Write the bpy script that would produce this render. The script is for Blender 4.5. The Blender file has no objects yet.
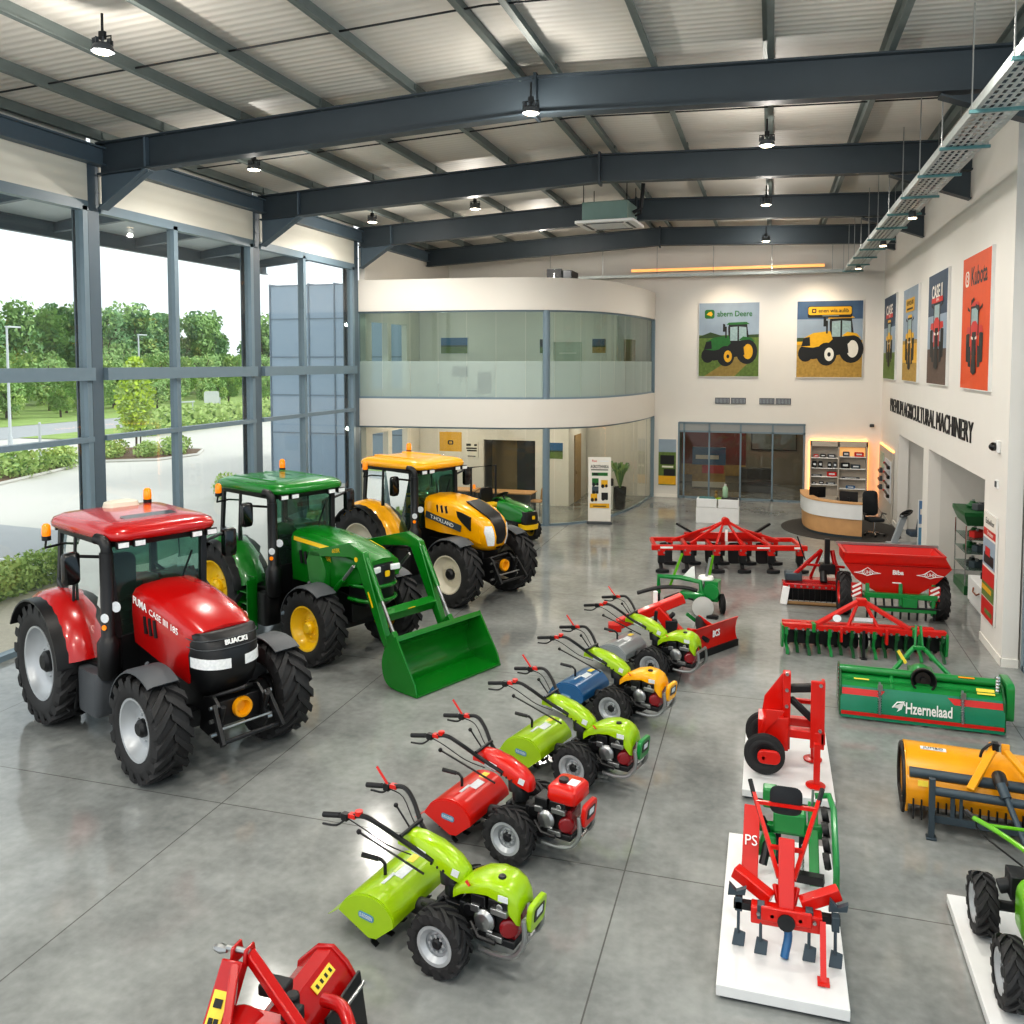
import bpy, bmesh, math, random
from mathutils import Vector as V, Matrix
random.seed(7)
scn = bpy.context.scene
col = scn.collection
pi = math.pi
R_ = math.radians

# ------------------------------------------------------------------ materials
def lin(c):
    if isinstance(c, str):
        c = [int(c[i:i+2], 16)/255 for i in (1, 3, 5)]
    return tuple(((x/12.92) if x <= .04045 else ((x+.055)/1.055)**2.4) for x in c) + (1,)

def mat(name, c, rough=.5, metal=0., coat=0., var=.06, scale=6., bump=0., emit=None, es=0., alpha=1., trans=0., spec=.5, bscale=None):
    m = bpy.data.materials.new(name)
    m.use_nodes = True
    nt = m.node_tree; N = nt.nodes; L = nt.links
    b = N['Principled BSDF']
    rgb = lin(c)
    b.inputs['Roughness'].default_value = rough
    b.inputs['Metallic'].default_value = metal
    b.inputs['Coat Weight'].default_value = coat
    b.inputs['Coat Roughness'].default_value = .08
    b.inputs['Specular IOR Level'].default_value = spec
    b.inputs['Alpha'].default_value = alpha
    b.inputs['Transmission Weight'].default_value = trans
    tc = N.new('ShaderNodeTexCoord')
    nz = N.new('ShaderNodeTexNoise'); nz.inputs['Scale'].default_value = scale; nz.inputs['Detail'].default_value = 4
    L.new(tc.outputs['Object'], nz.inputs['Vector'])
    mx = N.new('ShaderNodeMix'); mx.data_type = 'RGBA'
    mx.inputs[6].default_value = tuple(max(0, x*(1-var)) for x in rgb[:3])+(1,)
    mx.inputs[7].default_value = tuple(min(1, x*(1+var)+.002) for x in rgb[:3])+(1,)
    L.new(nz.outputs['Fac'], mx.inputs[0]); L.new(mx.outputs[2], b.inputs['Base Color'])
    if bump:
        bp = N.new('ShaderNodeBump'); bp.inputs['Strength'].default_value = bump; bp.inputs['Distance'].default_value = .01
        nb = N.new('ShaderNodeTexNoise'); nb.inputs['Scale'].default_value = bscale or scale*6
        L.new(tc.outputs['Object'], nb.inputs['Vector']); L.new(nb.outputs['Fac'], bp.inputs['Height']); L.new(bp.outputs['Normal'], b.inputs['Normal'])
    if emit:
        b.inputs['Emission Color'].default_value = lin(emit); b.inputs['Emission Strength'].default_value = es
    return m

def glass(name, tint, a=.12, rough=.02, gloss=.9):
    """thin architectural glass: mostly transparent, a little mirror by Fresnel"""
    m = bpy.data.materials.new(name); m.use_nodes = True
    nt = m.node_tree; N = nt.nodes; L = nt.links
    for n in list(N):
        if n.type != 'OUTPUT_MATERIAL': N.remove(n)
    out = N['Material Output']
    t = N.new('ShaderNodeBsdfTransparent'); t.inputs[0].default_value = lin(tint)
    g = N.new('ShaderNodeBsdfGlossy'); g.inputs['Roughness'].default_value = rough; g.inputs[0].default_value = (gloss, gloss, gloss, 1)
    f = N.new('ShaderNodeFresnel'); f.inputs[0].default_value = 1.45
    ml = N.new('ShaderNodeMath'); ml.operation = 'MULTIPLY_ADD'; ml.inputs[1].default_value = .8; ml.inputs[2].default_value = a*.25; ml.use_clamp = True
    L.new(f.outputs[0], ml.inputs[0])
    x = N.new('ShaderNodeMixShader'); L.new(ml.outputs[0], x.inputs[0]); L.new(t.outputs[0], x.inputs[1]); L.new(g.outputs[0], x.inputs[2])
    d = N.new('ShaderNodeBsdfDiffuse'); d.inputs[0].default_value = lin(tint)
    nz = N.new('ShaderNodeTexNoise'); nz.inputs['Scale'].default_value = 1.5
    m2 = N.new('ShaderNodeMath'); m2.operation = 'MULTIPLY_ADD'; m2.inputs[1].default_value = a*.1; m2.inputs[2].default_value = a*.9
    L.new(nz.outputs['Fac'], m2.inputs[0])
    y = N.new('ShaderNodeMixShader'); L.new(m2.outputs[0], y.inputs[0]); L.new(x.outputs[0], y.inputs[1]); L.new(d.outputs[0], y.inputs[2])
    L.new(y.outputs[0], out.inputs[0])
    return m

# ------------------------------------------------------------------ mesh builder
class MB:
    def __init__(s, *mats):
        s.v = []; s.f = []; s.mi = []; s.mats = list(mats); s.cur = 0; s.M = None
    def use(s, m):
        if m not in s.mats: s.mats.append(m)
        s.cur = s.mats.index(m); return s
    def add(s, vs, fs):
        o = len(s.v)
        s.v += [(s.M @ V(p)) if s.M else V(p) for p in vs]
        for f in fs: s.f.append([o+i for i in f]); s.mi.append(s.cur)
        return s
    def box(s, c, d, rot=(0, 0, 0), top=1.):
        x, y, z = d[0]/2, d[1]/2, d[2]/2
        E = Matrix.Rotation(R_(rot[2]), 3, 'Z') @ Matrix.Rotation(R_(rot[1]), 3, 'Y') @ Matrix.Rotation(R_(rot[0]), 3, 'X')
        vs = []
        for k, q in ((-z, 1.), (z, top)):
            for a, b in ((-x, -y), (x, -y), (x, y), (-x, y)): vs.append(V(c)+E @ V((a*q, b*q, k)))
        return s.add(vs, [(3, 2, 1, 0), (4, 5, 6, 7), (0, 1, 5, 4), (1, 2, 6, 5), (2, 3, 7, 6), (3, 0, 4, 7)])
    def span(s, a, b):
        return s.box([(a[i]+b[i])/2 for i in range(3)], [abs(a[i]-b[i]) for i in range(3)])
    def bar(s, p, q, w, h, up=(0, 0, 1), w2=None, h2=None):
        p = V(p); q = V(q); d = (q-p).normalized(); u = V(up)
        if abs(d.dot(u)) > .98: u = V((1, 0, 0))
        sx = d.cross(u).normalized(); uz = sx.cross(d).normalized()
        w2 = w2 or w; h2 = h2 or h; vs = []
        for P, a, b in ((p, w, h), (q, w2, h2)):
            for i, j in ((-1, -1), (1, -1), (1, 1), (-1, 1)): vs.append(P+sx*(a/2*i)+uz*(b/2*j))
        return s.add(vs, [(0, 1, 2, 3), (7, 6, 5, 4), (0, 4, 5, 1), (1, 5, 6, 2), (2, 6, 7, 3), (3, 7, 4, 0)])
    def loft(s, rings, caps=True, closed=True):
        n = len(rings[0]); vs = [p for r in rings for p in r]; fs = []
        for k in range(len(rings)-1):
            for i in range(n if closed else n-1):
                j = (i+1) % n; fs.append((k*n+i, k*n+j, (k+1)*n+j, (k+1)*n+i))
        if caps and closed:
            fs.append(tuple(range(n-1, -1, -1))); fs.append(tuple(range((len(rings)-1)*n, len(rings)*n)))
        return s.add(vs, fs)
    def frame(s, d):
        d = V(d).normalized(); u = V((0, 0, 1)) if abs(d.z) < .95 else V((1, 0, 0))
        a = d.cross(u).normalized(); return a, a.cross(d).normalized()
    def cyl(s, p, q, r, r2=None, n=12):
        p = V(p); q = V(q); a, b = s.frame(q-p); r2 = r if r2 is None else r2
        return s.loft([[P+a*(rr*math.cos(2*pi*i/n))+b*(rr*math.sin(2*pi*i/n)) for i in range(n)] for P, rr in ((p, r), (q, r2))])
    def lathe(s, prof, o, d, n=24, caps=True):
        """prof = [(radius, distance along d)]"""
        o = V(o); d = V(d).normalized(); a, b = s.frame(d)
        return s.loft([[o+d*h+a*(max(r, .0005)*math.cos(2*pi*i/n))+b*(max(r, .0005)*math.sin(2*pi*i/n)) for i in range(n)] for r, h in prof], caps=caps)
    def tube(s, pts, r, n=8, closed=False, rad=None):
        pts = [V(p) for p in pts]; m = len(pts); rings = []; a = None
        for k in range(m):
            if closed: t = (pts[(k+1) % m]-pts[k-1])
            else: t = pts[min(k+1, m-1)]-pts[max(k-1, 0)]
            t.normalize()
            if a is None: a, b = s.frame(t)
            else:
                a = (a-t*a.dot(t)).normalized(); b = a.cross(t).normalized()
            rr = rad[k] if rad else r
            rings.append([pts[k]+a*(rr*math.cos(2*pi*i/n))+b*(rr*math.sin(2*pi*i/n)) for i in range(n)])
        if closed: rings.append(rings[0]); return s.loft(rings, caps=False)
        return s.loft(rings)
    def prism(s, poly, o, ax, ay, dep):
        """extrude a 2D polygon: point = o + a*ax + b*ay, then + dep"""
        o = V(o); ax = V(ax); ay = V(ay); dep = V(dep)
        a = [o+ax*p[0]+ay*p[1] for p in poly]
        return s.loft([a, [p+dep for p in a]])
    def disc(s, c, d, r, th=.01, n=20):
        c = V(c); d = V(d).normalized(); return s.cyl(c, c+d*th, r, n=n)
    def ball(s, c, r, n=12, m=7, sc=(1, 1, 1)):
        c = V(c); rings = []
        for k in range(m+1):
            t = pi*k/m; rr = max(math.sin(t), .01)
            rings.append([c+V((r*rr*math.cos(2*pi*i/n)*sc[0], r*rr*math.sin(2*pi*i/n)*sc[1], -r*math.cos(t)*sc[2])) for i in range(n)])
        return s.loft(rings)
    def grid(s, rows):
        return s.loft(rows, caps=False, closed=False)
    def shell(s, rows, th):
        """open sheet given thickness along +normal estimate (vector th or callable)"""
        n = len(rows[0]); t = V(th)
        ring = lambda r: [V(p) for p in r]+[V(p)+t for p in reversed(r)]
        return s.loft([ring(r) for r in rows])
    def text(s, body, o, ax, ay, h, dep=.004, align='CENTER', width=None, bold=.0):
        vs, fs, w = text_mesh(body, align, bold)
        o = V(o); ax = V(ax).normalized(); ay = V(ay).normalized(); nz = ax.cross(ay)
        k = h/.7; kx = k if not width else width/max(w, .01)
        return s.add([o+ax*(p[0]*kx)+ay*(p[1]*k)+nz*(p[2]*dep) for p in vs], fs)
    def clusters(s, gap):
        par = list(range(len(s.v)))
        def fd(i):
            while par[i] != i: par[i] = par[par[i]]; i = par[i]
            return i
        for f in s.f:
            for i in f[1:]: par[fd(i)] = fd(f[0])
        bb = {}
        for i, p in enumerate(s.v):
            r = fd(i); b = bb.setdefault(r, [list(p), list(p)])
            for k in range(3): b[0][k] = min(b[0][k], p[k]); b[1][k] = max(b[1][k], p[k])
        rs = list(bb); grp = {r: r for r in rs}
        def gf(r):
            while grp[r] != r: r = grp[r]
            return r
        for i, a in enumerate(rs):
            for b in rs[i+1:]:
                A, B = bb[a], bb[b]
                if all(A[0][k] <= B[1][k]+gap and B[0][k] <= A[1][k]+gap for k in range(3)): grp[gf(a)] = gf(b)
        out = {}
        for f, mi in zip(s.f, s.mi): out.setdefault(gf(fd(f[0])), []).append((f, mi))
        return list(out.values())
    def build(s, name, parent=None, smooth=38, bevel=0., seg=2, recalc=True):
        if parent and name in SPLIT:
            cl = s.clusters(.006)
            if len(cl) > 1:
                best = None
                for c in sorted(cl, key=len):
                    q = MB(*s.mats); ids = sorted({i for f, _ in c for i in f}); mp = {i: k for k, i in enumerate(ids)}
                    q.v = [s.v[i] for i in ids]; q.f = [[mp[i] for i in f] for f, _ in c]; q.mi = [m for _, m in c]
                    best = q._build(name, parent, smooth, bevel, seg, recalc)
                return best
        return s._build(name, parent, smooth, bevel, seg, recalc)
    def _build(s, name, parent=None, smooth=38, bevel=0., seg=2, recalc=True):
        me = bpy.data.meshes.new(name)
        me.from_pydata([tuple(p) for p in s.v], [], s.f)
        for m in s.mats: me.materials.append(m)
        me.polygons.foreach_set('material_index', s.mi)
        if recalc:
            bm = bmesh.new(); bm.from_mesh(me)
            bmesh.ops.recalc_face_normals(bm, faces=bm.faces); bm.to_mesh(me); bm.free()
        if smooth:
            me.polygons.foreach_set('use_smooth', [True]*len(me.polygons))
            me.set_sharp_from_angle(angle=R_(smooth))
        o = bpy.data.objects.new(name, me); col.objects.link(o)
        if parent: o.parent = parent
        if bevel:
            b = o.modifiers.new('bevel', 'BEVEL'); b.width = bevel; b.segments = seg; b.limit_method = 'ANGLE'; b.angle_limit = R_(35)
            if smooth: b.harden_normals = False
        return o

SPLIT = set('strut side_plate rubber_roller mud_flap work_lamp marker_lamp warning_board side_vent headlamp side_grille clamp bolt bolt_row armrest upright side_frame_post roof_rib stripe light_strip board drawer_box vent_slot seed_tube pin grille_bar cross_beam cross_bar sticker cross_tube loader_mount'.split())
_tc = {}
def text_mesh(body, align, bold):
    key = (body, align, bold)
    if key in _tc: return _tc[key]
    cu = bpy.data.curves.new('t', 'FONT'); cu.body = body; cu.align_x = align; cu.align_y = 'CENTER'; cu.extrude = .5; cu.offset = bold; cu.resolution_u = 3
    o = bpy.data.objects.new('t', cu); col.objects.link(o)
    dg = bpy.context.evaluated_depsgraph_get()
    me = bpy.data.meshes.new_from_object(o.evaluated_get(dg))
    vs = [tuple(v.co) for v in me.vertices]; fs = [tuple(p.vertices) for p in me.polygons]
    # outline only shows from the front: keep the front half
    w = max(v[0] for v in vs)-min(v[0] for v in vs)
    bpy.data.objects.remove(o); bpy.data.curves.remove(cu); bpy.data.meshes.remove(me)
    _tc[key] = (vs, fs, w); return _tc[key]

# ------------------------------------------------------------------ things
def tag(o, label, cat, group=None):
    o['label'] = label; o['category'] = cat
    if group: o['group'] = group
    return o
def thing(name, label, cat, loc=(0, 0, 0), rz=0., group=None):
    o = bpy.data.objects.new(name, None); o.empty_display_size = .2; col.objects.link(o)
    o.location = loc; o.rotation_euler = (0, 0, R_(rz))
    return tag(o, label, cat, group)
def struct(o):
    o['kind'] = 'structure'; return o
def dup(root, loc, rz=None, label=None, group=None):
    r = root.copy(); col.objects.link(r); r.location = loc
    if rz is not None: r.rotation_euler = (0, 0, R_(rz))
    if label: r['label'] = label
    if group: r['group'] = group
    for ch in list(root.children):
        c = ch.copy(); col.objects.link(c); c.parent = r
        for g in ch.children:
            d = g.copy(); col.objects.link(d); d.parent = c
    return r
def place(o, loc, rz=0.):
    o.location = loc; o.rotation_euler = (0, 0, R_(rz)); return o

def rrect(w, h, r, n=4, cx=0., cy=0.):
    """rounded rectangle outline, 2D"""
    pts = []
    for sx, sy, a0 in ((1, 1, 0), (-1, 1, 90), (-1, -1, 180), (1, -1, 270)):
        for k in range(n+1):
            a = R_(a0+90*k/n); pts.append((cx+sx*(w/2-r)+r*math.cos(a), cy+sy*(h/2-r)+r*math.sin(a)))
    return pts
def lerp(a, b, t): return a+(b-a)*t
def curve(pts, n=6):
    """Catmull-Rom through points"""
    P = [V(p) for p in pts]; out = []
    for i in range(len(P)-1):
        p0 = P[max(i-1, 0)]; p1 = P[i]; p2 = P[i+1]; p3 = P[min(i+2, len(P)-1)]
        for k in range(n):
            t = k/n
            out.append(.5*((2*p1)+(p2-p0)*t+(2*p0-5*p1+4*p2-p3)*t*t+(3*p1-p0-3*p2+p3)*t**3))
    out.append(P[-1]); return out

# ------------------------------------------------------------------ palette
RED = mat('red paint', '#ae0c0c', .25, coat=.45)
RED2 = mat('bright red paint', '#cb1707', .32, coat=.3)
MAROON = mat('dark red paint', '#86101a', .25, coat=.5)
GREEN = mat('tractor green paint', '#08741a', .27, coat=.45)
GREEN2 = mat('implement green paint', '#10823a', .3, coat=.4)
TEALG = mat('teal green panel', '#078060', .35, coat=.3)
DGREEN = mat('dark green paint', '#0b5426', .4, coat=.2)
LIME = mat('lime paint', '#9abf04', .28, coat=.4)
LIME2 = mat('leaf green paint', '#63ad10', .28, coat=.4)
YEL = mat('tractor yellow paint', '#f2ac00', .27, coat=.4)
YELW = mat('wheel yellow paint', '#f2c60a', .35, coat=.2)
YEL2 = mat('mulcher yellow paint', '#e89e02', .3, coat=.35)
BLUE = mat('blue paint', '#1c5c8c', .3, coat=.4)
GREYT = mat('grey hood paint', '#8d9496', .3, coat=.4)
CREAM = mat('cream wheel paint', '#d8d2c0', .4)
SILV = mat('silver wheel paint', '#b4b8bb', .35, metal=.3)
STEEL = mat('bare steel', '#a6a8a8', .32, metal=.9)
CHROME = mat('bright steel', '#d5d6d6', .15, metal=1.)
IRON = mat('dark iron', '#2a2c2e', .5, metal=.4)
TOOL = mat('slate steel', '#46525a', .45, metal=.4)
BLACK = mat('black plastic', '#121315', .42)
BLACKG = mat('gloss black', '#0b0c0d', .2, coat=.5)
GREYP = mat('grey plastic', '#4a4e52', .5)
RUB = mat('tyre rubber', '#29292a', .7, var=.3, scale=9, bump=.15)
WHITE = mat('white paint', '#dddedd', .4)
LWHITE = mat('white lettering', '#f4f4f2', .5)
LBLACK = mat('black lettering', '#17181a', .5)
STICK = mat('yellow sticker', '#ecd24a', .5, var=.12, scale=40)
STICKW = mat('pale sticker', '#d8dde0', .5, var=.2, scale=50)
STICKB = mat('blue grey sticker', '#5d8fae', .5, var=.25, scale=60)
AMBER = mat('amber lens', '#f08a08', .2, emit='#f07a08', es=.35, coat=.4)
LENS = mat('lamp lens', '#e8eef0', .12, coat=.6, var=.25, scale=30)
CABG = glass('cab glass', '#93bba9', .06)
SEATM = mat('dark seat fabric', '#22262a', .8)
WOOD = mat('light oak', '#c69a6a', .5, var=.14, scale=5)
SKINW = mat('off white', '#e6e2da', .55)
SKY = 1.45
EXPO = 0.0
LAMP = 170
# ================================================================== SETTING
def wave_mat(name, c, axis, per, depth=.5, rough=.5, var=.05):
    m = mat(name, c, rough, var=var, scale=.6)
    nt = m.node_tree; N = nt.nodes; L = nt.links; b = N['Principled BSDF']
    tc = N.new('ShaderNodeTexCoord'); w = N.new('ShaderNodeTexWave'); w.bands_direction = axis; w.inputs['Scale'].default_value = .314/per
    L.new(tc.outputs['Object'], w.inputs['Vector'])
    bp = N.new('ShaderNodeBump'); bp.inputs['Strength'].default_value = depth; bp.inputs['Distance'].default_value = .02
    L.new(w.outputs['Fac'], bp.inputs['Height']); L.new(bp.outputs['Normal'], b.inputs['Normal'])
    return m
def floor_mat():
    m = bpy.data.materials.new('polished concrete'); m.use_nodes = True
    nt = m.node_tree; N = nt.nodes; L = nt.links; b = N['Principled BSDF']
    tc = N.new('ShaderNodeTexCoord')
    n1 = N.new('ShaderNodeTexNoise'); n1.inputs['Scale'].default_value = .55; n1.inputs['Detail'].default_value = 8; n1.inputs['Roughness'].default_value = .62
    n2 = N.new('ShaderNodeTexNoise'); n2.inputs['Scale'].default_value = 9; n2.inputs['Detail'].default_value = 6
    L.new(tc.outputs['Object'], n1.inputs[0]); L.new(tc.outputs['Object'], n2.inputs[0])
    cr = N.new('ShaderNodeValToRGB'); cr.color_ramp.elements[0].position = .3; cr.color_ramp.elements[1].position = .72
    cr.color_ramp.elements[0].color = lin('#676a69'); cr.color_ramp.elements[1].color = lin('#a4a7a4')
    mx0 = N.new('ShaderNodeMath'); mx0.operation = 'MULTIPLY_ADD'; mx0.inputs[1].default_value = .22
    L.new(n2.outputs['Fac'], mx0.inputs[0]); 
    ms = N.new('ShaderNodeMath'); ms.operation = 'MULTIPLY'; ms.inputs[1].default_value = .8; L.new(n1.outputs['Fac'], ms.inputs[0]); L.new(ms.outputs[0], mx0.inputs[2])
    L.new(mx0.outputs[0], cr.inputs[0])
    # saw-cut joints
    sp = N.new('ShaderNodeSeparateXYZ'); L.new(tc.outputs['Object'], sp.inputs[0])
    prev = None
    for ax, per, off in (('X', 4.6, 1.3), ('Y', 4.9, 1.55)):
        a = N.new('ShaderNodeMath'); a.operation = 'ADD'; a.inputs[1].default_value = 100*per+off; L.new(sp.outputs[ax], a.inputs[0])
        q = N.new('ShaderNodeMath'); q.operation = 'MODULO'; q.inputs[1].default_value = per; L.new(a.outputs[0], q.inputs[0])
        k = N.new('ShaderNodeMath'); k.operation = 'LESS_THAN'; k.inputs[1].default_value = .014; L.new(q.outputs[0], k.inputs[0])
        if prev is None: prev = k
        else:
            mm = N.new('ShaderNodeMath'); mm.operation = 'MAXIMUM'; L.new(prev.outputs[0], mm.inputs[0]); L.new(k.outputs[0], mm.inputs[1]); prev = mm
    mj = N.new('ShaderNodeMix'); mj.data_type = 'RGBA'; mj.inputs[7].default_value = lin('#4f4e4b')
    sc = N.new('ShaderNodeMath'); sc.operation = 'MULTIPLY'; sc.inputs[1].default_value = .75; L.new(prev.outputs[0], sc.inputs[0])
    L.new(sc.outputs[0], mj.inputs[0]); L.new(cr.outputs[0], mj.inputs[6]); L.new(mj.outputs[2], b.inputs['Base Color'])
    rr = N.new('ShaderNodeMapRange'); rr.inputs[3].default_value = .05; rr.inputs[4].default_value = .17; L.new(n1.outputs['Fac'], rr.inputs[0]); L.new(rr.outputs[0], b.inputs['Roughness'])
    b.inputs['Specular IOR Level'].default_value = .44
    b.inputs['Coat Weight'].default_value = .0
    return m

FLOOR = floor_mat()
WALLW = mat('warm white plaster', '#dbd8d2', .7, var=.02, scale=2)
WALLI = mat('office wall', '#dcd8d0', .7, var=.03, scale=2)
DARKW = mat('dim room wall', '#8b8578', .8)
ROOFM = wave_mat('ribbed roof panel', '#cfccc5', 'Y', .17, .35, .55)
CLADM = wave_mat('cream cladding panel', '#d8d6cb', 'Z', .22, .4, .5)
FRAMEM = mat('sky tinted steel', '#55646f', .45, var=.1, scale=2)  # bluer and lighter: sky light on the columns is put into the colour
RAFTM = mat('dark grey steel', '#39434a', .5, var=.12, scale=2)
PURLM = mat('galvanised purlin', '#6d7674', .5, metal=.25, var=.2, scale=3)
MULLM = mat('window frame grey', '#6f818c', .4, var=.05)  # same bluish sky light worked into the frame colour
PANEG = glass('window glass', '#f3f8f7', .03)
OFFG = glass('office glass', '#bfd2cb', .05)
FROST = glass('frosted film', '#b9cbc6', .5, .4)
DOORG = glass('door glass', '#c9c8be', .05)
SKIRT = mat('skirting', '#e4e1da', .5)

XL, XR, YB = -12.23, 3.73, 32.4
def roof(x):
    return lerp(9.1, 9.55, (x-XL)/(-3.65-XL)) if x < -3.65 else lerp(9.55, 9.35, (x+3.65)/(XR+3.65))

m = MB(FLOOR); m.span((-12.45, -5, -.25), (9.5, 39.5, 0)); struct(m.build('floor', smooth=0))

m = MB(ROOFM)
for a, b in ((-12.6, -3.65), (-3.65, 9.5)):
    za, zb = roof(a)+.2, roof(b)+.2
    m.add([(a, -5, za), (b, -5, zb), (b, 39.5, zb), (a, 39.5, za), (a, -5, za+.15), (b, -5, zb+.15), (b, 39.5, zb+.15), (a, 39.5, za+.15)],
          [(0, 1, 2, 3), (7, 6, 5, 4), (0, 4, 5, 1), (3, 2, 6, 7), (1, 5, 6, 2), (0, 3, 7, 4)])
struct(m.build('ceiling', smooth=0))

# portal frames
FY = [8.3, 13.7, 19.1, 24.5, 29.9]
def ibeam(mb, p, q, wid, dep, up=(0, 0, 1), t=.03):
    p = V(p); q = V(q); d = (q-p).normalized(); u = V(up); u = (u-d*u.dot(d)).normalized()
    mb.bar(p, q, t, dep-2*t, u)
    for k in (-1, 1): mb.bar(p+u*(k*(dep/2-t/2)), q+u*(k*(dep/2-t/2)), wid, t, u)
tn = 1
for i, y in enumerate(FY):
    if i == 0: continue
    D = .6
    m = MB(RAFTM)
    for a, b in ((-12.15, -3.65), (-3.65, XR)):
        ibeam(m, (a, y, roof(a)-D/2), (b, y, roof(b)-D/2), .26, D)
    root = struct(m.build('trim_%d' % tn, smooth=0)); tn += 1
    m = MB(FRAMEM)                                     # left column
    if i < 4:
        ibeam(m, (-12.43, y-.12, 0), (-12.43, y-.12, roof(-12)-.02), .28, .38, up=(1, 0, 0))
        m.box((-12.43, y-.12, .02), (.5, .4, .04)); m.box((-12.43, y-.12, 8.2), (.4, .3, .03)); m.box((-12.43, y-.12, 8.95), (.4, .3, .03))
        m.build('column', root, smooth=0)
        m = MB(FRAMEM)
        za = roof(-12.1)-D
        m.prism([(0, 0), (1.05, .06), (1.05, .02), (.0, -.62)], (-12.13, y-.02, za), (1, 0, 0), (0, 0, 1), (0, .04, 0))
        m.bar((-12.13, y, za-.62), (-11.05, y, za+.07), .26, .03)
        m.bar((-11.07, y, za+.04), (-11.07, y, za+D+.04), .24, .04, (1, 0, 0))
        m.build('haunch', root, smooth=0)
    m = MB(RAFTM)                                      # right haunch
    zb = roof(XR)-D
    L = 1.5 if i < 4 else .8
    m.prism([(0, -.02), (-L, .0), (0, -.55 if i < 4 else -.2)], (XR-.02, y-.02, zb), (1, 0, 0), (0, 0, 1), (0, .04, 0))
    m.bar((XR-L, y, zb), (XR-.02, y, zb-(.55 if i < 4 else .2)), .24, .03)
    m.build('haunch', root, smooth=0)
    m = MB(RAFTM); m.bar((-3.65, y, roof(-3.65)-D-.06), (-3.65, y, roof(-3.65)+.04), .3, .05, (1, 0, 0)); m.build('splice_plate', root, smooth=0)
for x in (-12.05, -10.7, -9.1, -7.5, -5.75, -3.95, -3.35, -1.8, -.1, 1.55, 3.1):
    m = MB(PURLM); z = roof(x)
    m.box((x, 17.9, z+.1), (.025, 29, .2)); m.box((x+.035, 17.9, z+.015), (.09, 29, .025)); m.box((x-.035, 17.9, z+.19), (.09, 29, .02))
    for y in FY[1:]: m.box((x+.03, y, z+.07), (.03, .18, .2))
    struct(m.build('trim_%d' % tn, smooth=0)); tn += 1
for y in (11, 16.4, 21.8, 27.2):                       # thin tie rods between the purlins
    m = MB(IRON); m.tube([(-12, y, roof(-12)+.09), (-3.65, y, roof(-3.65)+.09), (XR, y, roof(XR)+.09)], .014, 6)
    struct(m.build('trim_%d' % tn, smooth=30)); tn += 1
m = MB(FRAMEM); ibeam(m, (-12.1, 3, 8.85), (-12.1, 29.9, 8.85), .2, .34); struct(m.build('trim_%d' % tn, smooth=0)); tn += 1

# left wall and its glazing
m = MB(CLADM)
[m.span((-12.42, a+.04, 7.95), (-12.22, a+5.12, 9.3)) for a in (8.3, 13.7, 19.1)]
m.use(WALLI)
for z0, z1 in ((0, .9), (2.7, 4.1), (6.3, 9.35)): m.span((-12.42, 24.95, z0), (-12.22, YB+.2, z1))
for z0, z1 in ((.9, 2.7), (4.1, 6.3)):
    for y0, y1 in ((24.95, 25.4), (26.6, 26.9), (28.2, YB+.2)): m.span((-12.42, y0, z0), (-12.22, y1, z1))
struct(m.build('wall_left', smooth=0))
for n, (y0, y1, mids) in enumerate(((8.3, 13.7, (10.6,)), (13.7, 19.1, (15.9,)), (19.1, 24.5, (21.25,)))):
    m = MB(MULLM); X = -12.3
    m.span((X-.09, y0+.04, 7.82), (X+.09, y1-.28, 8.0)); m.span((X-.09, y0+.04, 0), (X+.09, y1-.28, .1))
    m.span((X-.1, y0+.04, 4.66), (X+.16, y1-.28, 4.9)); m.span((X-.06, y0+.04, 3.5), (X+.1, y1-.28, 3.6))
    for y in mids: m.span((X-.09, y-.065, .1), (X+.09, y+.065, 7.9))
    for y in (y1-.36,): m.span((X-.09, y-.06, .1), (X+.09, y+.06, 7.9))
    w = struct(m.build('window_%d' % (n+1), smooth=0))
    ys = [y0+.08]+list(mids)+[y1-.3]
    for k in range(len(ys)-1):
        for z0, z1 in ((.1, 3.5), (3.6, 4.66), (4.9, 7.82)):
            g = MB(PANEG); g.add([(X, ys[k], z0), (X, ys[k+1], z0), (X, ys[k+1], z1), (X, ys[k], z1)], [(0, 1, 2, 3)])
            g.build('pane', w, smooth=0, recalc=False)

# back wall with the entrance opening
m = MB(WALLW)
m.span((XL-.2, YB, 0), (-3.19, YB+.25, 9.8)); m.span((1.24, YB, 0), (XR+.3, YB+.25, 9.8)); m.span((-3.19, YB, 2.8), (1.24, YB+.25, 9.8))
struct(m.build('wall_back', smooth=0))
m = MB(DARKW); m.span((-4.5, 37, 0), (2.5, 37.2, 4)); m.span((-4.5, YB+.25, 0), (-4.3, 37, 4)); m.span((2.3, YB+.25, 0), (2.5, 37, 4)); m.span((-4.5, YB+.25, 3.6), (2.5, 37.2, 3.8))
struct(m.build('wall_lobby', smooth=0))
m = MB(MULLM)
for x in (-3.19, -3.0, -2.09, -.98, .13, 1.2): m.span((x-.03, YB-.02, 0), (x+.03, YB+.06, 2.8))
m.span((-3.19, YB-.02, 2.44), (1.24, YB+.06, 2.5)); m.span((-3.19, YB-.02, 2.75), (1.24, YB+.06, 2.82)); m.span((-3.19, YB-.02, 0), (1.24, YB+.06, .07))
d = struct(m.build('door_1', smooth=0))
for a, b in ((-3.19, -2.09), (-2.09, -.98), (-.98, .13), (.13, 1.24)):
    g = MB(DOORG); g.add([(a, YB+.02, .05), (b, YB+.02, .05), (b, YB+.02, 2.46), (a, YB+.02, 2.46)], [(0, 1, 2, 3)]); g.build('pane', d, smooth=0, recalc=False)
    g = MB(mat('transom panel', '#8f9292', .5)); g.span((a+.03, YB, 2.5), (b-.03, YB+.03, 2.76)); g.build('transom_panel', d, smooth=0)

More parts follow.
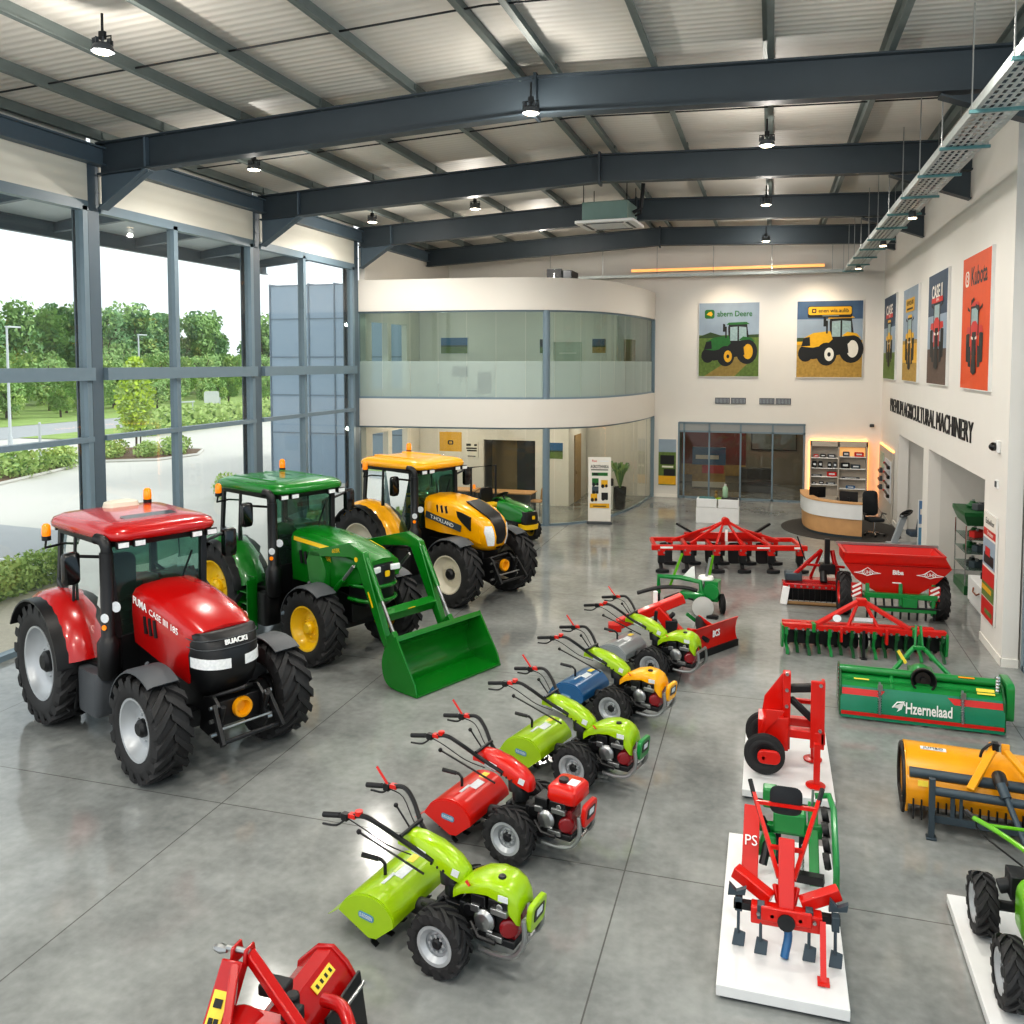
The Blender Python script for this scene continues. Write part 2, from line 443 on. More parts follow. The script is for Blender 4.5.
# right wall, two openings with alcoves behind, and the end pier
m = MB(WALLW)
T = .28
m.span((XR, 28.1, 0), (XR+T, YB+.2, 9.7)); m.span((XR, 23.0, 0), (XR+T, 23.75, 9.7)); m.span((XR, 15.75, 0), (XR+.24, 17.25, 9.7))
m.span((XR, 23.75, 2.85), (XR+T, 28.1, 9.7)); m.span((XR, 17.25, 2.9), (XR+T, 23.0, 9.7))
struct(m.build('wall_right', smooth=0))
ALC = mat('alcove grey white', '#cfccc6', .7, var=.02)
m = MB(ALC)
m.span((7.0, 15.8, 0), (7.2, 29.5, 4)); m.span((XR+T, 28.2, 0), (7.2, 28.4, 4)); m.span((XR+T, 15.8, 0), (7.2, 16.0, 4)); m.span((XR+T, 15.8, 3.6), (7.2, 28.4, 3.8))
m.span((XR+T, 23.0, 0), (5.2, 23.2, 3.6))
struct(m.build('wall_alcove', smooth=0))
m = MB(mat('grey doorway', '#7d7f80', .6)); m.span((4.9, 28.14, 0), (5.75, 28.2, 2.2)); m.span((4.84, 28.12, 0), (4.9, 28.2, 2.26)); m.span((5.75, 28.12, 0), (5.81, 28.2, 2.26)); m.span((4.84, 28.12, 2.2), (5.81, 28.2, 2.26))
struct(m.build('door_2', smooth=0))
m = MB(SKIRT)
m.span((XR-.02, 15.72, 0), (XR, 17.25, .14)); m.span((XR-.02, 15.71, 0), (XR+.24, 15.75, .14)); m.span((XR-.02, 23.0, 0), (XR, 23.75, .14)); m.span((XR-.02, 28.1, 0), (XR, YB, .14))
struct(m.build('baseboard_right', smooth=0))
m = MB(SKIRT); m.span((-4.1, YB-.02, 0), (-3.22, YB, .12)); m.span((1.27, YB-.02, 0), (XR-.02, YB, .12)); struct(m.build('baseboard_back', smooth=0))
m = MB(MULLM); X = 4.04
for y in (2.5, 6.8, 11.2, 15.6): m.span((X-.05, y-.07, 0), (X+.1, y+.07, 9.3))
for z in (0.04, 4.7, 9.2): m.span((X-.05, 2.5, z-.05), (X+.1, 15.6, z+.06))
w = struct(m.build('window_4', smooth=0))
BLG = glass('pale blue glass', '#b9d3e4', .3)
for y in (2.5, 6.8, 11.2):
    for z0, z1 in ((.1, 4.65), (4.75, 9.1)):
        g = MB(BLG); g.add([(X, y, z0), (X, y+4.3, z0), (X, y+4.3, z1), (X, y, z1)], [(0, 1, 2, 3)]); g.build('pane', w, smooth=0, recalc=False)

# ------------------------------------------------------------------ curved office
PC = curve([(-12.5, 24.72, 0), (-10.8, 24.86, 0), (-9.4, 24.95, 0), (-7.9, 25.12, 0), (-6.7, 25.45, 0), (-5.75, 26.08, 0), (-5.08, 27.0, 0), (-4.6, 28.6, 0), (-4.3, 30.3, 0), (-4.15, 32.38, 0)], 5)
def pn(k):
    t = PC[min(k+1, len(PC)-1)]-PC[max(k-1, 0)]; t.normalize(); return V((-t.y, t.x, 0))     # inward normal
def band(mb, z0, z1, th, out=0.):
    mb.loft([[PC[k]-pn(k)*out+V((0, 0, z0)), PC[k]-pn(k)*out+V((0, 0, z1)), PC[k]+pn(k)*th+V((0, 0, z1)), PC[k]+pn(k)*th+V((0, 0, z0))] for k in range(len(PC))])
FASC = mat('white fascia', '#d8d4cc', .45, var=.015, scale=1)
m = MB(FASC); band(m, 6.58, 7.55, .22, .06)
struct(m.build('wall_office_fascia', smooth=30))
m = MB(FASC); band(m, 3.02, 3.88, .22, .06)
struct(m.build('wall_office_band', smooth=30))
inner = [PC[k]+pn(k)*.1 for k in range(len(PC))]+[V((-12.2, 32.38, 0))]
for nm, z0, z1, mt in (('ceiling_office', 6.85, 7.0, WALLI), ('floor_office', 3.3, 3.6, WALLI)):
    m = MB(mt); m.loft([[p+V((0, 0, z0)) for p in inner], [p+V((0, 0, z1)) for p in inner]]); struct(m.build(nm, smooth=0))
def arc_panels(n):
    L = [0]
    for k in range(1, len(PC)): L.append(L[-1]+(PC[k]-PC[k-1]).length)
    out = []
    for i in range(n+1):
        s = L[-1]*i/n; k = 0
        while k < len(L)-2 and L[k+1] < s: k += 1
        t = (s-L[k])/(L[k+1]-L[k]); p = PC[k].lerp(PC[k+1], t); out.append((p, pn(k).lerp(pn(k+1), t).normalized()))
    return out
AP = arc_panels(15)
def office_glass(name, z0, zf, z1, OFFG=OFFG):
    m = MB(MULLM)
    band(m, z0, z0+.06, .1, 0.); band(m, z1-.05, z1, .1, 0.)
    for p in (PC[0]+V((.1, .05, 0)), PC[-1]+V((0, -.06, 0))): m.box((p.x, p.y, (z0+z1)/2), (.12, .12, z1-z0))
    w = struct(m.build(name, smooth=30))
    p = PC[21]+pn(21)*.06
    q = MB(MULLM); q.cyl((p.x, p.y, z0), (p.x, p.y, z1), .11, n=14); q.build('post', w)
    for i in range(len(AP)-1):
        (a, na), (b, nb) = AP[i], AP[i+1]
        a = a+na*.05; b = b+nb*.05; e = (b-a).normalized()*.003; mid = (a+b)/2-(na+nb).normalized()*(.04 if i > 6 else .0)
        for lo, hi, mt, nm in (((z0, zf, FROST, 'frosted_pane'), (zf, z1, OFFG, 'pane')) if zf else ((z0, z1, OFFG, 'pane'),)):
            g = MB(mt); L = [a+e, mid, b-e]
            g.add([p+V((0, 0, lo)) for p in L]+[p+V((0, 0, hi)) for p in L], [(0, 1, 4, 3), (1, 2, 5, 4)]); g.build(nm, w, smooth=60, recalc=False)
office_glass('window_5', 3.88, 5.04, 6.58)
office_glass('window_6', 0.0, None, 3.02, glass('clear office glass', '#e6e8df', .03))

# walls inside the office
m = MB(WALLI)
m.span((-12.2, 29.3, 3.6), (-7.2, 29.45, 6.85)); m.span((-6.2, 29.3, 3.6), (-5.0, 29.45, 6.85)); m.span((-7.2, 29.3, 5.7), (-6.2, 29.45, 6.85))
m.use(WALLW)
m.span((-12.2, 29.3, 0), (-9.76, 29.45, 3.3)); m.span((-7.85, 29.3, 0), (-6.65, 29.45, 3.3)); m.span((-9.76, 29.3, 2.25), (-7.85, 29.45, 3.3)); m.span((-6.75, 29.45, 0), (-6.65, 32.3, 3.3))
struct(m.build('wall_office_inner', smooth=0))
m = MB(mat('brown display recess', '#7a6a48', .7)); m.span((-9.8, 30.4, 0), (-7.8, 30.5, 2.4)); m.use(mat('dark screens', '#20262a', .3)); m.span((-8.8, 30.3, .2), (-7.9, 30.4, 2.2))
struct(m.build('wall_office_recess', smooth=0))
m = MB(mat('brown door', '#8c7448', .6)); m.span((-4.9, 30.2, 3.6), (-4.6, 30.9, 5.8)); struct(m.build('door_3', smooth=0))
m = MB(mat('tan corridor door', '#9a7c4e', .6)); m.span((-6.65, 30.2, 0), (-6.61, 31.2, 2.4)); m.span((-6.61, 30.3, 1.0), (-6.57, 30.36, 1.12)); struct(m.build('door_4', smooth=0))
m = MB(mat('pale sage door', '#b8c0b4', .6)); m.span((-7.2, 29.36, 3.6), (-6.2, 29.42, 5.7)); m.use(WALLI)
for z in (4.3, 4.8, 5.3): m.span((-7.0, 29.3, z), (-6.4, 29.36, z+.04))
struct(m.build('door_5', smooth=0))
# ================================================================== OUTDOORS
PAVE = mat('pale concrete yard', '#cdcac3', .85, var=.05, scale=.7)
ASPH = mat('grey road', '#a7a9ab', .85, var=.08, scale=1)
GRASS = mat('grass', '#8fa85a', .9, var=.35, scale=.8)
SOIL = mat('bark mulch', '#6d5644', .9, var=.4, scale=6)
LEAF = [mat('leaf dark', '#6f9763', .7, var=.35, scale=.9), mat('leaf mid', '#8fb06b', .7, var=.3, scale=.9), mat('leaf light', '#b0c878', .7, var=.25, scale=.9), mat('leaf bright', '#bdd64a', .65, var=.2, scale=2)]  # bright outdoor haze is put into these lightened greens
BARK = mat('bark', '#5d5146', .9)
POLE = mat('pale grey pole', '#c7cccf', .5)
m = MB(PAVE); m.add([(-12.5, -30, -.06), (-12.5, 160, -.06), (-70, 160, -.06), (-70, -30, -.06)], [(0, 1, 2, 3)]); struct(m.build('ground_yard', smooth=0))
m = MB(ASPH); m.add([(-48, -30, -.045), (-57, -30, -.045), (-57, 150, -.045), (-48, 150, -.045)], [(3, 2, 1, 0)]); m.add([(-16, 20.5, -.05), (-23, 21.2, -.05), (-21, 14, -.05), (-15.8, 13.2, -.05)], [(0, 1, 2, 3)]); struct(m.build('ground_road', smooth=0))
m = MB(WHITE); m.add([(-16, 17.4, -.04), (-21, 17.3, -.04), (-21, 17.42, -.04), (-16, 17.52, -.04)], [(0, 1, 2, 3)]); struct(m.build('ground_marking', smooth=0))
m = MB(GRASS)
m.add([(-57, -30, -.03), (-150, -30, -.03), (-150, 200, -.03), (-57, 200, -.03)], [(0, 1, 2, 3)])
m.add([(-44, 46, -.02), (-48, 46, -.02), (-48, 140, -.02), (-43, 140, -.02)], [(0, 1, 2, 3)])
o = m.build('lawn', smooth=0); o['kind'] = 'stuff'; tag(o, 'mown green verge and lawn beyond the yard', 'grass')

def leaves(mb, c, r, n, size, sc=(1, 1, 1), shell=.55):
    c = V(c)
    for _ in range(n):
        d = V((random.gauss(0, 1), random.gauss(0, 1), random.gauss(0, 1))).normalized()
        q = r*random.uniform(shell, 1.0); p = c+V((d.x*q*sc[0], d.y*q*sc[1], d.z*q*sc[2]))
        u = V((random.gauss(0, 1), random.gauss(0, 1), random.gauss(0, 1))).normalized(); w = u.orthogonal().normalized(); k = size*random.uniform(.6, 1.3)
        mb.add([p-u*k, p+w*k*.6, p+u*k, p-w*k*.6], [(0, 1, 2, 3)])
def tree_mesh(kind):
    root = bpy.data.objects.new('leafy_tree', None); col.objects.link(root)
    H = (11, 10, 7.5)[kind]
    t = MB(BARK); t.tube([(0, 0, 0), (.1, .05, H*.3), (-.1, .1, H*.6), (0, 0, H*.85)], .2, 7, rad=[.28, .22, .15, .05])
    for a in range(5): t.tube([(0, 0, H*.3+a*.5), (math.cos(a*1.3)*1.2, math.sin(a*1.3)*1.2, H*.5+a*.5), (math.cos(a*1.3)*2.0, math.sin(a*1.3)*2.0, H*.62+a*.5)], .08, 5)
    t.build('trunk', root)
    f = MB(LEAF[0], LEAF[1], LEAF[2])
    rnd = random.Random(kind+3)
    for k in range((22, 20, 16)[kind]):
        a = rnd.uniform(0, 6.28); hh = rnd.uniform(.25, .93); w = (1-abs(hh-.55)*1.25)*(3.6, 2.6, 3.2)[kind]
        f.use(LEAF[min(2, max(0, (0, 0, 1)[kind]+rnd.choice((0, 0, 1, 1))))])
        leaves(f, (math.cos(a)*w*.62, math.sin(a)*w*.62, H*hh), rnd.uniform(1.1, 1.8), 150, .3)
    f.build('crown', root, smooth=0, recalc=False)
    return root
protos = [tree_mesh(k) for k in range(3)]
TL = ['dark green broad tree in the line beyond the road', 'tall mid green poplar-like tree in the line beyond the road', 'light green bushy tree in front of the taller tree line']
used = [False]*3
spots = [(0, -74, 52, 1.15), (0, -80, 60, 1.0), (2, -68, 52, .8), (2, -70, 58, .95), (1, -80, 72, 1.05), (1, -82, 78, 1.15), (1, -84, 84, 1.1), (2, -70, 66, .75), (2, -72, 73, .7),
         (0, -82, 92, 1.05), (0, -84, 99, 1.15), (1, -86, 106, 1.0), (2, -70, 80, .7), (2, -72, 87, .78), (2, -73, 95, .75), (0, -90, 114, 1.1), (2, -75, 103, .8), (2, -67, 46, .8), (0, -76, 44, 1.1), (1, -88, 122, 1.0), (2, -76, 111, .8),
         (2, -66, 62, .5), (2, -67, 70, .5), (2, -69, 77, .5), (2, -70, 91, .5), (2, -66, 55, .5), (2, -64, 49, .5)]
for q in range(16): spots.append((q % 2, -92-(q % 3)*3, 44+q*5.5, 1.0+.08*(q % 4)))
for q in range(9): spots.append((q % 2, -86-(q % 3)*4, 118+q*5.5, 1.05+.08*(q % 4)))
for q in range(10): spots.append((2, -77-(q % 2)*3, 112+q*5.5, .8))
for q in range(14): spots.append((2, -79-(q % 2)*3, 40+q*6.0, .82))
for q in range(18): spots.append((2, -62.5-(q % 3), 43+q*3.6, .36+.04*(q % 3)))
for i, (k, x, y, s) in enumerate(spots):
    o = protos[k] if not used[k] else dup(protos[k], (0, 0, 0))
    used[k] = True; place(o, (x, y, -.02), i*47 % 360); o.scale = (s, s, s)
    tag(o, TL[k], 'tree', 'trees beyond the road')
# young tree
t = thing('young_tree', 'young bright green oval tree in the shrub bed outside the second window', 'tree', (-34.6, 41.2, -.05))
m = MB(BARK); m.tube([(0, 0, 0), (.03, 0, 1.5), (0, .02, 3.2)], .06, 7); m.cyl((.3, 0, 0), (.3, 0, 1.6), .04, n=6); m.build('trunk', t)
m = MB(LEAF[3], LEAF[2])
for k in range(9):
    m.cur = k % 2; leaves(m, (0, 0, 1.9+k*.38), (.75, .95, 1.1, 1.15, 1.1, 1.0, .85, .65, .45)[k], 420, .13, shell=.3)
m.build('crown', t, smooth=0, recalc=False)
# shrub beds
def bed(name, lab, pts):
    m = MB(SOIL); m.loft([[V((x, y, -.06)) for x, y in pts], [V((x, y, .04)) for x, y in pts]]); m.use(PAVE)
    m.tube([(x, y, 0) for x, y in pts], .09, 5, closed=True); tag(m.build(name, smooth=0), lab, 'planting bed')
bed('planting_bed', 'mulched shrub bed with pale kerb around the young tree', [(-32.3, 36.0), (-30.2, 37.4), (-29.8, 40.2), (-31.2, 42.6), (-35.6, 42.6), (-36.5, 39)])
bed('planting_bed', 'mulched shrub bed outside the nearest window', [(-30.2, 27.5), (-32.2, 34.4), (-36, 35.4), (-37, 27)])
def shrub(loc, r, lab, k=2, hgt=.7, grp='rounded shrubs in the beds', n=420):
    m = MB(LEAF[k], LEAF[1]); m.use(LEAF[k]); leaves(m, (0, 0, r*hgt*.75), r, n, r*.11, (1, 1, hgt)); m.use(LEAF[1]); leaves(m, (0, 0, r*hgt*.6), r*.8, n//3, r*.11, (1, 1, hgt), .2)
    o = m.build('shrub', smooth=0, recalc=False); o.location = loc; tag(o, lab, 'shrub', grp); return o
S0 = shrub((-32.9, 37.2, 0), .75, 'rounded light green shrub in the kerbed beds outside')
for x, y, s in [(-33.9, 38.6, 1.1), (-31.5, 38.2, .9), (-31.0, 39.6, 1.15), (-31.7, 41.0, 1.1), (-33.0, 40.2, .8), (-34.8, 37.9, .8), (-32.2, 33.2, 1.2), (-33.2, 34.3, 1.1), (-31.5, 30.0, 1.4), (-31.8, 31.3, 1.2), (-33.6, 30.2, 1.4), (-34.2, 32.6, 1.0), (-33.0, 28.5, 1.5)]:
    o = S0.copy(); col.objects.link(o); o.location = (x, y, 0); o.scale = (s, s, s); o.rotation_euler = (0, 0, x*3)
H0 = None
for k in range(9):
    y = 50+k*3.0; x = -41.5-k*.25
    if H0 is None: H0 = o = shrub((x, y, 0), 1.7, 'low green hedge bush along the far edge of the yard', 2, .6, 'hedge bushes along the yard', 500)
    else: o = H0.copy(); col.objects.link(o); o.location = (x, y, 0)
H1 = None
for k in range(7):
    p = (-15.5-k*.06, 12.9+k*.6, 0)
    if H1 is None: H1 = o = shrub(p, .5, 'fresh green hedge bush just outside the glass behind the red tractor', 2, .95, 'hedge bushes outside the glass', 700)
    else: o = H1.copy(); col.objects.link(o); o.location = p; o.rotation_euler = (0, 0, k)
shrub((-19.3, 27.8, 0), .6, 'small shrub on the yard behind the green tractor cab', 2, .9, None, 500)
# gravel strip
m = MB(mat('beige paver strip', '#c9bfae', .9, var=.15, scale=12)); m.span((-15.4, 3, -.06), (-12.45, 24, -.02)); struct(m.build('ground_paver_strip', smooth=0))
# poles, posts, signs
def lamp_post(loc, h, lab):
    t = thing('street_lamp', lab, 'street lamp', loc)
    m = MB(POLE); m.cyl((0, 0, 0), (0, 0, h), .1, .06, 10); m.cyl((0, 0, 0), (0, 0, .5), .14, n=10); m.build('pole', t)
    m = MB(POLE); m.box((.0, .45, h+.02), (.25, 1.0, .1)); m.build('lamp_head', t, bevel=.02)
lamp_post((-44.6, 42.1, -.05), 7.2, 'tall pale street lamp outside, seen through the nearest window')
lamp_post((-52.0, 62.5, -.05), 7.4, 'pale street lamp behind the young tree')
FP = None
for x, y in [(-36.2, 36.0), (-42.2, 45.5), (-46.0, 56), (-46.5, 66), (-46.8, 73)]:
    if FP is None:
        m = MB(POLE); m.cyl((0, 0, 0), (0, 0, 1.9), .07, n=8); m.ball((0, 0, 1.9), .07, 8, 4); FP = o = m.build('bollard_post'); tag(o, 'slim grey post standing along the yard edge', 'post', 'slim posts along the yard')
    else: o = FP.copy(); col.objects.link(o)
    o.location = (x, y, -.05)
t = thing('road_sign', 'white sign board on posts by the road outside', 'sign', (-48.4, 67.5, -.05), 30)
m = MB(WHITE); m.prism(rrect(1.3, 1.1, .2), (0, -.05, 1.9), (1, 0, 0), (0, 0, 1), (0, .1, 0)); m.build('sign_board', t)
for x in (-.5, .5): q = MB(POLE); q.cyl((x, .06, 0), (x, .06, 2.0), .05, n=8); q.build('leg', t)
t = thing('road_barrier', 'low pale railing by the road outside', 'railing', (-47.6, 62.5, -.05), 80)
m = MB(POLE); m.bar((-1.2, 0, 1.7), (1.2, 0, 1.7), .1, .12); m.build('rail', t)
for x in (-1, 1): q = MB(POLE); q.cyl((x, 0, 0), (x, 0, 1.7), .05, n=8); q.build('leg', t)
# canopy over the glass, and the neighbouring building
CAN = mat('canopy sheet', '#c4ccce', .5, metal=.1)
m = MB(CAN); m.add([(-12.45, 3, 8.7), (-16, 3, 8.2), (-16, 25.2, 8.2), (-12.45, 25.2, 8.7)], [(0, 1, 2, 3)]); 
m.use(FRAMEM); ibeam(m, (-15.9, 3, 8.05), (-15.9, 25.2, 8.05), .15, .36)
for y in (8.3, 11, 13.7, 16.4, 19.1, 21.8, 24.5): ibeam(m, (-12.45, y, 8.45), (-15.9, y, 8.12), .12, .26)
struct(m.build('ceiling_canopy', smooth=0))
BL = mat('blue grey cladding', '#8fa1b2', .45, metal=.1, var=.05, scale=.5)
BL2 = mat('blue grey cladding seam', '#6d7d8c', .5)
m = MB(BL); m.span((-20.4, 32.6, -.05), (-12.6, 45, 8.25)); m.use(BL2)
for z in (2, 3.6, 5.2, 6.8, 8.2): m.span((-20.44, 32.57, z), (-12.6, 45, z+.05))
for x in (-20.43, -18.6, -17.4): m.span((x, 32.56, -.05), (x+.06, 45, 8.3))
tag(m.build('neighbouring_building', smooth=0), 'blue grey clad building block outside the far window', 'building')
# ================================================================== FIXTURES ON ROOF AND WALLS
LAMPW = mat('lit lens', '#fff4e0', .3, emit='#ffe2b8', es=9)
t = L0 = thing('ceiling_light', 'lit round high bay light hanging under the roof, nearest on the left', 'ceiling light', (0, 0, 0), 0, 'high bay lights')
m = MB(GREYP); m.lathe([(.0, .0), (.1, 0), (.14, -.03), (.17, -.1), (.17, -.13), (.13, -.13)], (0, 0, 0), (0, 0, 1), 20)
for a in range(8): m.box((math.cos(a*pi/4)*.12, math.sin(a*pi/4)*.12, .02), (.06, .02, .08), (0, 0, a*45))
m.build('housing', t)
m = MB(IRON); m.tube([(0, 0, 0), (0, 0, .45)], .02, 6); m.box((0, 0, .12), (.1, .06, .12)); m.tube([(-.16, 0, -.04), (-.16, 0, .1), (.16, 0, .1), (.16, 0, -.04)], .012, 5); m.build('bracket', t)
m = MB(LAMPW); m.lathe([(.14, -.135), (.12, -.15), (.0, -.155)], (0, 0, 0), (0, 0, 1), 20); m.build('lens', t)
LP = [(-7.96, 9.06, 'lit round high bay light nearest the top left corner'), (-9.9, 15.32, 'lit high bay light behind the left end of the nearest roof beam'),
      (-10.48, 21.88, 'small lit high bay light behind the left end of the second roof beam'), (-7.13, 20.76, 'lit high bay light between the second and third beams, left of the air conditioner'),
      (-3.59, 13.11, 'lit high bay light hanging at the ridge just in front of the nearest beam'), (-.12, 16.22, 'lit high bay light just behind the nearest beam, right of the ridge'),
      (-.16, 22.25, 'lit high bay light between the second and third beams, right of the air conditioner'), (-.19, 28.84, 'lit high bay light under the farthest roof beams')]
for i, (x, y, lab) in enumerate(LP):
    o = L0 if i == 0 else dup(L0, (0, 0, 0))
    place(o, (x, y, 8.93)); o.scale = (.8, .8, .8); o['label'] = lab; o['group'] = 'high bay lights'
# spot lamps on the cable tray
t = S1 = thing('tray_spotlight', 'small lit spotlight on the underside of the long cable tray', 'spotlight', (2.75, 19.6, 7.96))
m = MB(GREYP); m.cyl((0, 0, .16), (0, 0, 0), .06, .09, 12); m.build('housing', t); m = MB(LAMPW); m.cyl((0, 0, .0), (0, 0, -.02), .08, n=12); m.build('lens', t)
S1['label'] = 'nearest lit spotlight under the long cable tray'; S1['group'] = 'spotlights under the tray'
dup(S1, (2.7, 24.0, 7.96), 0, 'lit spotlight halfway along the long cable tray'); dup(S1, (2.62, 29.6, 7.96), 0, 'lit spotlight near the far end of the long cable tray')

# cable tray
TRAY = mat('galvanised tray', '#b5bcba', .45, metal=.4, var=.25, scale=20)
t = thing('cable_tray', 'long perforated galvanised cable tray running along the right wall under the roof', 'cable tray', (2.62, 0, 8.1))
m = MB(TRAY)
for s in (-1, 1): m.box((s*.26, 20, .05), (.012, 25, .12))
for k in range(6): m.box((-.23+k*.092, 20, 0), (.045, 25, .008))
for k in range(125): m.box((0, 7.6+k*.2, -.006), (.52, .05, .006))
m.build('tray', t, smooth=0)
m = MB(mat('painted strut', '#5d8a8c', .5))
for k in range(13): m.box((0, 8.1+k*1.95, -.03), (.66, .05, .04))
m.build('strut', t, smooth=0)
for k in range(13):
    q = MB(STEEL)
    for s in (-1, 1): q.cyl((s*.3, 8.1+k*1.95, 0), (s*.3, 8.1+k*1.95, roof(2.7)-8.1), .01, n=5)
    q.build('hanger_rod', t)
m = MB(IRON)
for x in (-.1, -.03, .06, .12): m.tube([(x, 7.6, .03), (x+.03, 16, .03), (x-.02, 24, .03), (x, 32.3, .03)], .018, 5)
m.build('cable', t)
t = thing('wall_cable_tray', 'slim cable tray along the back wall above the office roof', 'cable tray', (0, 32.0, 8.1))
m = MB(TRAY); m.box((-2.9, 0, 0), (11, .3, .02)); m.box((-2.9, -.15, .04), (11, .012, .09)); m.box((-2.9, .15, .04), (11, .012, .09)); m.build('tray', t, smooth=0)
for k in range(6): q = MB(STEEL); q.cyl((-8+k*2, 0, 0), (-8+k*2, 0, roof(-8+k*2)-8.1), .012, n=5); q.build('hanger_rod', t)
t = thing('linear_light', 'long warm linear light along the top of the back wall', 'light strip', (-1.6, 32.15, 8.36), 0)
m = MB(GREYP); m.box((0, .03, 0), (6.7, .12, .06)); m.build('housing', t, smooth=0); m = MB(mat('warm glow strip', '#ffd9a0', .4, emit='#ff9d42', es=.9)); m.box((0, -.04, -.0), (6.7, .03, .1)); m.build('diffuser', t, smooth=0)

# ceiling cassette air conditioner
t = thing('air_conditioner', 'white ceiling cassette air conditioner hung between the second and third roof beams', 'air conditioner', (-3.95, 22.0, 8.45), -4)
m = MB(WHITE); m.prism(rrect(1.5, 1.35, .08), (0, 0, 0), (1, 0, 0), (0, 1, 0), (0, 0, .07)); m.build('panel', t, bevel=.015)
m = MB(GREYP)
for a in range(4):
    c_, s_ = math.cos(a*pi/2), math.sin(a*pi/2); m.box((c_*.55, s_*.52, -.005), (.06 if a % 2 == 0 else .95, .95 if a % 2 == 0 else .06, .02))
m.build('vent_slot', t)
m = MB(mat('intake grille', '#c9c9c6', .6)); m.box((0, 0, -.004), (.8, .75, .02))
for k in range(10): m.box((0, -.34+k*.075, -.018), (.78, .02, .012))
m.build('grille', t)
m = MB(mat('grey green casing', '#6d8580', .5, metal=.2)); m.box((0, 0, .3), (1.15, 1.1, .46)); m.build('casing', t, bevel=.01)
m = MB(IRON)
for x in (-.55, .55):
    for y in (-.5, .5): m.cyl((x, y, .3), (x, y, 1.0), .012, n=5)
m.tube([(.6, 0, .3), (.8, 0, .4), (.85, 0, 1.0)], .05, 8); m.tube([(.6, .2, .25), (.75, .2, .3), (.78, .2, 1.0)], .03, 8); m.build('hanger', t)
# dark unit on the office roof
t = thing('roof_projector', 'dark box-shaped unit standing on the roof of the curved office', 'equipment box', (-6.75, 27.9, 7.0), 0)
m = MB(IRON); m.box((.15, .4, .5), (.75, 1.0, 1.0)); m.build('case', t, bevel=.03)
m = MB(BLACKG); m.box((-.05, -.13, .72), (.5, .08, .66)); m.build('front_panel', t, bevel=.01)
m = MB(LWHITE); m.text('i', (-.05, -.175, .78), (1, 0, 0), (0, 0, 1), .25); m.build('marking', t)

# ------------------------------------------------------------------ posters
SKYP = mat('poster sky', '#8c9cab', .6, var=.22, scale=1.6); SKYD = mat('poster dark sky', '#3f5a78', .6, var=.4, scale=1.6)
FLDG = mat('poster green field', '#5d7438', .7, var=.55, scale=9); FLDY = mat('poster stubble', '#a88842', .7, var=.5, scale=10); TREEP = mat('poster tree line', '#33482a', .7, var=.4, scale=14)
PGR = mat('poster green', '#1b6426', .5, var=.3, scale=8); PYE = mat('poster yellow', '#d6a51a', .5, var=.15, scale=8); PBK = mat('poster black', '#15181a', .6, var=.6, scale=30); PRE = mat('poster red', '#c02420', .5); POR = mat('poster orange', '#cf4a0c', .55, var=.1); PGL = mat('poster window', '#8fa6a8', .5, var=.4, scale=12); PWH = mat('poster white', '#dcd9d0', .5); PNV = mat('poster navy', '#33475c', .6, var=.3, scale=2)
EDGE = mat('poster edge', '#d9d9d6', .5)
class Flat(MB):
    """flat printed picture facing -Y; each layer a hair in front of the last"""
    d = 0.
    def poly(s, mt, pts):
        s.use(mt); s.d += .0006; return s.add([(x, -s.d, z) for x, z in pts], [tuple(range(len(pts)))])
    def rect(s, mt, x0, z0, x1, z1): return s.poly(mt, [(x0, z0), (x1, z0), (x1, z1), (x0, z1)])
    def oval(s, mt, x, z, a, b, n=20): return s.poly(mt, [(x+a*math.cos(2*pi*i/n), z+b*math.sin(2*pi*i/n)) for i in range(n)])
    def word(s, mt, body, x, z, h, width=None, bold=.01, align='CENTER'):
        s.use(mt); s.d += .0012; return s.text(body, (x, -s.d, z), (1, 0, 0), (0, 0, 1), h, .0008, align, width, bold)
def p_tractor(f, x, z, k, body, rim, fl=1):
    P = lambda pts: [(x+fl*a*k, z+b*k) for a, b in pts]
    f.oval(PBK, x+fl*.62*k, z+.42*k, .36*k, .44*k); f.oval(rim, x+fl*.66*k, z+.42*k, .17*k, .27*k)
    f.poly(PBK, P([(-.95, .2), (-.5, .1), (.1, .2), (.55, .3), (.5, .7), (-.6, .7)]))
    f.oval(PBK, x-fl*.72*k, z+.28*k, .22*k, .26*k)
    f.poly(PBK, P([(.0, .75), (-.02, 1.25), (.0, 1.4), (.62, 1.4), (.7, .8), (.55, .6), (.1, .6)])); f.poly(PGL, P([(.05, .8), (.05, 1.28), (.3, 1.3), (.3, .8)])); f.poly(PGL, P([(.35, .8), (.35, 1.3), (.6, 1.28), (.62, .85)]))
    f.poly(body, P([(-.08, 1.36), (.0, 1.44), (.6, 1.46), (.72, 1.38)]))
    f.poly(body, P([(-.85, .5), (-.78, .76), (-.5, .92), (-.0, .98), (.08, .72), (-.1, .55), (-.5, .46)])); f.poly(PBK, P([(-.85, .5), (-.78, .76), (-.6, .8), (-.58, .52)]))
    f.poly(body, P([(.34, .82), (.5, .95), (.78, .9), (.9, .75), (.7, .84), (.5, .82)]))
    f.poly(PBK, P([(-.12, .9), (-.12, 1.3), (-.07, 1.3), (-.07, .9)])); f.poly(PBK, P([(-.2, 1.12), (-.2, 1.4), (-.12, 1.38), (-.12, 1.12)]))
    f.oval(PBK, x-fl*.1*k, z+.26*k, .3*k, .36*k); f.oval(rim, x-fl*.02*k, z+.25*k, .14*k, .21*k); f.oval(PBK, x-fl*.02*k, z+.25*k, .05*k, .07*k)
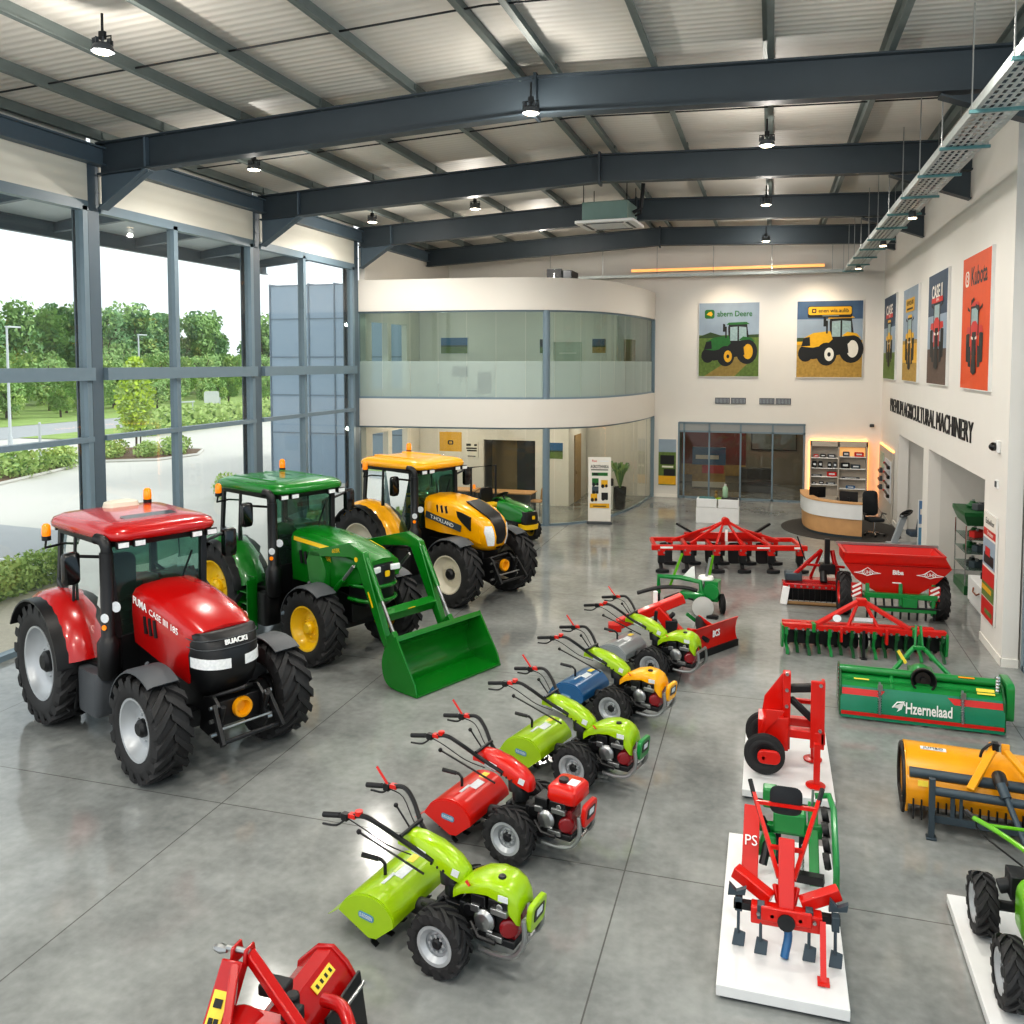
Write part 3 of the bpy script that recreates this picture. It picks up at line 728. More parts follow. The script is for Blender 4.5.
def p_front(f, x, z, k, body, wx=1.9):
    P = lambda pts: [(x+a*k*wx, z+b*k) for a, b in pts]
    for s in (-1, 1):
        f.poly(PBK, P([(s*.3, 0), (s*.5, .03), (s*.52, .75), (s*.3, .8)])); f.poly(PBK, P([(s*.2, -.12), (s*.36, -.1), (s*.36, .4), (s*.2, .45)]))
        f.poly(body, P([(s*.25, .75), (s*.5, .8), (s*.46, .95), (s*.25, .95)])); f.poly(PBK, P([(s*.3, 1.4), (s*.46, 1.5), (s*.45, 1.4), (s*.3, 1.34)]))
    f.poly(PBK, P([(-.26, .7), (-.24, 1.5), (.24, 1.5), (.26, .7)])); f.poly(PGL, P([(-.2, .9), (-.19, 1.42), (.19, 1.42), (.2, .9)])); f.poly(body, P([(-.26, 1.48), (-.2, 1.58), (.2, 1.58), (.26, 1.48)]))
    f.poly(body, P([(-.2, .3), (-.22, .95), (-.1, 1.08), (.1, 1.08), (.22, .95), (.2, .3)])); f.poly(PBK, P([(-.14, .2), (-.12, .8), (.12, .8), (.14, .2)])); f.poly(PWH, P([(-.17, .62), (-.17, .7), (-.06, .66), (-.06, .6)])); f.poly(PWH, P([(.17, .62), (.17, .7), (.06, .66), (.06, .6)]))
    f.poly(PBK, P([(-.16, -.25), (-.1, .3), (.1, .3), (.16, -.25), (0, -.32)]))
def poster(label, W, H, loc, rz, draw, name='wall_poster', cat='poster', th=.06):
    t = thing(name, label, cat, loc, rz)
    m = MB(EDGE); m.span((-W/2, 0, 0), (W/2, th, H)); m.build('panel', t, smooth=0)
    f = Flat(EDGE); draw(f, W, H); f.build('print', t, smooth=0, recalc=False)
    return t
def d_green(f, W, H):
    f.rect(SKYP, -W/2+.02, H*.5, W/2-.02, H-.02); f.rect(FLDG, -W/2+.02, .02, W/2-.02, H*.56); f.poly(TREEP, [(-W/2+.02, H*.54), (-W*.3, H*.6), (-W*.1, H*.55), (W*.5-.02, H*.57), (W*.5-.02, H*.53), (-W/2+.02, H*.52)])
    f.poly(mat('track', '#8d7a42', .7, var=.3, scale=9), [(-.4*W, .02), (.1*W, .02), (W*.46, H*.3), (W*.2, H*.32)])
    p_tractor(f, .0, H*.18, 1.02, PGR, PYE)
    f.poly(PGR, rrect(.34, .32, .07, 3, -.68, H-.42)); f.poly(PYE, [(-.79, H-.44), (-.72, H-.36), (-.62, H-.32), (-.57, H-.42), (-.62, H-.5), (-.7, H-.46)])
    f.word(PGR, 'abern Deere', .2, H-.42, .2, 1.22, .015)
def d_yellow(f, W, H):
    f.rect(SKYD, -W/2+.02, H*.75, W/2-.02, H-.02); f.rect(SKYP, -W/2+.02, H*.48, W/2-.02, H*.76); f.rect(FLDY, -W/2+.02, .02, W/2-.02, H*.49); f.rect(TREEP, -W/2+.02, H*.47, -W*.05, H*.52); f.rect(PYE, -W/2+.02, H*.43, W/2-.02, H*.47)
    p_tractor(f, .02, H*.2, 1.12, PYE, PWH)
    f.poly(PBK, rrect(1.46, .4, .06, 3, 0, H-.4)); f.poly(PYE, rrect(1.42, .28, .06, 3, 0, H-.36)); f.poly(PBK, rrect(.15, .15, .03, 3, -.52, H-.36)); f.poly(PYE, rrect(.07, .07, .01, 2, -.52, H-.36))
    f.word(PBK, 'enen wia.aulib', .12, H-.36, .13, 1.0, .02); f.rect(SKYP, -.25, H-.545, .3, H-.525)
def d_case(f, W, H, body, lab, hd, tx):
    f.rect(PNV, -W/2+.02, H*.5, W/2-.02, H-.02); f.rect(SKYP, -W/2+.02, H*.3, W/2-.02, H*.62); f.rect(FLDG if body is not PRE else mat('dark soil', '#5b4a40', .7, var=.4, scale=9), -W/2+.02, .02, W/2-.02, H*.32)
    p_front(f, 0, H*.24, .86 if body is PRE else .8, body)
    f.word(tx, lab, 0, H*.82, .3, W*.55, .03)
    if hd: f.rect(hd, -W*.28, H*.73, W*.3, H*.775); f.word(PWH, 'IH', .1, H*.752, .08, .3)
def d_yel2(f, W, H):
    f.rect(SKYP, -W/2+.02, H*.42, W/2-.02, H-.02); f.rect(FLDY, -W/2+.02, .02, W/2-.02, H*.44); f.rect(PYE, -W/2+.02, H*.2, W/2-.02, H*.4)
    p_front(f, 0, H*.22, .8, PYE); f.rect(PYE, -W*.28, H*.74, W*.3, H*.88); f.word(PBK, 'NEWHOLLAND', 0, H*.83, .12, W*.45, .02); f.rect(PBK, -W*.2, H*.76, W*.2, H*.78)
def d_orange(f, W, H):
    f.rect(POR, -W/2+.02, .02, W/2-.02, H-.02)
    f.word(PBK, 'Kubota', W*.1, H*.83, .34, W*.55, .02); f.poly(PWH, rrect(W*.14, .3, .1, 4, -W*.32, H*.83)); f.word(POR, '8', -W*.32, H*.83, .22, W*.08, .02)
    p_front(f, 0, H*.2, .72, PRE)
    f.poly(PBK, [(-.3, H*.62), (-.05, H*.66), (-.05, H*.68), (-.3, H*.66)]); f.poly(PBK, [(.1, H*.6), (.38, H*.56), (.38, H*.6), (.1, H*.63)])
poster('green tractor poster in a field, left of the two on the back wall', 2.14, 2.68, (-1.45, YB-.06, 4.48), 0, d_green)
poster('yellow tractor poster on stubble, right of the two on the back wall', 2.2, 2.7, (1.97, YB-.06, 4.46), 0, d_yellow)
xw = XR-.06
poster('bright orange poster on the right wall, nearest the camera', 2.35, 2.57, (xw, 18.15, 4.48), -90, d_orange)
poster('dark blue poster with red tractor, second from near on the right wall', 2.4, 2.6, (xw, 22.05, 4.48), -90, lambda f, W, H: d_case(f, W, H, PRE, 'CASE II', PRE, PWH))
poster('poster with yellow sign block, third from near on the right wall', 2.6, 2.6, (xw, 26.1, 4.47), -90, d_yel2)
poster('dark poster farthest back on the right wall, beside the corner', 2.8, 2.7, (xw, 30.4, 4.45), -90, lambda f, W, H: d_case(f, W, H, PYE, 'CASE', PRE, PWH))
def d_small(f, W, H):
    f.rect(SKYP, -W/2, H*.7, W/2, H); f.rect(FLDG, -W/2, 0, W/2, H*.72); f.rect(PYE, -W/2, .02, W/2, H*.2); f.rect(PBK, -W*.4, H*.45, W*.4, H*.65); f.rect(PBK, -W*.2, H*.2, W*.45, H*.35); f.rect(PWH, -W*.3, H*.38, W*.35, H*.42)
poster('small landscape poster low on the back wall beside the office', .64, 1.7, (-3.6, YB-.06, .46), 0, d_small)
def d_info(f, W, H):
    f.rect(PWH, -W/2, 0, W/2, H); f.word(PBK, 'Einbelhor', 0, H*.92, .1, W*.7); f.rect(PRE, -W/2, H*.78, W/2, H*.85); f.word(PWH, 'Drneleer', .05, H*.815, .08, W*.5); f.rect(SKYP, -W/2, H*.5, W/2, H*.76); f.rect(PBK, -W*.4, H*.52, W*.4, H*.62); f.rect(PRE, -W*.3, H*.6, W*.1, H*.68)
    f.rect(PRE, -W/2, H*.34, W/2, H*.48); f.rect(FLDG, -W/2, H*.2, W/2, H*.34); f.rect(PYE, -W/2, H*.26, W*.3, H*.31); f.rect(PRE, -W/2, .02, W/2, H*.19); f.rect(FLDG, -W*.2, .1, W*.4, H*.1)
poster('tall narrow information poster on the white pier at the right', .85, 1.86, (xw+.02, 16.62, .52), -90, d_info, th=.035)
# wall lettering
m = MB(LBLACK); t = thing('wall_lettering', 'dark raised lettering PREMIUM AGRICULTURAL MACHINERY on the right wall', 'lettering', (0, 0, 0)); 
WD = ['PREMIUM', 'AGRICULTURAL', 'MACHINERY']; ws = [text_mesh(q, 'CENTER', 0.)[2] for q in WD]; kx = 11.8/(sum(ws)+.5); yy = 30.1
for q, w_ in zip(WD, ws):
    m = MB(LBLACK); m.text(q, (XR-.012, yy-w_*kx/2, 3.63), (0, -1, 0), (0, 0, 1), .42, .02, 'CENTER', w_*kx); m.build('word', t, smooth=0); yy -= (w_+.25)*kx
# vents
for i, (x, lab) in enumerate(((-1.36, 'left grey ventilation grille pair on the back wall'), (.19, 'right grey ventilation grille pair on the back wall'))):
    t = thing('wall_vent', lab, 'vent', (x, YB, 3.5), 0, 'vents on the back wall')
    for s in (-1, 1):
        m = MB(GREYP); m.box((s*.28, -.015, .11), (.52, .03, .22)); m.build('frame', t, smooth=0)
        m = MB(STEEL)
        for k in range(10): m.box((s*.28-.22+k*.048, -.035, .11), (.018, .02, .17))
        m.build('grille', t, smooth=0)
# small wall devices
t = thing('security_camera', 'small black and white dome camera on the right pier', 'camera', (XR, 16.3, 3.5))
m = MB(WHITE); m.box((-.03, 0, .08), (.06, .16, .2)); m.build('mount', t, bevel=.01); m = MB(BLACKG); m.ball((-.09, .02, .08), .075, 12, 8); m.build('lens', t)
m = MB(WHITE, GREYP); m.box((-.015, 0, .06), (.03, .14, .14)); m.use(GREYP); m.box((-.035, -.03, .06), (.012, .04, .1)); m.box((-.035, .03, .06), (.012, .04, .1)); o = tag(m.build('wall_switch', smooth=0), 'small double light switch below the camera on the right pier', 'switch'); o.location = (XR, 16.35, 2.88)
m = MB(GREYP); m.box((0, -.04, .06), (.14, .08, .1)); m.cyl((0, -.08, .06), (0, -.12, .06), .03, n=8); o = tag(m.build('wall_sensor'), 'small grey sensor on the back wall near the corner', 'sensor'); o.location = (3.42, YB, 2.75)
# ================================================================== RECEPTION
RUG = mat('charcoal carpet', '#3b3936', .95, bump=.2, scale=20)
m = MB(RUG); m.loft([[V((2.15+1.75*math.cos(2*pi*i/48), 27.6+1.95*math.sin(2*pi*i/48), z)) for i in range(48)] for z in (0, .012)])
o = m.build('oval_rug', smooth=30); tag(o, 'dark oval carpet under the reception desk', 'rug')
bm = o.data
for v in bm.vertices: v.co.x = min(v.co.x, XR-.05)
t = thing('reception_desk', 'curved reception desk, white upper band over light oak base', 'desk', (0, 0, 0))
DC = curve([(1.03, 28.6, 0), (1.04, 27.6, 0), (1.24, 26.8, 0), (1.7, 26.35, 0), (2.2, 26.15, 0), (2.56, 26.1, 0)], 6)
def dband(mb, z0, z1, th, out):
    rr = []
    for k in range(len(DC)):
        d = (DC[min(k+1, len(DC)-1)]-DC[max(k-1, 0)]).normalized(); n_ = V((-d.y, d.x, 0)); rr.append([DC[k]-n_*out+V((0, 0, z0)), DC[k]-n_*out+V((0, 0, z1)), DC[k]+n_*th+V((0, 0, z1)), DC[k]+n_*th+V((0, 0, z0))])
    mb.loft(rr)
m = MB(WOOD); dband(m, .08, .56, .06, 0); m.build('oak_front', t, smooth=30)
m = MB(TOOL); dband(m, .012, .08, .05, -.02); m.build('plinth', t, smooth=30)
m = MB(WHITE); dband(m, .56, .99, .05, .05); m.build('white_band', t, smooth=30)
m = MB(WOOD); dband(m, .99, 1.02, .25, .07); m.build('counter_top', t, smooth=30)
m = MB(WOOD); dband(m, .71, .74, .62, -.05); m.build('work_top', t, smooth=30)
m = MB(WOOD); m.box((2.5, 26.45, .37), (.04, .62, .7)); m.build('end_panel', t, smooth=0)
def monitor(loc, rz, lab):
    t = thing('computer_monitor', lab, 'monitor', loc, rz, 'monitors on the reception desk')
    m = MB(BLACK); m.prism(rrect(.5, .32, .02), (0, 0, .36), (1, 0, 0), (0, 0, 1), (0, .03, 0)); m.build('screen', t, bevel=.005); m = MB(BLACK); m.box((0, .06, .2), (.06, .03, .3)); m.prism(rrect(.24, .18, .05), (0, .06, 0), (1, 0, 0), (0, 1, 0), (0, 0, .015)); m.build('stand', t)
monitor((1.42, 27.5, .745), 200, 'left black computer monitor on the reception desk'); monitor((2.25, 26.75, .745), 170, 'right black computer monitor on the reception desk')
t = thing('desk_phone', 'small black phone between the two monitors on the reception desk', 'phone', (1.75, 27.02, .745), 150)
m = MB(BLACK); m.prism([(-.1, 0), (.1, 0), (.1, .03), (-.1, .09)], (-.09, 0, 0), (0, 1, 0), (0, 0, 1), (.18, 0, 0)); m.build('base', t, bevel=.008); m = MB(BLACK); m.tube([(-.07, -.09, .1), (-.07, 0, .105), (-.07, .09, .07)], .022, 8); m.build('handset', t)
t = thing('office_chair', 'black high back office chair at the right end of the reception desk', 'chair', (2.95, 26.75, .012), 200); t.scale = (.92, .92, .92)
m = MB(SEATM); m.prism(rrect(.5, .5, .1), (0, 0, .46), (1, 0, 0), (0, 1, 0), (0, 0, .1)); m.build('seat', t, bevel=.03)
m = MB(SEATM); m.loft([[V((x*k, -.24-d-.08*z, .62+z+.0)) for x, z in rrect(.48*k, .78*k, .14, 4, 0, .36)] for d, k in ((-.03, .9), (0, 1), (.05, 1), (.07, .85))]); m.build('backrest', t, smooth=50)
m = MB(BLACK)
for s in (-1, 1): m.tube([(s*.25, -.1, .5), (s*.3, -.1, .7), (s*.3, .15, .7)], .02, 6)
m.build('armrest', t)
m = MB(CHROME); m.cyl((0, 0, .08), (0, 0, .46), .03, n=10)
for k in range(5): a = k*2*pi/5; m.bar((0, 0, .1), (.3*math.cos(a), .3*math.sin(a), .07), .04, .03)
m.build('base', t)
for k in range(5): a = k*2*pi/5; q = MB(BLACK); q.cyl((.3*math.cos(a), .3*math.sin(a)-.02, .035), (.3*math.cos(a), .3*math.sin(a)+.02, .035), .034, n=10); q.build('caster', t)
# lit shelf unit on the back wall
t = thing('display_shelf', 'backlit shelving unit with small products behind the reception desk', 'shelf', (2.35, YB-.34, 0))
m = MB(mat('shelf grey', '#b5aca0', .6)); 
for x in (-.93, -.01, .91): m.box((x, .16, 1.12), (.05, .3, 2.24))
m.box((0, .16, 2.16), (1.88, .3, .18)); m.box((0, .29, 1.1), (1.86, .03, 2.2)); m.box((0, .16, .15), (1.86, .3, .3)); m.build('carcass', t, smooth=0)
GLOW = mat('warm shelf light', '#ffd8a8', .5, emit='#ffa04a', es=3.2)
for b, d in (((-.97, .28, 1.12), (.03, .1, 2.2)), ((.95, .28, 1.12), (.03, .1, 2.2)), ((-.01, .28, 2.27), (1.9, .1, .03))): q = MB(GLOW); q.box(b, d); q.build('light_strip', t, smooth=0)
q = MB(mat('lit niche', '#f0d2a4', .6, emit='#ffb866', es=.5)); q.box((.45, .265, 1.88), (.84, .01, .3)); q.build('lit_niche', t, smooth=0)
for x, zs in ((-.47, (.72, 1.0, 1.3, 1.66)), (.45, (.6, .95, 1.3, 1.72))):
    for z in zs: q = MB(LWHITE); q.box((x, .15, z), (.86, .26, .025)); q.build('shelf_board', t, smooth=0)
def product(lab, x, z, w, h, mt, k):
    t = thing('boxed_product', lab, 'product', (2.35+x, YB-.2, z), 0, 'products on the lit shelf')
    m = MB(mt); m.prism(rrect(w, h, .02, 2, 0, h/2), (0, -.06, 0), (1, 0, 0), (0, 0, 1), (0, .12, 0)); m.build('box', t, bevel=.004)
    m = MB(STICKW if mt is not STICKW else PRE); m.box((0, -.064, h*.55), (w*.6, .006, h*.35)); m.build('box_label', t, smooth=0)
pr = [(-.75, 1.672, .16, .1, PRE), (-.52, 1.672, .18, .12, BLACK), (-.24, 1.672, .26, .12, GREYP), (-.8, 1.312, .14, .22, BLACK), (-.6, 1.312, .14, .22, BLACK), (-.3, 1.312, .12, .2, BLACK), (-.12, 1.312, .12, .2, GREYP), (-.72, 1.012, .36, .06, GREYP), (-.22, 1.012, .32, .16, PRE), (-.8, .732, .14, .06, BLACK), (-.56, .732, .16, .1, BLACK), (-.25, .732, .3, .08, GREYP),
      (.24, 1.732, .22, .16, GREYP), (.66, 1.732, .3, .15, PRE), (.22, 1.312, .28, .2, BLACK), (.56, 1.312, .3, .14, TOOL), (.4, .962, .6, .05, GREYP), (.4, .612, .3, .1, BLUE)]
for i, (x, z, w, h, mt) in enumerate(pr):
    side = 'left' if x < 0 else 'right'; lev = {1.672: 'top', 1.732: 'top', 1.312: 'second', 1.012: 'third', .962: 'third', .732: 'lowest', .612: 'lowest'}[z]
    cn = {'red': 'red'}.get('red') if mt is PRE else {'black plastic': 'black', 'grey plastic': 'grey', 'slate steel': 'slate', 'blue paint': 'blue'}[mt.name]
    same = [p for p in pr if (p[0] < 0) == (x < 0) and p[1] == z and p[4] is mt]
    pos = '' if len(same) == 1 else (' first from the left,', ' second from the left,', ' third from the left,')[[p for p in same].index(pr[i])]
    product('%s product box,%s on the %s board of the %s shelf bay' % (cn, pos, lev, side), x, z, w, h, mt, i)
# tool rack on the right wall
t = thing('wall_rack', 'backlit grey wall rack with dark tools near the reception corner', 'wall rack', (XR, 30.6, 0), -90)
m = MB(mat('rack panel', '#b9b3aa', .6)); m.box((0, -.04, 1.1), (3.3, .05, 2.2)); m.build('panel', t, smooth=0)
m = MB(mat('rack board', '#cfd2d6', .5)); m.box((.75, -.075, 1.25), (1.5, .02, 1.3)); m.use(mat('rack poster', '#9db8a8', .6, var=.4, scale=8)); m.box((-.8, -.075, 1.75), (.9, .02, .5)); m.build('board', t, smooth=0)
for b, d in (((0, -.03, 2.23), (3.3, .04, .04)), ((-1.67, -.03, 1.1), (.04, .04, 2.2))): q = MB(GLOW); q.box(b, d); q.build('light_strip', t, smooth=0)
for k in range(4):
    q = MB(BLACK, PRE); q.bar((.2, -.11, 1.75-k*.3), (1.35, -.11, 1.7-k*.3), .05, .05); q.box((1.2, -.12, 1.7-k*.3), (.25, .08, .1)); q.use(PRE).box((.25, -.12, 1.75-k*.3), (.12, .06, .06)); q.build('tool', t, bevel=.005)
for k in range(3): q = MB(GREYP); q.box((-.8, -.12, .8+k*.28), (.5, .1, .08)); q.box((-.6, -.12, .88+k*.28), (.12, .08, .1)); q.build('tool', t, bevel=.005)
# brochure counter
t = thing('brochure_counter', 'small white counter with green and blue brochure trays behind the wide red cultivator', 'counter', (-1.5, 27.7, 0))
m = MB(WHITE); m.box((0, 0, .24), (1.3, .5, .48)); m.box((0, -.255, .3), (1.3, .01, .01)); m.build('cabinet', t, bevel=.008)
m = MB(WHITE); m.box((-.33, -.02, .62), (.62, .42, .26)); m.box((.33, -.02, .62), (.62, .42, .26)); m.build('drawer_box', t, bevel=.01)
m = MB(mat('teal brochures', '#2f6b6e', .5, var=.4, scale=9)); m.box((-.32, 0, .76), (.5, .3, .03)); m.build('brochure_tray', t, smooth=0)
m = MB(BLACK); m.box((.36, 0, .765), (.5, .3, .04)); m.use(LIME).box((.02, -.02, .76), (.16, .3, .03)); m.build('brochure_stack', t, smooth=0)
t = thing('spray_bottle', 'small green and white bottle standing on the brochure counter', 'bottle', (-1.28, 27.75, .785)); m = MB(mat('green bottle', '#8fae93', .3)); m.lathe([(.08, 0), (.085, .02), (.085, .28), (.05, .34), (.03, .36)], (0, 0, 0), (0, 0, 1), 16); m.build('body', t); m = MB(WHITE); m.cyl((0, 0, .36), (0, 0, .42), .035, n=12); m.build('cap', t)
t = thing('figurine', 'small brown figurine standing at the front of the brochure counter', 'ornament', (-1.55, 27.6, .775)); m = MB(mat('bronze', '#8b7345', .35, metal=.5)); m.ball((0, 0, .05), .06, 12, 8); m.lathe([(.05, .1), (.03, .14), (.05, .2), (.01, .24)], (0, 0, 0), (0, 0, 1), 12); m.build('body', t)
# roll-up banner
t = thing('roll_up_banner', 'white roll-up banner with yellow and green machine pictures in front of the office glass', 'banner', (-5.0, 26.35, 0), 10)
m = MB(GREYP); m.prism(rrect(.78, .16, .05), (0, 0, 0), (1, 0, 0), (0, 1, 0), (0, 0, .08)); m.build('base', t, bevel=.01)
f = Flat(PWH); f.use(PWH); f.box((0, .0, 1.08), (.7, .004, 2.0)); f.d = .003
f.word(PRE, 'Ros', -.16, 1.96, .07, .14); f.rect(STICKW, 0, 1.94, .28, 1.97); f.word(PBK, 'AGROTEHNIKA', 0, 1.78, .1, .56, .02); f.rect(PBK, -.26, 1.67, .26, 1.7); f.rect(PGR, -.24, 1.5, .25, 1.6); f.rect(PBK, -.2, 1.52, -.05, 1.58)
for x, z, mt in ((-.13, 1.3, PGR), (.15, 1.25, PYE), (-.13, 1.05, TOOL), (-.17, .82, PYE), (.16, .86, PBK)): f.rect(mt, x-.1, z-.1, x+.1, z+.12); f.oval(PBK, x-.05, z-.07, .05, .06); f.oval(PBK, x+.06, z-.06, .04, .05)
f.rect(PYE, -.3, .5, .3, .64); f.rect(PBK, -.2, .54, .2, .57); f.build('banner_sheet', t, smooth=0, recalc=False)
# plant inside the office
t = thing('potted_plant', 'tall green leafy plant in a dark pot inside the right end of the office glass', 'plant', (-4.85, 29.3, 0))
m = MB(BLACK); m.lathe([(.16, 0), (.2, .4), (.22, .75), (.19, .75), (.17, .6), (0, .6)], (0, 0, 0), (0, 0, 1), 20); m.build('pot', t)
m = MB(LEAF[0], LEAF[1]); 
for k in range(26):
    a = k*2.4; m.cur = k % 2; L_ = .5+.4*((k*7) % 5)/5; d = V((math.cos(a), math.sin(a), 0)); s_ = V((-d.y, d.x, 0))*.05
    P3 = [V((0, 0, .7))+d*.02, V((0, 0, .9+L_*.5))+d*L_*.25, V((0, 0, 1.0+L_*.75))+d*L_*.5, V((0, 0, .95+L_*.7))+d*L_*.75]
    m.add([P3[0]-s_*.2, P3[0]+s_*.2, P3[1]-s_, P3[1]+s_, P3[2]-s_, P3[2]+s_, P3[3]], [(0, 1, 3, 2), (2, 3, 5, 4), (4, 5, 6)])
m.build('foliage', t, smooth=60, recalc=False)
t = thing('side_pedestal', 'small white pedestal beside the potted plant behind the glass', 'pedestal', (-5.2, 29.2, 0)); m = MB(WHITE); m.box((0, 0, .4), (.32, .32, .8)); m.build('body', t, bevel=.01); m = MB(BLACK); m.box((0, 0, .92), (.26, .2, .24)); m.build('device', t, bevel=.02)
# office furniture
def table(loc, w, d, lab, rz=0):
    t = thing('office_table', lab, 'table', loc, rz); m = MB(WOOD); m.box((0, 0, .73), (w, d, .04)); m.build('tabletop', t, bevel=.005)
    for x in (-w/2+.06, w/2-.06):
        for y in (-d/2+.06, d/2-.06): q = MB(GREYP); q.box((x, y, .355), (.05, .05, .71)); q.build('leg', t, smooth=0)
    q = MB(GREYP); q.box((0, d/2-.05, .5), (w-.2, .02, .4)); q.build('modesty_panel', t, smooth=0)
table((-8.3, 27.3, 0), 1.9, .8, 'light wood office table behind the small compact tractor'); table((-10.2, 27.4, 0), 1.7, .8, 'light wood office table behind the yellow tractor cab')
def chair(loc, rz, lab, mt):
    t = thing('office_side_chair', lab, 'chair', loc, rz); m = MB(mt); m.prism(rrect(.44, .44, .06), (0, 0, .44), (1, 0, 0), (0, 1, 0), (0, 0, .05)); m.build('seat', t, bevel=.01)
    m = MB(mt); m.loft([[V((x, .2+k+.1*z, .52+z)) for x, z in rrect(.42, .4, .08, 3, 0, .22)] for k in (0, .04)]); m.build('backrest', t, bevel=.01)
    for x in (-.19, .19):
        for y in (-.19, .19): q = MB(GREYP); q.cyl((x, y, 0), (x, y, .44), .016, n=8); q.build('leg', t)
chair((-7.25, 27.3, 0), -100, 'light wood chair at the right end of the office table', WOOD); chair((-8.6, 26.3, 0), 180, 'dark chair in front of the right office table', SEATM); chair((-10.0, 26.5, 0), 180, 'dark chair in front of the left office table', SEATM)
def pic(lab, W_, H_, loc, mt, bottom):
    def dr(f, W, H): f.rect(mt, -W/2+.02, H*.45, W/2-.02, H-.02); f.rect(bottom, -W/2+.02, .02, W/2-.02, H*.5); f.rect(TREEP, -W/2+.02, H*.42, W/2-.02, H*.52)
    poster(lab, W_, H_, loc, 0, dr, 'wall_picture', 'picture', .03)
pic('wide landscape picture upstairs in the office', 1.05, .6, (-10.85, 29.26, 5.3), BLUE, FLDG); pic('small landscape picture upstairs right of the glass post', .5, .52, (-5.6, 29.26, 5.3), SKYD, FLDY); pic('dark small picture upstairs left of the glass post', .4, .52, (-7.5, 29.26, 5.3), PBK, FLDG)
pic('landscape picture downstairs beside the grey glass post', .62, .6, (-7.14, 29.26, 1.63), BLUE, FLDG)
def d_yp(f, W, H): f.rect(PYE, -W/2, 0, W/2, H); f.poly(PBK, rrect(.22, .16, .05, 3, 0, H*.62)); f.poly(PYE, rrect(.12, .08, .03, 3, 0, H*.62)); f.rect(PWH, -W/2, 0, W/2, H*.3)
poster('yellow poster with dark emblem on the office wall behind the yellow cab', .85, 1.0, (-10.4-.6, 29.26, 1.5), 0, d_yp)
def d_no(f, W, H): f.rect(PWH, -W/2, 0, W/2, H); f.rect(PBK, -W*.4, H*.75, -W*.05, H*.9); f.rect(PBK, -W*.4, H*.55, W*.4, H*.65); f.rect(PBK, .1, H*.75, W*.4, H*.88); f.rect(PBK, -W*.35, H*.4, W*.4, H*.5); f.rect(GREYP, -W*.3, H*.05, W*.3, H*.12)
poster('white notice with black print on the office wall', .5, .55, (-10.2, 29.26, 1.6), 0, d_no, 'wall_notice', 'notice')
t = thing('office_desk', 'white desk with dark computer upstairs in the office', 'desk', (-9.9, 27.2, 3.6)); m = MB(WHITE); m.box((0, 0, .72), (1.6, .7, .04)); m.box((-.75, 0, .35), (.04, .66, .7)); m.box((.75, 0, .35), (.04, .66, .7)); m.build('desk_frame', t, smooth=0); m = MB(BLACK); m.box((0, .1, 1.1), (.55, .04, .36)); m.box((0, .12, .82), (.06, .04, .2)); m.build('screen', t)
t = thing('upstairs_chair', 'dark office chair upstairs behind frosted glass', 'chair', (-8.9, 26.6, 3.6)); m = MB(SEATM); m.box((0, 0, .45), (.5, .5, .08)); m.box((0, .24, .8), (.46, .07, .6)); m.build('seat_shell', t, bevel=.03); m = MB(BLACK); m.cyl((0, 0, .05), (0, 0, .42), .03, n=8); m.box((0, 0, .03), (.5, .06, .04)); m.box((0, 0, .03), (.06, .5, .04)); m.build('base', t)
# right alcoves
t = thing('glass_display_case', 'tall display case with green canopy and glass shelves of parts in the right alcove', 'display case', (4.45, 21.0, 0))
m = MB(DGREEN); m.loft([[V((x*k, y*k, z)) for x, y in ((-.42, -.65), (.5, -.65), (.5, .65), (-.42, .65))] for z, k in ((1.5, .8), (1.72, 1), (1.8, 1))]); m.build('canopy', t, smooth=0)
m = MB(DGREEN); m.box((0, 0, .1), (.75, 1.15, .2)); m.build('plinth', t, bevel=.01)
for x in (-.36, .36):
    for y in (-.55, .55): q = MB(CHROME); q.cyl((x, y, .2), (x, y, 1.5), .015, n=8); q.build('post', t)
for z in (.55, .9, 1.2): q = MB(OFFG); q.box((0, 0, z), (.72, 1.1, .015)); q.build('glass_shelf', t, smooth=0)
def cpart(lab, loc, mt, kind):
    t = thing('machine_part', lab, 'machine part', loc, 30)
    m = MB(mt); 
    if kind: m.lathe([(.0, 0), (.12, 0), (.13, .05), (.07, .09), (.05, .14), (0, .14)], (0, 0, 0), (0, 0, 1), 16); m.box((.1, 0, .06), (.12, .08, .08))
    else: m.box((0, 0, .07), (.24, .16, .14)); m.cyl((-.1, 0, .1), (.16, 0, .12), .05, n=10)
    m.build('housing', t, bevel=.01); q = MB(STEEL); q.cyl((0, -.02, .13), (0, -.02, .18), .03, n=8); q.build('fitting', t)
for lab, loc, mt, k in (('red machine part on the upper shelf of the display case', (4.35, 20.75, 1.21), PRE, 0), ('dark green machine part on the upper shelf of the display case', (4.4, 21.2, 1.21), DGREEN, 1), ('round dark green part on the middle shelf of the display case', (4.3, 21.15, .91), DGREEN, 1), ('slate blue part on the middle shelf of the display case', (4.4, 20.7, .91), TOOL, 0), ('black part on the lower shelf of the display case', (4.35, 21.1, .56), BLACK, 1), ('grey blue part on the lower shelf of the display case', (4.35, 20.7, .56), TOOL, 0), ('dark part on the green canopy of the display case', (4.4, 20.8, 1.8), GREYP, 0), ('green part on the green canopy of the display case', (4.35, 21.2, 1.8), DGREEN, 1)): cpart(lab, loc, mt, k)
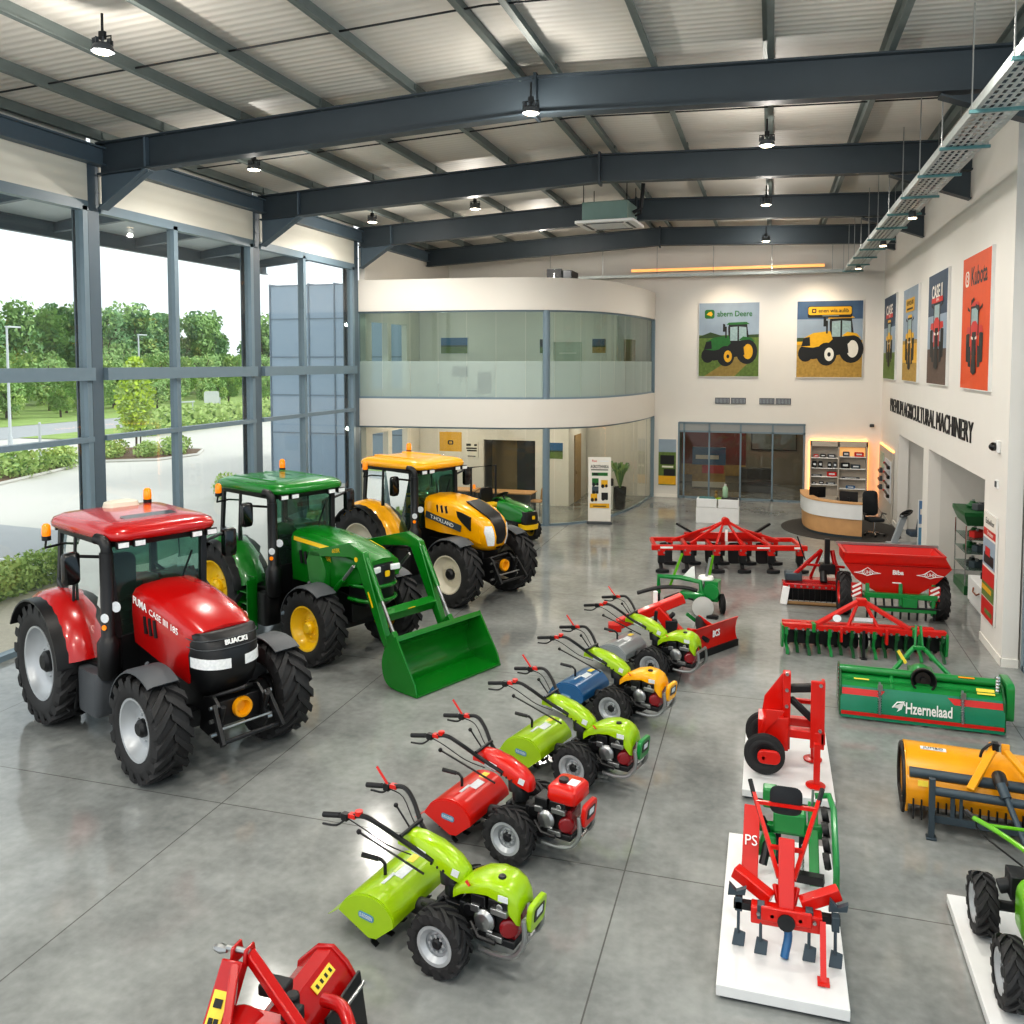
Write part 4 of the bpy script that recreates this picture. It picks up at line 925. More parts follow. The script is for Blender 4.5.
t = thing('low_cabinet', 'low white cabinet with a brown handle in the right alcove', 'cabinet', (4.35, 19.2, 0)); m = MB(WHITE); m.box((0, 0, .31), (.6, 1.5, .5)); m.box((0, 0, .03), (.54, 1.44, .06)); m.build('body', t, bevel=.008); m = MB(mat('brown handle', '#8a4f2c', .5)); m.tube([(-.31, .2, .42), (-.34, .1, .36), (-.34, -.2, .36), (-.31, -.3, .42)], .014, 6); m.build('handle', t)
for i, (y, mt) in enumerate(((19.6, BLACK), (19.1, GREYP))): cpart(('black', 'grey')[i]+' machine part standing on the low white cabinet', (4.35, y, .56), mt, i)
t = thing('driving_simulator', 'grey driving stand with tilted steering wheel and seat before the alcove', 'simulator', (3.55, 25.4, 0), 10)
m = MB(mat('simulator grey', '#9aa0a4', .4)); m.bar((-.25, 0, .1), (.0, 0, .85), .1, .16); m.box((.0, 0, .05), (.8, .5, .1)); m.build('frame', t, bevel=.015); m = MB(BLACK); m.lathe([(.17, 0), (.19, .015), (.17, .03), (.155, .015), (.17, 0)], (.05, -.02, .9), (-.5, -.1, .8), 20); m.bar((-.1, -.02, .9), (.2, -.02, .94), .03, .03); m.build('steering_wheel', t); m = MB(mat('simulator seat', '#3d4a58', .7)); m.box((.28, 0, .38), (.34, .4, .14)); m.box((.45, 0, .68), (.1, .4, .5), (0, 10, 0)); m.build('seat', t, bevel=.03)
t = thing('blue_panel_sign', 'blue and white upright panel leaning by the alcove opening', 'sign', (4.0, 25.1, 0), 0); m = MB(WHITE); m.box((0, .03, .68), (.3, .03, 1.32)); m.build('panel', t, bevel=.005); f = Flat(BLUE); f.rect(mat('sign blue', '#5d80a8', .5, var=.3, scale=5), -.13, .7, .13, 1.32); f.rect(PWH, -.1, .95, .08, 1.1); f.rect(STICKB, -.13, .1, .13, .6); f.build('print', t, smooth=0, recalc=False)
# lobby behind the entrance glass
def d_lob(f, W, H): f.rect(BLUE, -W/2, H*.55, W/2, H); f.rect(PWH, -W*.4, H*.7, W*.3, H*.8); f.rect(FLDY, -W/2, H*.14, W/2, H*.56); f.rect(PRE, -W*.2, H*.35, W*.45, H*.55); f.rect(PWH, -W/2, 0, W/2, H*.14)
poster('blue and brown picture board standing behind the left entrance glass', 1.25, 1.55, (-2.2, 34.0, .2), 0, d_lob, 'picture_board', 'picture')
def d_red(f, W, H): f.rect(mat('lobby maroon', '#6d2018', .6, var=.4, scale=6), -W/2, H*.2, W/2, H*.85); f.rect(FLDG, -W/2, H*.85, W/2, H); f.rect(FLDY, -W/2, 0, W/2, H*.2)
poster('large dark red wall picture at the back of the entrance lobby', 2.6, 2.3, (-2.2, 36.9, .3), 0, d_red, 'wall_picture', 'picture')
t = thing('lobby_sofa', 'black sofa behind the right entrance glass', 'sofa', (-.45, 34.3, 0)); m = MB(BLACK); m.box((0, 0, .42), (1.2, .6, .16)); m.box((0, .28, .7), (1.2, .14, .5)); m.build('cushion', t, bevel=.04); m = MB(GREYP); m.box((0, 0, .2), (1.14, .56, .26)); m.build('base', t, bevel=.01)
t = thing('lobby_screen', 'grey wall screen at the back of the entrance lobby', 'screen', (.2, 36.9, 1.5)); m = MB(mat('dim screen', '#6f7672', .4, var=.3, scale=3)); m.box((0, 0, .4), (1.7, .06, .9)); m.build('panel', t, bevel=.01); m = MB(BLACK); m.box((0, .03, .4), (1.8, .05, 1.0)); m.build('frame', t)
for x, p in ((.9, 1), (3.0, 1)): pass
# ================================================================== WHEELS
_wc = {}
def wheel(parent, name, c, R, W, rimR, rimmat, lug=18, side=1, hubmat=None, rz=0., dish=.35, deep=.045, plain=False, flip=1):
    """tyre (part) with its rim (sub-part); axle along Y, side=+1 shows the dish to +Y"""
    key = (R, W, rimR, rimmat.name, lug, dish, deep, plain, hubmat.name if hubmat else '', flip)
    if key not in _wc:
        m = MB(RUB); r0 = R-deep
        prof = [(rimR, -W*.40), (rimR+.02, -W*.44), (lerp(rimR, r0, .45), -W*.5), (lerp(rimR, r0, .8), -W*.49), (r0*.985, -W*.44), (r0, -W*.3), (r0+.004, 0), (r0, W*.3), (r0*.985, W*.44), (lerp(rimR, r0, .8), W*.49), (lerp(rimR, r0, .45), W*.5), (rimR+.02, W*.44), (rimR, W*.40), (rimR-.02, W*.36), (rimR-.02, -W*.36), (rimR, -W*.40)]
        n = 48; rings = [[V((r*math.cos(2*pi*i/n), y, r*math.sin(2*pi*i/n))) for i in range(n)] for r, y in prof]
        m.loft(rings, caps=False)
        if plain:
            for y in (-.25, 0, .25): m.lathe([(R-.012, -W*.06), (R, -W*.04), (R, W*.04), (R-.012, W*.06)], (0, W*y, 0), (0, 1, 0), 40)
        else:
            th = 2*pi/lug
            for s in (-1, 1):
                for k in range(lug):
                    a0 = k*th+(th/2 if s > 0 else 0); rr = []
                    for t in (0., .35, .7, 1., 1.12):
                        y = s*lerp(-.04*W, .5*W, min(t, 1.)); ang = a0-flip*t*th*1.15; half = th*.17*(1+.35*t)
                        top = R if t < .9 else (R-.012 if t <= 1 else R-deep*2.1); bot = r0-.02 if t <= 1 else r0-deep*2.3
                        if t > 1: y = s*W*.505
                        q = [(bot, -half*1.25), (top, -half), (top, half), (bot, half*1.25)]
                        rr.append([V((r*math.cos(ang+d), y, r*math.sin(ang+d))) for r, d in q])
                    m.loft(rr)
        o = m.build(name, None, smooth=32)
        rm = MB(rimmat); d = W*dish
        pr = [(rimR+.012, W*.42), (rimR+.012, W*.45), (rimR-.015, W*.44), (rimR-.03, W*.36), (rimR-.05, d*.75), (rimR*.72, d*.35), (rimR*.62, d*.3), (rimR*.5, d*.42), (rimR*.32, d*.5), (.0, d*.5)]
        rm.lathe(pr, (0, 0, 0), (0, 1, 0), 36, caps=False)
        rm.lathe([(rimR-.02, W*.36), (rimR-.025, -W*.36), (rimR+.01, -W*.44)], (0, 0, 0), (0, 1, 0), 36, caps=False)
        rm.use(rimmat)
        for k in range(8):
            a = 2*pi*k/8; rm.cyl((rimR*.42*math.cos(a), d*.42, rimR*.42*math.sin(a)), (rimR*.42*math.cos(a), d*.42+.03, rimR*.42*math.sin(a)), .012+.01*rimR, n=6)
        rm.use(hubmat or rimmat); rm.lathe([(rimR*.3, d*.45), (rimR*.29, d*.45+W*.12), (rimR*.2, d*.45+W*.2), (0, d*.45+W*.2)], (0, 0, 0), (0, 1, 0), 20)
        rm.use(IRON); rm.lathe([(rimR*.5, -W*.3), (rimR*.5, d*.28)], (0, 0, 0), (0, 1, 0), 16)
        r = rm.build('rim', None, smooth=35)
        _wc[key] = (o.data, r.data); bpy.data.objects.remove(o); bpy.data.objects.remove(r)
    a, b = _wc[key]
    o = bpy.data.objects.new(name, a); col.objects.link(o); o.parent = parent; o.location = c
    r = bpy.data.objects.new('rim', b); col.objects.link(r); r.parent = o
    o.rotation_euler = (0, R_(random.uniform(0, 20)), R_(rz)+(pi if side < 0 else 0))
    return o

# ================================================================== BIG TRACTORS
def hsec(x, w, zt, zb, crown=.05, sh=.14):
    pts = [(-w*.94, zb), (-w, lerp(zb, zt, .5)), (-w*.99, zt-sh), (-w*.9, zt-sh*.42), (-w*.7, zt-sh*.12), (-w*.35, zt-.005), (0, zt+.01)]
    pts += [(-b, z) for b, z in reversed(pts[:-1])]
    return [V((x, b, z)) for b, z in pts]
def nose_ring(z, xb, xf, w, n=14, p=2.6):
    pts = [V((xb, -w, z))]
    for i in range(n+1):
        t = -1+2*i/n; b = w*math.sin(t*pi/2); k = (1-abs(b/w)**p)**(1/p) if abs(b) < w else 0.
        pts.append(V((lerp(xb+.12, xf, k), b, z)))
    pts.append(V((xb, w, z))); return pts
def tractor(name, label, loc, rz, body, rim, hub, style, rfR=.64, rrR=.84, track=.84, base=2.71, nosemat=BLACK, fendm=None, grp=None):
    t = thing(name, label, 'tractor', loc, rz, grp)
    fendm = fendm or body
    for s in (-1, 1):
        wheel(t, 'front_wheel', (0, s*track, rfR), rfR, .45, rfR*.58, rim, 17, s, hub, rz=0, flip=s)
        wheel(t, 'rear_wheel', (-base, s*(track+.04), rrR), rrR, .52, rrR*.6, rim, 20, s, hub if style != 'loader' else None, flip=s)
    # chassis
    m = MB(BLACK); m.loft([[V((x, b*w, z)) for b, z in ((-1, z0), (1, z0), (1, z1), (-1, z1))] for x, w, z0, z1 in ((-3.0, .3, .6, 1.2), (-2.2, .36, .45, 1.25), (-1.3, .34, .5, 1.2), (-.6, .27, .55, 1.2), (.25, .24, .6, 1.05))])
    m.cyl((-base, -.8, rrR), (-base, .8, rrR), .17, n=14); m.build('chassis', t, bevel=.02)
    m = MB(IRON); m.loft([[V((x*.1-.02*abs(b), b, rfR-.06+z*.1)) for x, z in ((-1, -1), (1, -1), (1, 1), (-1, 1))] for b in (-.62, -.3, 0, .3, .62)]); m.cyl((0, -.7, rfR), (0, -.55, rfR), .16, n=12); m.cyl((0, .55, rfR), (0, .7, rfR), .16, n=12)
    m.tube([(-.22, -.55, rfR), (-.22, .55, rfR)], .03, 8); m.build('front_axle', t)
    # hood
    P = {'case': [(-1.22, .47, 2.07, 1.3), (-.7, .475, 2.02, 1.22), (-.2, .46, 1.92, 1.12), (.12, .435, 1.83, 1.06), (.3, .40, 1.74, 1.5)],
         'loader': [(-1.2, .42, 2.04, 1.15), (-.6, .43, 2.02, 1.15), (0, .42, 1.94, 1.2), (.5, .40, 1.83, 1.3), (.78, .36, 1.74, 1.42)],
         'nose': [(-1.25, .48, 2.12, 1.4), (-.8, .49, 2.1, 1.36), (-.3, .48, 2.03, 1.36), (.05, .45, 1.92, 1.32), (.3, .40, 1.76, 1.24)]}[style]
    m = MB(body); m.loft([hsec(*p) for p in P])
    hood = m.build('hood', t, smooth=50)
    if style == 'case':
        m = MB(nosemat)
        m.loft([nose_ring(z, x0, xf, w) for z, x0, xf, w in ((.92, .1, .36, .3), (1.02, .05, .5, .37), (1.2, .02, .58, .41), (1.42, .02, .58, .425), (1.58, .08, .51, .42), (1.68, .18, .41, .40), (1.705, .24, .35, .37))])
        g = m.build('grille', hood, smooth=50)
        m = MB(GREYP)
        for z in (1.53, 1.63): m.tube([p+V((.004, 0, 0)) for p in nose_ring(z, .1, .555 if z < 1.6 else .485, .428)], .006, 5)
        m.build('trim_line', g)
        m = MB(LENS)
        for s in (-1, 1):
            m.use(LENS); pts = [p for p in nose_ring(1.35, .02, .588, .431, 28) if s*p.y > .06 and p.x > .15]
            m.loft([[p+V((-.02, 0, -.065+.02*abs(p.y))), p+V((.006, 0, -.065+.02*abs(p.y))), p+V((.0, 0, .05+.05*abs(p.y))), p+V((-.025, 0, .05+.05*abs(p.y)))] for p in pts])
        m.build('headlamp', g, smooth=40)
        m = MB(LWHITE); m.text('BUACKI', (.545, .0, 1.60), (0, 1, 0), (-.25, 0, 1), .06, .02, bold=.02); m.build('lettering', g, smooth=0)
    elif style == 'loader':
        m = MB(nosemat); m.loft([nose_ring(z, .3, xf, w) for z, xf, w in ((.95, .78, .3), (1.1, .84, .34), (1.45, .86, .36), (1.66, .82, .36))]); g = m.build('grille', hood, smooth=50)
        m = MB(body)
        for z in (1.06, 1.3): m.tube([p+V((.01, 0, 0)) for p in nose_ring(z, .3, .86, .36)], .035, 6)
        m.build('grille_bar', g)
        m = MB(LENS)
        for s in (-1, 1): m.box((.84, s*.2, 1.58), (.06, .18, .1), (0, 0, -s*14))
        m.build('headlamp', g, bevel=.015)
        m = MB(YELW); m.prism(rrect(.1, .1, .02, 3), (.872, 0, 1.5), (0, 1, 0), (0, 0, 1), (.01, 0, 0)); m.build('badge', g)
    else:
        m = MB(body); m.loft([nose_ring(z, .0, xf, w) for z, xf, w in ((1.08, .4, .26), (1.18, .5, .36), (1.4, .56, .41), (1.6, .52, .42), (1.72, .43, .40), (1.78, .34, .37))]); g = m.build('nose', hood, smooth=50)
        def front(z, b):
            T = ((1.08, .4, .26), (1.18, .5, .36), (1.4, .56, .41), (1.6, .52, .42), (1.72, .43, .40), (1.78, .34, .37))
            z = min(max(z, 1.08), 1.78); i = 0
            while z > T[i+1][0]: i += 1
            q = (z-T[i][0])/(T[i+1][0]-T[i][0]); xf = lerp(T[i][1], T[i+1][1], q); w = lerp(T[i][2], T[i+1][2], q)
            return lerp(.12, xf, max(0., 1-min(1, abs(b)/w)**2.6)**(1/2.6))
        m = MB(nosemat)
        rows = [[V((front(z, b*w)+.014, b*w, z)) for b in (-1, -.6, -.2, .2, .6, 1)] for z, w in ((1.14, .06), (1.3, .12), (1.4, .14), (1.6, .17), (1.72, .185))]+[[V((x, b*w, z)) for b in (-1, -.6, -.2, .2, .6, 1)] for x, z, w in ((.34, 1.81, .2), (.2, 1.87, .21), (0, 1.965, .22), (-.25, 2.06, .2))]
        m.shell(rows, (-.02, 0, -.02)); m.build('centre_grille', g)
        m = MB(nosemat)
        for s in (-1, 1):
            m.loft([[V((x, s*(.43-.0*k), z)), V((x, s*.475, z)), V((x, s*.475, z+h)), V((x, s*.43, z+h))] for k, (x, z, h) in enumerate(((-.38, 1.86, .03), (-.15, 1.66, .2), (.1, 1.5, .28)))])
        m.build('side_grille', g)
        m = MB(LENS)
        for s in (-1, 1):
            m.shell([[V((front(z, b)+.022, s*b, z)) for b in (b0, lerp(b0, b1, .33), lerp(b0, b1, .66), b1)] for z, b0, b1 in ((1.2, .17, .28), (1.35, .19, .33), (1.5, .21, .36), (1.62, .23, .34))], (-.02, 0, 0))
        m.build('headlamp', g)
        m = MB(LWHITE); m.prism(rrect(.06, .06, .02, 3), (.47, 0, 1.63), (0, 1, 0), (-.3, 0, 1), (.02, 0, 0)); m.build('badge', g)
    # side vents + lettering on the hood
    m = MB(BLACK)
    for s in (-1, 1):
        for k in range(3): m.bar((-.86+k*.13, s*.475, 1.72 if style != 'nose' else 1.95), (-.82+k*.13, s*.478, 1.5 if style != 'nose' else 1.8), .02, .06, (1, 0, 0))
    m.build('side_vent', hood, smooth=0)
    m = MB(LWHITE if style != 'nose' else TOOL)
    for s in (-1, 1):
        ax = (-s, 0, .0); ux = V((1 if s < 0 else -1, 0, -.16 if s < 0 else .16))
        o = lambda x, z: (x, s*(.482 if style != 'loader' else .438), z)
        if style == 'case': m.text('PUMA', o(-.98, 1.86), ux, (0, 0, 1), .1, .004, bold=.02); m.text('CASE IIII 185', o(-.35, 1.75), ux, (0, 0, 1), .08, .004, width=.75)
        elif style == 'nose':
            m.bar((-1.2, s*.487, 1.72), (-.15, s*.487, 1.52), .012, .14); m.use(LWHITE); m.text('T.HOLLAND', (-.7, s*.496, 1.62), V((1 if s < 0 else -1, 0, -.19 if s < 0 else .19)), (0, 0, 1), .08, .004, width=.7); m.use(TOOL)
        else:
            m.use(YELW); m.shell([[V((-1.1, s*.425, 1.93)), V((-1.1, s*.43, 1.86))], [V((0, s*.4, 1.86)), V((0, s*.425, 1.8))], [V((.35, s*.39, 1.78)), V((.35, s*.4, 1.76))]], (0, s*.012, .012)); m.text('6120R', o(-.2, 1.68), ux, (0, 0, 1), .08, .004)
    m.build('side_lettering', hood, smooth=0)
    # cab
    A0, A1, B0, B1, C0, C1 = (-1.36, .6, 1.35), (-1.46, .68, 2.64), (-2.15, .78, .95), (-2.2, .74, 2.64), (-3.0, .68, 1.75), (-2.95, .66, 2.64)
    mir = lambda p, s: (p[0], p[1]*s, p[2])
    m = MB(BLACK)
    for s in (-1, 1):
        m.bar(mir(A0, s), mir(A1, s), .09, .08, (1, 0, 0)); m.bar(mir((-1.34, .64, .95), s), mir(A0, s), .1, .1, (1, 0, 0)); m.bar(mir(C0, s), mir(C1, s), .08, .09, (1, 0, 0)); m.bar(mir(A1, s), mir(C1, s), .1, .1)
        m.tube([mir(p, s) for p in ((-1.36, .72, .98), (-1.85, .78, .98), (-2.12, .8, 1.3), (-2.45, .78, 1.72), (-3.0, .7, 1.9))], .04, 7)
        m.bar(mir((-2.28, .8, 1.6), s), mir((-2.3, .74, 2.62), s), .03, .04, (1, 0, 0))
    m.bar((-1.46, -.68, 2.62), (-1.46, .68, 2.62), .1, .1); m.bar((-2.95, -.66, 2.62), (-2.95, .66, 2.62), .1, .1); m.box((-2.2, 0, .97), (1.7, 1.2, .08)); m.box((-3.0, 0, 1.35), (.06, 1.3, .6)); m.box((-1.34, 0, 1.15), (.06, 1.15, .5))
    cabf = m.build('cab_frame', t, bevel=.008)
    gl = MB(CABG); gl.add([mir(A0, -1), A0, A1, mir(A1, -1)], [(0, 1, 2, 3)]); gl.build('windscreen', t, smooth=0, recalc=False)
    m = MB(BLACK); m.bar((-1.4, .1, 1.5), (-1.43, .5, 2.35), .02, .02); m.bar((-1.37, .15, 1.5), (-1.37, -.1, 1.42), .04, .04); m.build('wiper', t)
    for s in (-1, 1):
        gl = MB(CABG); P2 = [(-1.38, .7, 1.0), (-1.85, .77, 1.0), (-2.12, .79, 1.3), (-2.45, .77, 1.72), (-2.97, .69, 1.92), (-2.93, .67, 2.6), (-2.2, .74, 2.6), (-1.48, .69, 2.6)]
        gl.add([mir(p, s) for p in P2], [tuple(range(8))]); gl.build('side_window', t, smooth=0, recalc=False)
    gl = MB(CABG); gl.add([(-3.0, -.66, 1.9), (-3.0, .66, 1.9), (-2.96, .64, 2.6), (-2.96, -.64, 2.6)], [(0, 1, 2, 3)]); gl.build('rear_window', t, smooth=0, recalc=False)
    m = MB(SEATM); m.prism(rrect(.52, .5, .1), (-2.4, 0, 1.35), (1, 0, 0), (0, 1, 0), (0, 0, .14)); m.loft([[V((-2.62-.1*k, b, z)) for b, z in rrect(.5, .7, .12, 3, 0, 1.85)] for k in (0, 1.2)]); m.box((-2.4, 0, 1.18), (.36, .36, .34)); m.box((-2.4, -.34, 1.62), (.45, .1, .08)); m.box((-2.4, .34, 1.62), (.45, .1, .08)); m.build('seat', t, bevel=.02)
    m = MB(BLACK); m.lathe([(.2, 0), (.22, .015), (.2, .03), (.185, .015), (.2, 0)], (-1.85, 0, 1.75), (-.4, 0, 1), 24); m.cyl((-1.55, 0, 1.1), (-1.84, 0, 1.76), .05, n=8); m.bar((-2.03, 0, 1.7), (-1.68, 0, 1.82), .04, .02); m.box((-1.5, 0, 1.45), (.2, .5, .3)); m.build('steering_wheel', t)
    # roof
    m = MB(body)
    R = [[V((-2.12+p[0]*k, p[1]*k, z)) for p in [(x-.0, y*(1-.06*(x > .5))) for x, y in rrect(2.05, 1.66, .3, 5)]] for z, k in ((2.67, .95), (2.695, .99), (2.75, 1.0), (2.81, .97), (2.855, .87), (2.885, .6), (2.89, .2))]
    m.loft(R); roof_ = m.build('cab_roof', t, smooth=55)
    m = MB(BLACK); m.loft([[V((-2.12+x*k, y*k, z)) for x, y in rrect(2.0, 1.6, .28, 5)] for z, k in ((2.6, .93), (2.69, .965))]); m.build('roof_underside', roof_)
    if style == 'case':
        m = MB(BLACKG); m.prism(rrect(.5, .75, .06), (-1.52, 0, 2.862), (1, 0, -.1), (0, 1, 0), (0, 0, .018)); m.use(PANEG); m.build('roof_hatch', roof_)
        m = MB(CREAM); m.loft([[V((-2.75+x*k, .1+y*k, z)) for x, y in rrect(.3, .5, .1)] for z, k in ((2.85, 1), (2.95, .9), (2.97, .6))]); m.build('antenna_dome', roof_)
    elif style == 'nose':
        m = MB(IRON); m.prism(rrect(.3, .5, .08), (-1.6, 0, 2.865), (1, 0, -.08), (0, 1, 0), (0, 0, .012)); m.build('roof_hatch', roof_)
        m = MB(body)
        for s in (-1, 1): m.prism(rrect(1.2, .2, .08), (-2.3, s*.42, 2.87), (1, 0, 0), (0, 1, 0), (0, 0, .03))
        m.build('roof_rib', roof_, bevel=.01)
    else:
        m = MB(body)
        for s in (-.5, -.17, .17, .5): m.prism(rrect(1.3, .1, .04), (-2.2, s, 2.865), (1, 0, 0), (0, 1, 0), (0, 0, .025))
        m.build('roof_rib', roof_, bevel=.008)
    m = MB(LENS, BLACK)
    for x, rzz in ((-1.1, 0), (-3.1, 180)):
        for s in (-.62, -.4, .4, .62): m.use(BLACK).box((x-(.02 if x > -2 else -.02), s, 2.64), (.05, .16, .09)); m.use(LENS).box((x+(.012 if x > -2 else -.012), s, 2.64), (.02, .13, .065))
    m.build('work_lamp', roof_)
    for bx, by in ((-2.6, -1.0), (-2.85, .55)):
        bm_ = MB(BLACK); z0 = 2.56 if by < 0 else 2.86
        if by < 0: bm_.tube([(-2.75, -.7, 2.45), (-2.65, -1.0, 2.45), (-2.6, -1.0, 2.6)], .018, 6)
        bm_.cyl((bx, by, z0), (bx, by, z0+.06), .06, n=12); b_ = bm_.build('beacon', t)
        bm_ = MB(AMBER); bm_.lathe([(.055, 0), (.06, .04), (.055, .14), (.03, .17), (0, .175)], (bx, by, z0+.06), (0, 0, 1), 14); bm_.build('amber_lens', b_)
    # fenders
    for s in (-1, 1):
        m = MB(fendm); c = V((-base, 0, rrR)); rings = []
        for k in range(13):
            a = R_(12+k*12); rd = V((math.cos(a), 0, math.sin(a))); q = []
            for b, r in ((.5, .15), (.78, .16), (.98, .13), (1.06, .06), (1.03, .05), (.95, .1), (.5, .1)): q.append(c+rd*(rrR+r)+V((0, s*b, 0)))
            rings.append(q)
        m.loft(rings); fd = m.build('fender', t, smooth=45)
        m = MB(BLACK); m.loft([[c+V((math.cos(R_(8+k*12)), 0, math.sin(R_(8+k*12))))*(rrR+r)+V((0, s*b, 0)) for b, r in ((1.0, .045), (1.2, .035), (1.2, .06), (1.0, .075))] for k in range(13)]); m.build('fender_lip', fd, smooth=45)
        m = MB(fendm); m.prism([(-1.75, .98), (-2.0, 1.0), (-2.5, 1.0), (-3.3, 1.35), (-3.2, 1.75), (-2.5, 1.85), (-2.1, 1.45), (-1.85, 1.2)], (0, s*.5, 0), (1, 0, 0), (0, 0, 1), (0, s*.06, 0)); m.build('fender_side', fd, smooth=0)
        m = MB(GREYP); m.loft([[V((0, 0, rfR))+V((math.cos(R_(58+k*9)), 0, math.sin(R_(58+k*9))))*(rfR+r)+V((0, s*b, 0)) for b, r in ((.66, .07), (.98, .075), (1.04, .05), (1.04, .035), (.98, .06), (.66, .055))] for k in range(13)])
        m.tube([(-.1, s*.5, rfR+.1), (-.3, s*.55, rfR+.4), (-.25, s*.75, rfR+.68)], .03, 6); m.build('front_fender', t, smooth=45)
    # right-hand side: exhaust, tank, steps
    m = MB(BLACK); m.lathe([(.1, .9), (.135, .95), (.14, 1.38), (.1, 1.44), (.085, 1.46), (.085, 2.55)], (-1.24, -.78, 0), (0, 0, 1), 18); m.tube(curve([(-1.24, -.78, 2.5), (-1.24, -.78, 2.62), (-1.3, -.8, 2.7), (-1.4, -.84, 2.72)], 4), .07, 12); m.build('exhaust', t, smooth=40)
    for s in (-1, 1):
        tx, tl_ = (-1.55, .62) if style != 'loader' else (-1.38, .34)
        m = MB(GREYP if style == 'case' else BLACK); m.loft([[V((tx+x*k, s*y, z)) for x, y in rrect(tl_, .34, .09, 4, 0, .78)] for z, k in ((.4, .9), (.44, 1), (.9, 1), (.97, .92))]); m.build('fuel_tank', t, smooth=45)
        m = MB(body if style == 'loader' else BLACK)
        if style == 'loader':
            for k in range(4): m.box((-1.75, s*.98, .35+k*.2), (.3, .16, .03))
            m.box((-1.9, s*.98, .72), (.025, .2, .9)); m.box((-1.6, s*.98, .72), (.025, .2, .9)); m.box((-1.75, s*.9, .75), (.3, .02, .9))
        else:
            for k in range(3): m.box((-2.0, s*.95, .38+k*.22), (.3, .2, .03))
            for x in (-2.15, -1.85): m.bar((x, s*.98, .36), (x, s*.9, .92), .03, .04)
        m.build('step', t)
        m = MB(BLACK); m.tube([(-1.44, s*.7, 2.45), (-1.5, s*1.0, 2.5), (-1.5, s*1.1, 2.5)], .022, 6); m.build('mirror_arm', t)
        m = MB(BLACKG); m.loft([[V((-1.48-d, s*b, z)) for b, z in rrect(.22*k, .42*k, .06, 3, 1.12, 2.36)] for d, k in ((-.03, .85), (0, 1), (.05, 1), (.06, .9))]); m.build('mirror', t, smooth=45)
    m = MB(STICKW, AMBER, PRE); m.use(STICKW).disc((-1.16, -.85, 1.72), (.5, -1, 0), .06, .01, 14); m.use(STICKW).disc((-1.12, -.72, 1.85), (.5, -1, 0), .07, .01, 14); m.use(AMBER).disc((-1.16, -.86, 1.6), (.5, -1, 0), .035, .012, 12); m.build('marker_lamp', t)
    # front hitch
    if style != 'loader':
        m = MB(BLACK); hx = .5
        for s in (-1, 1):
            m.prism([(.2, .5), (.62, .42), (.72, .55), (.66, .88), (.52, .98), (.3, .92)], (0, s*.3-.02, 0), (1, 0, 0), (0, 0, 1), (0, .04, 0)); m.bar((.62, s*.36, .9), (.9, s*.4, .5), .05, .09); m.cyl((.6, s*.3, .55), (.74, s*.3, .9), .035, n=8)
        m.box((.48, 0, .75), (.2, .62, .3)); m.tube([(.85, -.4, .52), (.85, .4, .52)], .03, 8); m.tube([(.4, -.3, .92), (.7, 0, 1.05), (.4, .3, .92)], .03, 8)
        h = m.build('front_hitch', t, bevel=.006)
        m = MB(STEEL)
        for s in (-1, 1):
            for z in (.55, .72, .88): m.cyl((.63, s*.32, z), (.63, s*.42, z), .025, n=8)
        m.cyl((.74, -.35, .64), (.74, .35, .64), .015, n=6); m.build('pin', h)
        m = MB(YEL2); m.lathe([(.11, 0), (.13, .05), (.12, .1), (.09, .1), (.06, .03), (0, .03)], (.56, .02, .78), (1, 0, 0), 18); m.build('shaft_guard', h)
    return t
